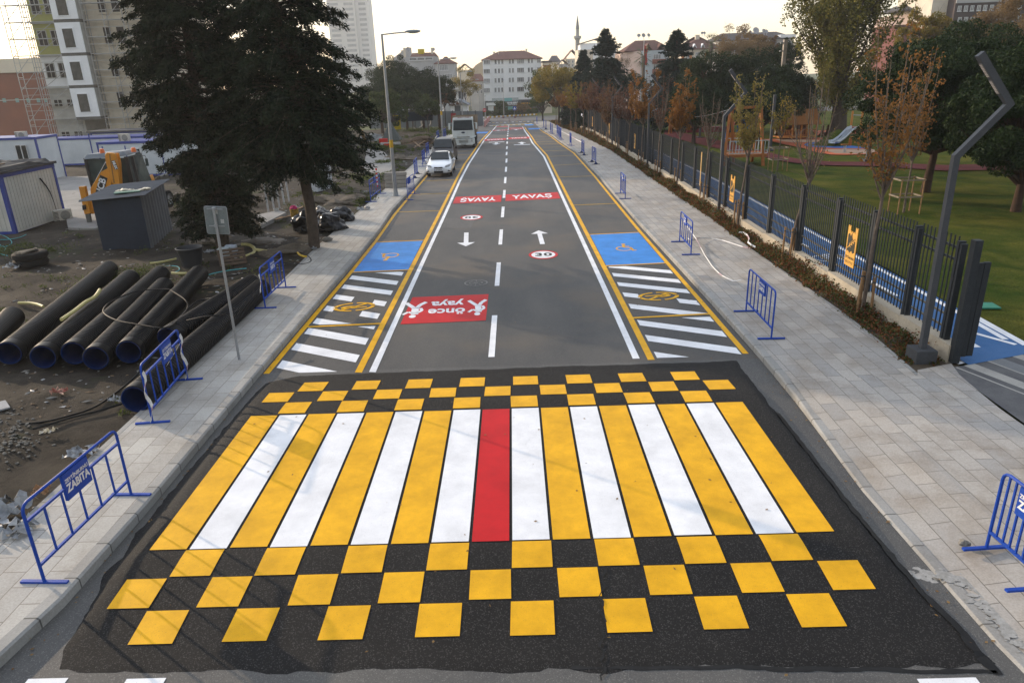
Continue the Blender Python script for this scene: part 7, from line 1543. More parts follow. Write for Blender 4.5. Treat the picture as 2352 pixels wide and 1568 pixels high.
# ---- dark metal shed
FL, FR, BR = gp(328, 797, .1), gp(467, 787, .1), gp(546, 740, .1)
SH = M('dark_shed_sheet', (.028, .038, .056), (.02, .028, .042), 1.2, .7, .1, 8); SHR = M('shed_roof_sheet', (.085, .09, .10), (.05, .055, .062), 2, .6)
r = thing('metal_shed', 'dark grey metal shed with corrugated side and overhanging roof', 'shed', FL, math.atan2(FR.y-FL.y, FR.x-FL.x)); w_ = (FR-FL).xy.length+.12; d_ = (BR-FR).xy.length+.9; H = 1.95
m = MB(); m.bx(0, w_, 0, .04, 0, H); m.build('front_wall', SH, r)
m = MB(); n = 18
vs = []
for i in range(n*2+1): yy = d_*i/(n*2); dx = .075 if i % 4 in (1, 2) else 0; vs += [(w_+dx, yy, 0), (w_+dx, yy, H+.05)]
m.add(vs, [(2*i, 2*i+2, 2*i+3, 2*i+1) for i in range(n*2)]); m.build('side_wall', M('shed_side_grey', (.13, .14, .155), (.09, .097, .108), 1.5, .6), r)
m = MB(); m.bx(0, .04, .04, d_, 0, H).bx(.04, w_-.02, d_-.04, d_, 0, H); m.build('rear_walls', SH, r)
m = MB(); vs = []; n = 40
for i in range(n+1): yy = -.22+(d_+.4)*i/n; dz = .055 if i % 2 else 0; vs += [(-.38, yy, H+.02+dz), (w_+.28, yy, H+.12+dz)]
m.add(vs, [(2*i, 2*i+1, 2*i+3, 2*i+2) for i in range(n)]); o = m.build('roof', SHR, r); s = o.modifiers.new('t', 'SOLIDIFY'); s.thickness = .012
A_ = Vector(r.location)
m = MB()
for i in range(9): m.blob((i*.13, .05*math.sin(i*2), .03*math.sin(i)), .13, 1, .4, 2, i, (1, 1, .5))
o = m.build('crumpled_sheet', M('cream_plastic', (.62, .58, .46), (.5, .46, .36), 5, .6), None, True, loc=(A_.x+.55, A_.y+1.0, A_.z+H+.18), rz=.25); tag(o, 'crumpled cream plastic sheet lying on the dark shed roof', 'plastic sheet')
m = MB(); m.bx(-.45, .45, -.22, .22, 0, .03); o = m.build('green_board', M('green_board', (.05, .16, .12), rough=.6), None, loc=(A_.x+1.0, A_.y+.75, A_.z+H+.17), rz=.4); tag(o, 'small green board on the dark shed roof in front of the crumpled sheet', 'board')
# ---- white cabins and containers
def cabin(label, x0, x1, y0, y1, z, H, ribs=False, fr=.12, mt=None, name='site_cabin'):
    r = thing(name, label, 'site cabin', (x0, y0, z), 0, 'white site cabins with blue frames'); W = x1-x0; D_ = y1-y0; m = MB()
    m.bx(.03, W-.03, .03, D_-.03, .05, H-.05); b = m.build('wall', mt or WCON, r)
    for x in (0, W-fr):
        for yy in (0, D_-fr): MB().bx(x, x+fr, yy, yy+fr, .0, H-.16).build('corner_post', ABL, r)
    MB().bx(-.01, W+.01, -.01, D_+.01, H-.16, H).build('roof_frame', ABL, r); MB().bx(fr, W-fr, -.005, D_+.005, 0, .14).build('floor_frame', ABL, r)
    if ribs:
        m = MB(); n = int(W/.22)
        for i in range(n): m.bx(fr+i*.22, fr+i*.22+.03, .01, .03, .14, H-.16)
        n = int(D_/.22)
        for i in range(n): m.bx(W-.03, W-.01, fr+i*.22, fr+i*.22+.03, .14, H-.16)
        m.build('ribs', mt or WCON, r)
    return r, W, D_
def aircon(label, x, y, z, rz=0, top=False):
    r = thing('air_conditioner', label, 'air conditioner', (x, y, z), rz); m = MB(); m.bx(-.38, .38, -.14, .14, 0, .55); m.build('casing', M('ac_cream', (.48, .46, .40), (.40, .38, .33), 4, .6), r, bevel=.01)
    m = MB(); m.lathe((.08, -.15, .28), [(.001, -.01), (.05, -.02), (.2, -.015), (.22, .005)], 20, 0, 'Y'); m.build('fan_grille', M('ac_grille', (.22, .22, .2), rough=.6), r); m = MB()
    for k in range(7): m.bx(-.375, -.22, -.146, -.141, .06+k*.065, .09+k*.065)
    m.build('louvres', BLK, r); return r
cc = gp(89, 738, .1); H1 = 2.62; XR = -22.15
r, W, D_ = cabin('near ribbed white cabin with black tarpaulin on its roof, at the left edge', XR-6.5, XR, cc.y, cc.y+3.9, zg(cc.y)+.06, H1, True, .16, M('cabin_white', (.50, .49, .44), (.40, .40, .37), 1, .55))
m = MB(); m.bx(-.3, W+.1, -.35, D_+.1, H1+.01, H1+.12); m.build('roof_sheet', M('cabin_roof_dark', (.05, .05, .055), rough=.8), r)
rg = np.random.default_rng(4); m = MB(); n = 20; vs = []
for j in range(9):
    for i in range(n): x = W-4.2+i*4.3/(n-1); yy = -.3+j*.5; vs.append((x+rg.normal()*.05, yy+rg.normal()*.05, H1+.16+.09*abs(math.sin(i*1.9+j))+rg.uniform(0, .07)-(.22 if j == 0 or i == n-1 else 0)))
m.add(vs, [(j*n+i, j*n+i+1, (j+1)*n+i+1, (j+1)*n+i) for j in range(8) for i in range(n-1)]); o = m.build('tarpaulin', M('black_tarp', (.008, .008, .009), rough=.6, spec=.2), None, loc=r.location); tag(o, 'wrinkled black tarpaulin spread on the near white cabin roof', 'tarpaulin')
m = MB(); m.bar((-.2, 0, 0), (1.9, .3, .05), .2, .04); o = m.build('plank', M('old_plank', (.13, .085, .055), (.09, .06, .04), 6, .85), None, loc=(XR-2.3, cc.y+.7, zg(cc.y)+.06+H1+.3)); tag(o, 'brown plank weighing down the black tarpaulin', 'plank')
aircon('cream air conditioner unit on the ground beside the near white cabin', -21.75, 34.6, zg(34.6)+.12, R_(48))
hose('black_cable', 'black cable hanging down the ribbed side of the near white cabin', [], .02, HOSE) if 0 else None
m = MB(); m.tube([(0, 0, 0), (.02, .25, -.35), (.02, .45, -.7), (.02, .55, -1.2), (.02, .6, -1.7)], [.035, .03, .025, .012, .01], 6); o = m.build('cable', HOSE, None, loc=(XR+.02, 34.2, zg(34)+2.2)); tag(o, 'black cable hanging down the ribbed side of the near white cabin', 'cable')
def cab_px(label, U0, U1, V0, y, dep, ground=None, **k):
    a = dp(U0, V0, y); b = dp(U1, V0, y); z = zg(y)+.08; return cabin(label, a.x, b.x, y, y+dep, z, dp(U0, V0, y).z-z, **k)
r, W, D_ = cab_px('white cabin with a white door in the yard, right behind the digger', 303, 640, 451, 54, 2.6)
m = MB(); x0 = dp(421, 500, 54).x-r.location.x; x1 = dp(447, 500, 54).x-r.location.x; z1 = dp(430, 472, 54).z-r.location.z; m.bx(x0-.08, x1+.08, -.03, .03, .25, z1+.1); dr = m.build('door', FRAME, r); m = MB(); m.bx(x0+.25, x1, -.045, -.031, .8, z1); m.build('pane', WSH, dr)
for x in (2.0, 4.6, 8.3): m = MB(); m.bx(x, x+.07, .0, .03, .14, r and 2.2); m.build('seam_strip', ABL, r)
m = MB(); m.bx(.35, 2.1, -.01, .028, 1.55, 1.62).bx(.35, .42, -.01, .028, 1.62, 2.2); m.build('seam_strip', ABL, r)
r2, W, D_ = cab_px('long plain white cabin with a single seam, in the middle distance of the yard', 140, 470, 440, 64.5, 2.6)
m = MB(); x0 = dp(290, 480, 64.5).x-r2.location.x; m.bx(x0, x0+.1, -.0, .03, .14, 2.6); m.build('seam_strip', ABL, r2)
r3, W, D_ = cab_px('white cabin with two narrow dark windows at the left edge of the yard', -110, 112, 441, 52, 2.6)
for U in (64, 82): p = dp(U, 490, 52); window(r3, p.x-r3.location.x, -.0, p.z-r3.location.z, .42, 1.35, 0, WSH, FRAME)
r4, W, D_ = cab_px('farther row of white cabins with grey corrugated roof below the scaffolding', 285, 500, 420, 74, 2.6); m = MB(); m.bx(-.2, W+.2, -.3, D_+.2, dp(285, 420, 74).z-r4.location.z+.01, dp(285, 420, 74).z-r4.location.z+.14); m.build('roof_sheet', SHR, r4)
p = dp(70, 437, 53); aircon('air conditioner box on the roof of the left edge cabin', p.x, 53, p.z-.1); p = dp(396, 446, 54.6); aircon('air conditioner box standing on the roof of the cabin behind the digger', p.x, 54.6, p.z-.05)
# ---- concrete yard slab behind shed
m = MB(); pts = [gp(u, v, .13) for u, v in [(178, 560), (300, 558), (420, 575), (420, 640), (300, 720), (215, 735), (195, 640)]]; m.add(pts, [tuple(range(7))]); 
def slab(label, px, dz, h=.12):
    P = [gp(u, v, dz) for u, v in px]; n = len(P); m = MB(); m.add(P+[p-Vector((0, 0, h+.3)) for p in P], [tuple(range(n))]+[(i, n+i, n+(i+1) % n, (i+1) % n) for i in range(n)]); me = m.build('concrete_slab', M('yard_concrete', (.27, .26, .245), (.19, .185, .175), .6, .9, .4, 12)); struct(me, label); return me
slab('pale worn concrete yard behind the near cabin', [(170, 560), (330, 556), (470, 585), (500, 640), (420, 700), (300, 722), (215, 720), (200, 640)], .22)
slab('broken concrete slab beside the lamp base', [(1160, 470), (1215, 480), (1250, 520), (1225, 555), (1150, 545)], .28); slab('concrete slab under the white posts', [(812, 680), (880, 665), (905, 672), (825, 712)], .24); slab('cracked grey slab left of the kerb stones', [(1190, 535), (1215, 528), (1226, 548), (1180, 552)], .26)
# ---- tub, tyres, sign back etc
p = gp(610, 842, .1); m = MB(); m.lathe((0, 0, 0), [(.30, 0), (.36, .35), (.42, .62), (.46, .66), (.42, .67), (.38, .6), (.30, .06), (.001, .05)], 22); o = m.build('black_tub', M('black_bucket', (.016, .018, .022), (.022, .024, .028), 4, .5), None, True, loc=(p.x, p.y, p.z)); tag(o, 'big black plastic tub with open rim on the soil', 'tub')
p = gp(100, 838, .1)
for k in range(2):
    m = MB(); m.lathe((0, 0, 0), [(.30, .02), (.33, 0), (.50, .0), (.56, .05), (.57, .12), (.55, .2), (.49, .24), (.33, .24), (.30, .2), (.36, .12), (.30, .02)], 26); o = m.build('tyre', TYRE, None, True, loc=(p.x+.04*k, p.y, p.z+.245*k)); tag(o, ['lower truck tyre, under another one, on the soil near the left edge', 'upper truck tyre of the pair with sticks laid on it'][k], 'tyre')
for k, (a, ln) in enumerate(((.5, .5), (.9, .55), (1.2, .5))): m = MB(); m.bar((-.2, 0, 0), (ln-.1, .0, .05), .05, .05); o = m.build('stick', M('grey_stick', (.25, .22, .18), rough=.9), None, loc=(p.x-.05+.1*k, p.y-.3, p.z+.53), rz=a); tag(o, ['left', 'middle', 'right'][k]+' one of three grey sticks on the upper truck tyre', 'stick')
# kerb stones
ks = M('kerb_stone_new', (.30, .28, .25), (.25, .235, .21), 3, .85, .2, 30); A_ = gp(1240, 602, .146); A_.x -= .5
for j, (n, z) in enumerate(((0, 0), (1, .22), (2, .44), (3, .66))):
    for k in range(2):
        if j == 3 and k == 0: pass
        m = MB(); m.bx(0, .62, 0, .30, 0, .2); o = m.build('kerb_stone', ks, None, loc=(A_.x-.05+(.03 if j % 2 else 0)+k*.64, A_.y+1.0-.0*k, zg(A_.y)+.15+z), bevel=.015); tag(o, '%s grey kerb stone, %s column of the stack behind the nearest street lamp' % (['bottom', 'second lowest', 'second highest', 'topmost'][j], ['left', 'right'][k]), 'kerb stone', 'stacked kerb stones')
# red and white post on the pile
p = gp(1234, 566, .146); m = MB(); zt = .0
r = thing('marker_post', 'red and white striped plastic post behind the kerb stone stack', 'marker post', (p.x-.1, A_.y+1.45, zg(A_.y)+.15))
for k in range(9): m = MB(); m.cyl((0, 0, .12*k), (0, 0, .12*(k+1)), .05, n=10); m.build('stripe', M('post_red', (.5, .03, .03)) if k % 2 == 0 else WLET, r)
# garbage bags
BAG = M('black_bag', (.006, .0065, .008), (.01, .01, .012), 3, .3, .6, 6, spec=.35)
def crumple(name, label, loc, sc, seed, mt, cat, amp=.22, sub=4, fr=1.6):
    m = MB(); m.blob((0, 0, 0), 1, sub, amp, fr, seed, sc); 
    v2 = []
    for v in m.v: q = Vector(v); k = .9+.22*abs(mnoise.noise(q*3.6+Vector((seed, 0, 0))))+.10*abs(mnoise.noise(q*8))+.05*mnoise.noise(q*17); v2.append((q.x*k, q.y*k, max(-sc[2]*.55, q.z*k)))
    m.v = v2; o = m.build(name, mt, None, False, loc=loc); return tag(o, label, cat)
for U, V, s, lb in [(970, 726, (.55, .5, .5), 'shiny black rubbish bag left of the bare conifer trunk'), (1042, 728, (.62, .55, .55), 'large bulging black rubbish bag right of the bare conifer trunk'), (1082, 700, (.6, .5, .42), 'black rubbish bag at the pavement edge behind the large one'), (1015, 700, (.6, .4, .4), 'flat black plastic sheet heap behind the bare conifer trunk')]:
    p = gp(U, V, .12); crumple('rubbish_bag', lb, (p.x, p.y, p.z+s[2]*.5), s, U, BAG, 'rubbish bag')
# soil heaps, slabs, rocks
SO = M('lumpy_soil', (.075, .06, .045), (.13, .11, .085), 3, .95, 1, 12)
for U, V, s, lb, mt in [(905, 800, (1.1, .7, .28), 'low heap of pale lumpy soil below the bare conifer', SO), (830, 765, (.9, .6, .16), 'flat broken slab of grey plaster on the soil', M('plaster', (.2, .18, .155), (.15, .13, .11), 4, .9)), (1080, 640, (1.6, 1.4, .45), 'mound of brown soil beside the left pavement', SO), (1270, 505, (1.5, 1.3, .4), 'mound of earth and rubble beside the white car', SO), (1180, 445, (1.6, 1.0, .7), 'grey covered heap far back in the lot', M('grey_sheet_heap', (.2, .21, .2), (.15, .15, .15), 3, .8)), (1320, 455, (2.0, 1.4, .6), 'brown heap of broken planks and soil left of the van', M('plank_heap', (.11, .075, .05), (.07, .05, .035), 6, .9, 1, 6))]:
    p = gp(U, V, .1); crumple('heap', lb, (p.x, p.y, p.z-.05), s, U, mt, 'heap', .3)
ROCK = M('grey_stone', (.22, .205, .18), (.14, .13, .115), 4, .9, .5)
rr = random.Random(3); rk = [(1035, 765, .2, 'rounded stone beside the large rubbish bag'), (1022, 625, .16, 'pale stone on the slope above the rubbish bags'), (1297, 740-140, .1, 'small stone by the kerb stones'), (680, 760, .2, 'grey stone near the black tub'), (3010-600+640, 1722, .07, 'small brown brick fragment at the foot of the right edge barrier')]
for U, V, s, lb in rk:
    p = gp(U, V, .12); crumple('stone', lb, (p.x, p.y, p.z+s*.3), (s, s*.8, s*.65), U, ROCK, 'stone', .25, 3)
# cartons, pallet, buckets, posts
def boxthing(name, label, U, V, sz, mt, cat, rz=0, dz=.12):
    p = gp(U, V, dz); m = MB(); m.bx(-sz[0]/2, sz[0]/2, -sz[1]/2, sz[1]/2, 0, sz[2]); o = m.build(name, mt, None, loc=(p.x, p.y, p.z), rz=rz, bevel=.006); return tag(o, label, cat)
CW = M('carton_white', (.42, .46, .50), (.3, .34, .42), 12, .7)
boxthing('carton', 'larger pale carton behind the sign pole', 712, 812, (.4, .35, .32), M('carton_pale', (.40, .45, .46), rough=.7), 'carton', .1); boxthing('carton', 'white and blue carton, left of two beside the pallet', 728, 806, (.22, .25, .36), CW, 'carton', .1); boxthing('carton', 'white and blue carton, right of two beside the pallet', 743, 806, (.2, .25, .36), CW, 'carton', .1)
p = gp(740, 838, .1); r = thing('pallet', 'broken wooden pallet leaning near the cartons', 'pallet', p, .5); r.rotation_euler.x = R_(55)
for k in range(5): MB().bx(-.45, .45, k*.13, k*.13+.09, 0, .025).build('slat', M('pallet_wood', (.10, .07, .05), (.07, .05, .035), 8, .9), r)
for k in range(3): MB().bx(-.44+k*.4, -.36+k*.4, 0, .6, -.08, -.002).build('bearer', M('pallet_wood', (.1, .07, .05)), r)
def bucket(label, U, V, R1, H, mt, cat='bucket'): p = gp(U, V, .12); m = MB(); m.lathe((0, 0, 0), [(R1*.85, 0), (R1, H), (R1*1.04, H), (R1*.95, H), (R1*.8, .03), (.001, .02)], 16); o = m.build('bucket', mt, None, True, loc=p); tag(o, label, cat); return o
bucket('yellow paint bucket with pink rag near the white posts', 934, 689, .2, .42, M('yellow_bucket', (.55, .30, .02), (.12, .08, .02), 12, .5)); p = gp(938, 668, .35); crumple('rag', 'pink rag lying on the yellow bucket', (p.x, gp(934, 689, .12).y+.02, gp(934, 689, .12).z+.44), (.17, .15, .12), 3, M('pink_rag', (.45, .03, .12), rough=.8), 'rag')
bucket('small white bucket beside the white posts', 876, 676, .13, .25, M('white_bucket', (.5, .5, .48)))
for k, (U, V, h_) in enumerate([(851, 677, 1.9), (867, 661, 1.5), (885, 659, 1.2), (900, 648, 1.2), (915, 638, 1.2)]):
    p = gp(U, V, .12); m = MB(); m.cyl((0, 0, 0), (-.03, 0, h_), .045, n=8); o = m.build('white_post', M('white_pole', (.48, .49, .50), rough=.5), None, True, loc=p); tag(o, ['first and tallest', 'second', 'third', 'fourth', 'last'][k]+' white pole in the row under the conifers, counted from the left', 'pole', 'row of white poles under the conifers')
boxthing('white_cabinet', 'white cabinet standing half hidden behind the bare conifer trunk', 1015, 600, (.7, 1.6, 1.6), M('cabinet_white', (.5, .53, .56), rough=.5), 'cabinet', -.35)
PL_ = M('plank_wood', (.22, .14, .08), (.13, .085, .05), 6, .85)
def plank(label, U0, V0, U1, V1, w_=.1, z0=.2, z1=.2, mt=None): a = gp(U0, V0, z0); b = gp(U1, V1, z1); m = MB(); m.bar((0, 0, 0), b-a, w_, .03); o = m.build('plank', mt or PL_, None, loc=a); tag(o, label, 'plank')
plank('orange brown plank near the pink rag', 945, 660, 978, 645, .14); plank('upper one of two dark planks right of the bare trunk', 1003, 639, 1055, 633, .1, mt=M('dark_plank', (.07, .05, .04))); plank('lower one of two dark planks right of the bare trunk', 1003, 643, 1050, 637, .1, mt=M('dark_plank', (.07, .05, .04))); plank('pale plank below the yellow bucket', 870, 695, 925, 681); plank('short pale plank among the debris', 875, 693, 893, 686); plank('tall raw board leaning at the right edge of the conifers', 1160, 455, 1142, 412, .3, .3, 2.4, M('raw_board', (.5, .33, .14)))
plank('long thin pole lying across the rubble left of the white car', 1215, 497, 1340, 507, .07, .4, .25, M('grey_stick', (.25, .22, .18))); plank('grey flat sheet at the left edge of the soil', -20, 1290, 25, 1278, .45, .16, .16, M('grey_sheet', (.3, .31, .32)))
for k, (U0, V0, U1, V1) in enumerate([(1300, 440, 1330, 465), (1310, 468, 1345, 445), (1335, 462, 1372, 452), (1290, 455, 1318, 446), (1345, 470, 1385, 458)]): plank('broken brown plank in the heap left of the van, number %s from the left' % ['one', 'two', 'three', 'four', 'five'][[0, 2, 3, 1, 4][k]], U0, V0, U1, V1, .14, .3, .7)
r = thing('paving_stack', 'heap of curved beige paving pieces beside the tub', 'paving pieces', gp(650, 770, .1))
for k in range(7): m = MB(); m.bx(-.28, .28, -.18, .18, 0, .12); o = m.build('paving_piece', M('beige_paver', (.28, .24, .19), (.2, .17, .14), 4, .9), r, bevel=.02); o.location = ((k % 3)*.42-.3, (k // 3)*.2, (k // 3)*.13); o.rotation_euler = (.1*k, .15*(k % 3), .5*k)
boxthing('red_plastic_barrier', 'upper red and white plastic barrier by the first street lamp', 1214, 452, (.8, .3, .4), M('plastic_red', (.5, .03, .02)), 'barrier', 0, .55); boxthing('red_plastic_barrier', 'lower red plastic barrier by the first street lamp', 1228, 472, (.7, .3, .5), M('plastic_red', (.5, .03, .02)), 'barrier', 0, .1); boxthing('white_beam', 'white beam lying across the red plastic barriers', 1236, 458, (1.9, .2, .22), M('dull_white', (.4, .4, .39), rough=.7), 'beam', 0, .45)
boxthing('yellow_sign_board', 'yellow board behind the first street lamp', 1258, 410, (.9, .1, 1.7), M('yellow_board', (.55, .42, .02)), 'board', 0, .9)
p = gp(1240, 452, .1); m = MB(); m.add([(-1.2, -1, 0), (1.2, -1, 0), (1.2, 1, 0), (-1.2, 1, 0), (0, 0, 2.1)], [(0, 1, 4), (1, 2, 4), (2, 3, 4), (3, 0, 4), (3, 2, 1, 0)]); o = m.build('mesh_cone', M('grey_net', (.09, .10, .095), rough=.8), None, loc=p); tag(o, 'grey pyramid of netting behind the first street lamp', 'netting')
# concrete rings
for U, V, R1, L_, lb in [(1326, 408, .95, 1.2, 'open concrete ring lying on its side, left of the pair'), (1352, 404, .9, 1.2, 'concrete ring lying right of the open one'), (1425, 398, .9, 1.2, 'concrete ring behind the tipper truck cab')]:
    p = gp(U, V, .1); m = MB(); m.lathe((0, 0, 0), [(R1, 0), (R1, L_), (R1*.8, L_), (R1*.8, 0), (R1, 0)], 24, 0, 'Y'); m.f = [f[::-1] for f in m.f]; o = m.build('concrete_ring', M('ring_concrete', (.16, .165, .165), (.11, .115, .115), 2, .9), None, True, loc=(p.x, p.y, p.z+R1*.97), rz=.25); tag(o, lb, 'concrete ring', 'concrete rings')
boxthing('dark_tank', 'dark box shaped tank above the concrete rings', 1330, 382, (3.6, 1.2, 1.2), M('dark_tank', (.02, .03, .04)), 'tank', 0, 1.6)
# plastic litter and pebbles (uncountable)
def litter():
    rg = np.random.default_rng(77); V = []; F = []; MI = []
    m = MB(); mats = [M('litter_white', (.30, .30, .30), rough=.6), M('litter_brown', (.16, .11, .07), rough=.9), M('litter_grey', (.22, .21, .19), rough=.9), M('litter_dark', (.03, .03, .03), rough=.8)]
    for _ in range(3000):
        u = rg.uniform(); y = 6+abs(rg.normal())*30; x = il(min(y, 140))-.2-abs(rg.normal())*7
        if y > 95 or x < -40: continue
        dens = mnoise.noise(Vector((x*.3, y*.3, 1)));
        if dens < -.1: continue
        s = rg.uniform(.010, .038)*(1+y/45); z = dirt_h(x, y)+.01; a = rg.uniform(0, 6.28); k = int(rg.choice([0, 1, 2, 3], p=[.2, .35, .35, .1])); e = rg.uniform(.4, 3.0)
        c, sn = math.cos(a), math.sin(a); h = s*rg.uniform(.2, .7)
        m.add([(x+c*s*e, y+sn*s*e, z), (x-sn*s, y+c*s, z), (x-c*s*e, y-sn*s*e, z), (x+sn*s, y-c*s, z), (x, y, z+h)], [(0, 1, 4), (1, 2, 4), (2, 3, 4), (3, 0, 4)], k)
    tag(m.build('litter', mats), 'scattered litter, chips and stones over the building lot', 'litter', kind='stuff')
    m = MB()
    for _ in range(130):
        p = gp(rg.normal(42, 42), rg.normal(1385, 40), .1); s = rg.uniform(.015, .035)
        if p.x > il(p.y)-.2: continue
        m.blob((p.x, p.y, dirt_h(p.x, p.y)+s*.3), s, 1, .2, 2, _, (1.2, 1, .7))
    tag(m.build('pebbles', M('pale_pebbles', (.17, .16, .14), (.10, .095, .085), 9, .9), None, True), 'pale pebbles on the soil at the lower left', 'pebbles', kind='stuff')
litter()
def film(label, U, V, s, mt, seed, cat='plastic film', dz=.12):
    p = gp(U, V, dz); rg = np.random.default_rng(seed); m = MB(); n = 9; vs = [(s*(i/(n-1)-.5)*1.3+rg.normal()*s*.06, s*(j/(n-1)-.5)+rg.normal()*s*.06, abs(rg.normal())*s*.2+.03) for j in range(n) for i in range(n)]
    m.add(vs, [(j*n+i, j*n+i+1, (j+1)*n+i+1, (j+1)*n+i) for j in range(n-1) for i in range(n-1) if rg.uniform() > .3]); o = m.build('plastic_film', mt, None, loc=p); tag(o, label, cat)
FI = M('clear_film', (.30, .31, .32), (.17, .18, .19), 9, .35)
film('tangled white plastic film at the left edge beside the large barrier', 22, 1620, .5, FI, 1); film('small scrap of film lower at the left edge', 45, 1690, .4, FI, 2); film('white plastic bag near the tyre pair', 48, 848, .45, FI, 3, 'bag'); film('red and brown food wrapper on the bare soil', 190, 1245, .2, M('wrapper_red', (.28, .05, .04), (.3, .2, .14), 12, .6), 4, 'wrapper'); film('yellow and white wrapper near the pebbles', 155, 1370, .18, M('wrapper_yellow', (.5, .4, .2), (.5, .5, .5), 20, .6), 5, 'wrapper')
film('white scrap at the mouth of the pavement side pipe', 370, 1270, .2, FI, 6); film('crumpled white bag by the upper left pavement edge', 1150, 665, .5, FI, 7, 'bag'); film('small white crumpled paper beside the cartons', 664, 800, .25, FI, 8, 'paper'); film('white cloth at the foot of the bare conifer', 985, 792, .3, FI, 9, 'cloth')
film('brown paper at the foot of the left pavement', 133, 1560, .2, M('brown_paper', (.3, .17, .09), rough=.9), 10, 'paper'); film('dark jar like bundle of foil at the lower left pavement edge', 262, 1440, .35, M('foil', (.05, .05, .055), (.4, .42, .44), 8, .3), 11, 'foil')
def fallen():
    rg = np.random.default_rng(5); P = []
    for _ in range(900):
        k = rg.uniform()
        if k < .4: y = rg.uniform(5, 60); x = kl(y)+abs(rg.normal())*.22; h = .012
        elif k < .75: y = rg.uniform(6, 60); x = kr(y)-abs(rg.normal())*.2; h = .012
        elif k < .85: y = rg.uniform(5, 20); x = rg.uniform(-5, 4.6); h = .02+(tzz(x, y) if y < 14 else 0)
        else: y = rg.uniform(13, 50); x = ir(y)-abs(rg.normal())*.4; h = .15
        P.append((x, y, zg(y)+h+.01))
    P = np.array(P); D = rg.normal(size=P.shape); D[:, 2] *= .12; V, F = leaves(P, .045, rg, 1.5, D, .05); V[:, 2] = np.repeat(P[:, 2], 4)+(V[:, 2]-np.repeat(P[:, 2], 4))*.25
    tag(np_mesh('fallen_leaves', V, F, leafmat('dry_leaf', (.10, .05, .02), (.24, .15, .06), .1)), 'dry fallen leaves gathered along the kerbs', 'leaves', kind='stuff')
fallen()
# ================================================================ PARK
RED_ = M('red_running_track', (.10, .020, .022), (.085, .018, .02), 2, .9, .2, 60); ORA = M('orange_play_surface', (.42, .11, .05), (.37, .10, .045), 2, .9, .2, 60); TANP = M('tan_play_surface', (.30, .21, .16), (.26, .19, .14), 2, .9); BLP = M('blue_play_surface', (.05, .13, .34), (.05, .12, .3), 2, .9)
def zp7(L_): return [(2400+a/6.533, 330+b/6.533) for a, b in L_]
def flat(name, px, dz, mt, label=None):
    P = [gp(u, v, dz) for u, v in px]; m = MB(); m.add(P, [tuple(range(len(P)))]); bm = None; o = m.build(name, mt)
    b = bmesh.new(); b.from_mesh(o.data); bmesh.ops.triangulate(b, faces=b.faces[:]); b.to_mesh(o.data); b.free(); return struct(o, label)
flat('running_track', [(2105, 412), (2140, 416), (2210, 430), (2300, 449), (2345, 459), (2420, 478)]+zp7([(480, 1060), (700, 1105), (900, 1140), (1200, 1165), (1600, 1185), (2352, 1190)])+[(2990, 522), (3420, 512), (3420, 532), (2990, 540)]+zp7([(2352, 1275), (1600, 1265), (1100, 1245), (800, 1215), (500, 1175), (0, 1060)])+[(2340, 482), (2250, 465), (2170, 446), (2100, 428)], .175, RED_, 'curving dark red running track')
flat('play_surface', zp7([(100, 725), (450, 705), (900, 690), (1230, 685), (1560, 715), (1500, 740), (1400, 760), (1100, 790), (2350, 930), (2500, 1020), (2100, 1035), (1800, 1045), (1500, 1040), (1200, 990), (900, 900), (500, 820)]), .178, ORA, 'orange play surface around the playhouse and slide')
flat('play_surface', zp7([(1260, 935), (1800, 925), (2400, 935), (2400, 1015), (2000, 1025), (1600, 1015)]), .183, TANP, 'tan patch of play surface'); flat('play_surface', zp7([(330, 725), (560, 715), (1400, 745), (1100, 785), (700, 790), (450, 760)]), .183, TANP, 'tan floor around the playhouse')
flat('play_surface', zp7([(940, 835), (1000, 800), (1150, 780), (1400, 775), (1900, 850), (2350, 915), (1600, 905), (1200, 885), (1000, 870)]), .188, BLP, 'blue play surface at the foot of the slide'); flat('play_surface', zp7([(1120, 545), (1500, 535), (1950, 560), (2200, 560), (2200, 600), (1500, 650), (1200, 640)]), .178, ORA, 'orange surface behind the trunk')
# grassy mound and slide
a = gp(*zp7([(1180, 860)])[0], .14); b = gp(*zp7([(2350, 905)])[0], .14); c = (a+b)/2; m = MB(); R1 = (b-a).xy.length/2; n = 24; vs = [(0, 0, 1.25)]
for k in range(1, 7):
    for i in range(n): t = 2*math.pi*i/n; f = k/6; vs.append((R1*f*math.cos(t), R1*.75*f*math.sin(t), 1.25*(math.cos(f*math.pi)*.5+.5)))
m.add(vs, [(0, 1+i, 1+(i+1) % n) for i in range(n)]+[(1+(k-1)*n+i, 1+k*n+i, 1+k*n+(i+1) % n, 1+(k-1)*n+(i+1) % n) for k in range(1, 6) for i in range(n)]); o = m.build('grass_mound', LAWN, None, True, loc=(c.x+.2, c.y+R1*.72, zg(c.y)+.1)); struct(o, 'small grassy mound carrying the slide')
WD = M('play_wood', (.32, .12, .035), (.25, .09, .03), 4, .7, .1); WDL = M('play_wood_light', (.50, .22, .06), (.42, .17, .05), 4, .7); STL = M('slide_steel', (.42, .45, .48), (.34, .37, .4), 3, .3, metal=.7)
p = gp(*zp7([(1505, 880)])[0], .17)+Vector((0, 0, .16)); r = thing('slide', 'short stainless steel slide on the grassy mound with two orange posts', 'slide', p, R_(-62))
pr_ = [(0, .12), (.5, .14), (1.1, .4), (2.0, 1.0), (2.5, 1.1)]
m = MB(); vs = []
for y_, z in pr_: vs += [(-.32, y_, z+.22), (-.28, y_, z), (.28, y_, z), (.32, y_, z+.22)]
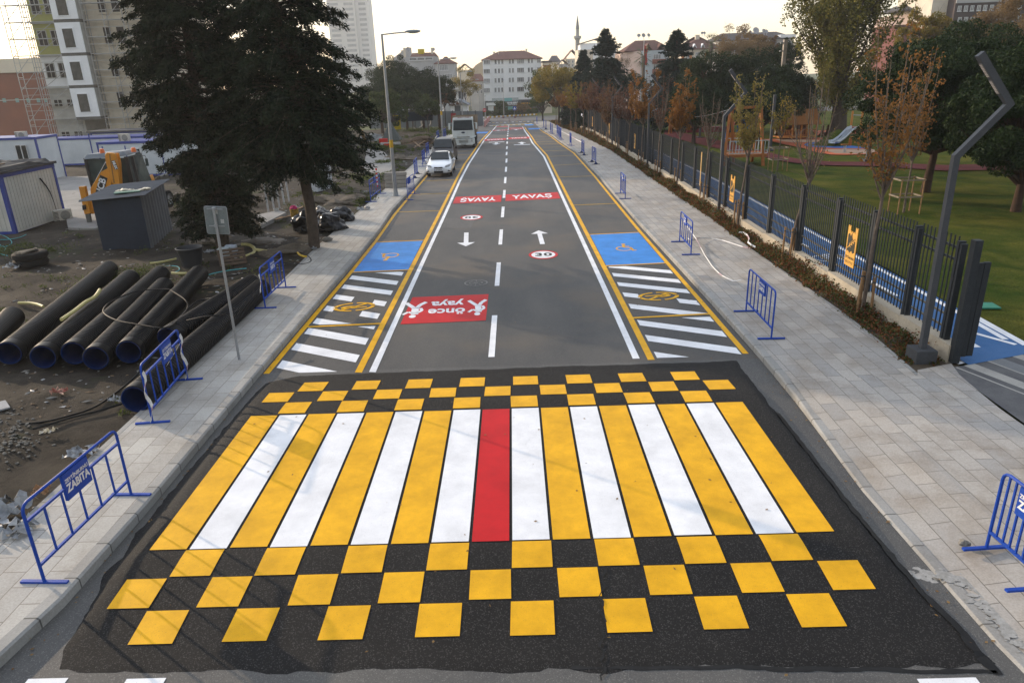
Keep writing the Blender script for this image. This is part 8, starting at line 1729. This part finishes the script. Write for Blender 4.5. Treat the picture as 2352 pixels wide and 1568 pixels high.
m.add(vs, [(4*i+k, 4*i+k+1, 4*i+5+k, 4*i+4+k) for i in range(4) for k in range(3)]); o = m.build('chute', STL, r, True); s = o.modifiers.new('t', 'SOLIDIFY'); s.thickness = .03
for x in (-.45, .45): MB().cyl((x, 2.6, .6), (x, 2.6, 2.4), .08, n=8).build('post', WDL, r)
m = MB(); m.bar((-.45, 2.6, 2.1), (.45, 2.6, 2.1), .06); m.build('crossbar', STL, r)
# playhouse
p = gp(*zp7([(450, 735)])[0], .17); r = thing('playhouse', 'wooden playhouse with brown pitched roof and open sides', 'playhouse', p, R_(4)); 
k_ = 6.533*2274/(p.y*.936+3); W = 750/6.533/(2274/(p.y*.936+3)); D_ = 1.9; hw = 1.35
for x in (0, 1.0, W*.55, W*.8, W-.1):
    for yy in (0, D_): MB().bx(x, x+.12, yy, yy+.12, 0, hw).build('post', WDL, r)
m = MB(); m.bx(0, W, -.02, D_+.1, .12, .2); m.build('floor', WDL, r)
m = MB()
for k in range(int(W/.16)): m.bx(k*.16, k*.16+.05, .0, .04, .2, .75)
m.bx(0, W, -.01, .03, .75, .82); m.build('railing', WD, r)
m = MB(); ov = .25; rh = 1.15
m.add([(-ov, -ov, hw-.1), (W+ov, -ov, hw-.1), (W+ov, D_/2, hw+rh), (-ov, D_/2, hw+rh), (-ov, D_+ov, hw-.1), (W+ov, D_+ov, hw-.1)], [(0, 1, 2, 3), (3, 2, 5, 4)]); o = m.build('roof', M('play_roof', (.23, .095, .03), (.19, .08, .025), 3, .75), r); s = o.modifiers.new('t', 'SOLIDIFY'); s.thickness = .06
m = MB(); m.add([(0, 0, hw-.05), (0, D_, hw-.05), (0, D_/2, hw+rh-.1)], [(0, 2, 1)]); m.build('gable', WD, r)
m = MB(); m.bx(.3, W-.2, D_-.1, D_-.05, .2, hw); m.build('rear_wall', M('play_dark', (.10, .04, .02)), r)
# climbing tower / zip line start
Yt = 49.3; r = thing('zip_line_tower', 'tall brown wooden A frame tower with railed platform above the fence', 'play tower', (dp(2350, 500, Yt).x, Yt, zg(Yt)+.1)); L0 = Vector(r.location)
def tl(U, V, dy=0): p = dp(U, V, Yt+dy); return Vector((p.x, Yt+dy, p.z))-L0
for a, b, c, d in (((2312, 342), -.2, (2290, 505), -1.1), ((2316, 340), .2, (2322, 500), 1.2), ((2408, 338), -.2, (2415, 522), -1.2), ((2411, 336), .2, (2380, 492), 1.2)):
    A = tl(*a, b); B = tl(*c, d); B.z = -.05; MB().bar(A, B, .16).build('leg', WD, r)
A = tl(2314, 343); B = tl(2410, 338); MB().bar(A, B, .16).build('beam', WD, r)
z1 = tl(2350, 487).z; xa, xb = tl(2293, 487).x, tl(2412, 487).x; MB().bx(xa, xb, -1.0, 1.0, z1-.12, z1+.06).build('platform', WD, r)
for x0, x1, yy in ((xa, xb, -1.0), (xa, xb, 1.0)):
    m = MB(); m.bx(x0, x1, yy-.02, yy+.02, z1+.9, z1+.95).bx(x0, x1, yy-.02, yy+.02, z1+.12, z1+.16)
    for k in range(13):
        x = x0+(x1-x0)*k/12
        if yy < 0 and .35 < k/12 < .62: continue
        m.bx(x-.015, x+.015, yy-.015, yy+.015, z1+.16, z1+.9)
    m.build('railing', M('pale_metal_rail', (.42, .48, .5), rough=.4), r)
A0 = gp(2120, 425, .1); At = dp(2124, 354, A0.y); r2 = thing('zip_line_tower', 'lower brown A frame carrying the far end of the zip line cable', 'play frame', A0)
for sg in (-1, 1): MB().bar((sg*.9*.3, sg*.6, 0), (0, 0, At.z-A0.z), .15).build('leg', WD, r2)
TT = tl(2313, 345)+L0; m = MB(); n = 12
cab_ = [At+(TT-At)*(i/n)+Vector((0, 0, -.5*math.sin(math.pi*i/n))) for i in range(n+1)]; o = MB().tube(cab_, .009, 4).build('zip_line_cable', METAL); tag(o, 'thin steel zip line cable strung across the lawn', 'cable')
# floodlight mast and dark lamp columns
b_ = dp(2478, 206, 74); t_ = dp(2480, 126, 74); r = thing('floodlight_mast', 'tall sunlit mast with small floodlights above the umbrella pines', 'mast', (b_.x, 74, zg(74))); MB().bx(-.16, .16, -.16, .16, 0, t_.z-zg(74)).build('mast', M('mast_beige', (.34, .29, .24), rough=.5), r)
for z, sg in ((-.3, -1), (-1.0, -1), (-3.4, 1), (-4.0, 1), (-2.2, 1)): m = MB(); m.box((sg*.3, 0, t_.z-zg(74)+z), (.3, .16, .12)); m.build('floodlight', METAL, r)
for (U, V), (U2, V2), lb in [((2436, 478), (2447, 300), 'dark square lamp column left of the playhouse'), ((2214, 437), (2217, 306), 'dark square lamp column in the lawn behind the bare sapling'), ((2743, 510), (2750, 380), 'dark lamp column behind the tallest orange sapling'), ((2306, 445), (2309, 306), 'dark lamp column behind the zip line tower')]:
    p = gp(U, V, .12); t_ = dp(U2, V2, p.y); r = thing('lamp_column', lb, 'lamp column', p, 0, 'dark lamp columns in the park'); MB().bx(-.09, .09, -.09, .09, 0, t_.z-p.z).build('column', ZIG, r); MB().bx(-.28, .28, -.28, .28, 0, .12).build('base', ZIG, r)
for U, V, w_, lb in [(2234, 418, 4.2, 'long dark red bench wall on the lawn'), (2206, 397, 2.2, 'shorter red block on the lawn farther back'), (2000+16, 385, .9, 'narrow red play panel at the back of the lawn'), (2360, 395, 3.0, 'dark red planter behind the zip line tower'), (2690, 420, 3.4, 'dark red sandbox edge behind the slide')]:
    p = gp(U, V, .12); m = MB(); m.bx(-w_/2, w_/2, -.4, .4, 0, .55 if w_ > 1 else 1.5); o = m.build('red_block', M('dark_red_paint', (.22, .02, .03), (.18, .018, .025), 3, .6), None, loc=p, bevel=.03); tag(o, lb, 'bench')
# blue and orange climbing net set behind the tower
p = gp(2350, 452, .12); r = thing('climbing_frame', 'climbing frame with red top, blue tubes and orange panels behind the tower', 'climbing frame', p)
for x in (-1.6, -.6, .6, 1.6): m = MB(); m.bar((x, 0, 0), (x*.7, .3, 3.0), .12); m.build('post', M('play_blue', (.03, .14, .42)), r)
m = MB(); m.bx(-1.2, .9, -.1, .4, 3.0, 3.4); m.build('canopy', M('play_red', (.45, .03, .03)), r); m = MB(); m.bx(-1.5, 1.7, -.1, 0, .2, .9); m.build('panel', M('play_orange', (.6, .2, .02)), r); m = MB(); m.bar((-.9, -.3, 2.8), (1.0, -.8, .3), .2); m.build('tube', M('play_blue', (.03, .14, .42)), r)
# second slide glimpsed left of playhouse
p = gp(2462, 420, .12); r = thing('slide', 'pale curved slide glimpsed left of the playhouse', 'slide', p); m = MB(); m.tube([(-1.6, 0, 2.0), (-1.0, 0, 1.9), (-.3, 0, 1.2), (.3, 0, .4), (.8, 0, .3)], .2, 8); m.build('chute', STL, r, True); MB().bx(-1.9, -1.6, -.3, .3, 0, 2.6).build('tower', WD, r)
# spring rider, animal board
p = gp(*zp7([(1770, 1000)])[0], .17); r = thing('spring_rider', 'spring rider with brown wooden body near the slide', 'spring rider', p)
m = MB(); m.tube([(.11*math.cos(t*1.1), .11*math.sin(t*1.1), .03+t*.016) for t in range(30)], .018, 5); m.build('spring', STL, r); m = MB(); m.box((0, 0, .58), (.6, .2, .06)).box((.35, 0, .75), (.22, .1, .55)); m.build('seat', WD, r, bevel=.03)
p = gp(*zp7([(1340, 650)])[0], .17); m = MB(); m.prism([(-.5, 0), (.4, 0), (.45, .9), (.3, 1.0), (.2, .3), (-.05, .3), (-.05, .95), (-.2, .95), (-.25, .35)], -.06, .06, 0, Matrix.Rotation(R_(90), 4, 'X')); o = m.build('play_figure', M('play_dark', (.10, .04, .02)), None, loc=p); tag(o, 'dark wooden seesaw figure right of the playhouse', 'play figure')
# green manhole in the lawn
p = gp(3110, 966, .15); m = MB(); m.bx(-.32, .32, -.22, .22, -.02, .012); o = m.build('lawn_hatch', M('green_hatch', (.03, .22, .14), rough=.6), None, loc=(p.x, p.y, p.z), rz=-.1); tag(o, 'small green hatch cover set in the lawn', 'hatch')
# people
def person(label, p, rz, H, top, legs, skin=(.35, .2, .14), hair=(.02, .015, .012), stride=.12):
    r = thing('person', label, 'person', p, rz); s = H/1.75
    J = [(0, 0, .92), (0, 0, 1.15), (0, 0, 1.42), (0, 0, 1.50), (0, -.01, 1.62), (0, -.01, 1.74),
         (.10, 0, .88), (.11, -stride*.6, .48), (.11, -stride, .07), (.11, -stride-.14, .03), (-.10, 0, .88), (-.11, stride*.5, .48), (-.11, stride, .07), (-.11, stride-.14, .03),
         (.19, 0, 1.40), (.25, .04, 1.12), (.24, -.08, .88), (-.19, 0, 1.40), (-.25, -.03, 1.12), (-.24, -.1, .88)]
    E = [(0, 1), (1, 2), (2, 3), (3, 4), (4, 5), (0, 6), (6, 7), (7, 8), (8, 9), (0, 10), (10, 11), (11, 12), (12, 13), (2, 14), (14, 15), (15, 16), (2, 17), (17, 18), (18, 19)]
    Rr = [.15, .15, .16, .06, .095, .07, .10, .07, .045, .04, .10, .07, .045, .04, .07, .05, .035, .07, .05, .035]
    me = bpy.data.meshes.new('body'); me.from_pydata([tuple(c*s for c in j) for j in J], E, []); o = bpy.data.objects.new('body', me); C.objects.link(o); o.parent = r
    sk_ = o.modifiers.new('skin', 'SKIN'); 
    for i, v in enumerate(me.skin_vertices[0].data): v.radius = (Rr[i]*s, Rr[i]*s*.85); v.use_root = (i == 0)
    sb = o.modifiers.new('sub', 'SUBSURF'); sb.levels = 1; sb.render_levels = 1; me.materials.append(top)
    MB().blob((0, -.0, 1.70*s), .115*s, 2, 0, 1, 0, (.85, .95, .95)).build('hair', M('hair_dark', hair), r, True)
    MB().tube([(.10*s, 0, .92*s), (.11*s, -stride*.6*s, .48*s), (.11*s, -stride*s, .1*s)], [.125*s, .09*s, .06*s], 8).build('trousers', legs, r, True); MB().tube([(-.10*s, 0, .92*s), (-.11*s, stride*.5*s, .48*s), (-.11*s, stride*s, .1*s)], [.125*s, .09*s, .06*s], 8).build('trousers', legs, r, True)
    MB().blob((0, -.035*s, 1.64*s), .085*s, 2, 0, 1, 0, (.85, .9, 1.1)).build('face', M('skin_tone', skin), r, True)
    return r
JB = M('blue_overalls', (.02, .09, .34), rough=.8); JG = M('grey_jacket', (.30, .30, .29), rough=.8); JD = M('dark_jacket', (.02, .02, .022), rough=.8); JO = M('orange_vest', (.5, .12, .04), rough=.8)
p = gp(2556, 375, .12); person('person in blue overalls walking in the back of the playground', p, .3, 1.8, JB, JB, stride=.2)
p = gp(2541, 369, .12); person('person in an orange vest at the back of the playground', p, -.4, 1.75, JO, JD)
p = dp(2023, 400, 55); person('person in a grey jacket behind the dark part of the fence', (p.x, 55, zg(55)+.14), 1.2, 1.75, JG, JD); p = dp(2042, 400, 55); person('person in black standing behind the dark part of the fence', (p.x, 55.3, zg(55)+.14), -1.0, 1.78, JD, JD)
# thin haze that pales the distance
m = MB(); m.bx(-830, 830, -230, 830, -8.5, 175); hz = m.build('haze', None); tag(hz, 'thin pale haze in the air', 'haze', kind='stuff')
hm = bpy.data.materials.new('haze_air'); hm.use_nodes = True; t = hm.node_tree; t.nodes.clear(); o_ = t.nodes.new('ShaderNodeOutputMaterial'); v_ = t.nodes.new('ShaderNodeVolumePrincipled'); v_.inputs['Density'].default_value = .00036; v_.inputs['Color'].default_value = (.95, .96, 1, 1); v_.inputs['Anisotropy'].default_value = .4
t.links.new(v_.outputs[0], o_.inputs['Volume']); hz.data.materials.clear(); hz.data.materials.append(hm)
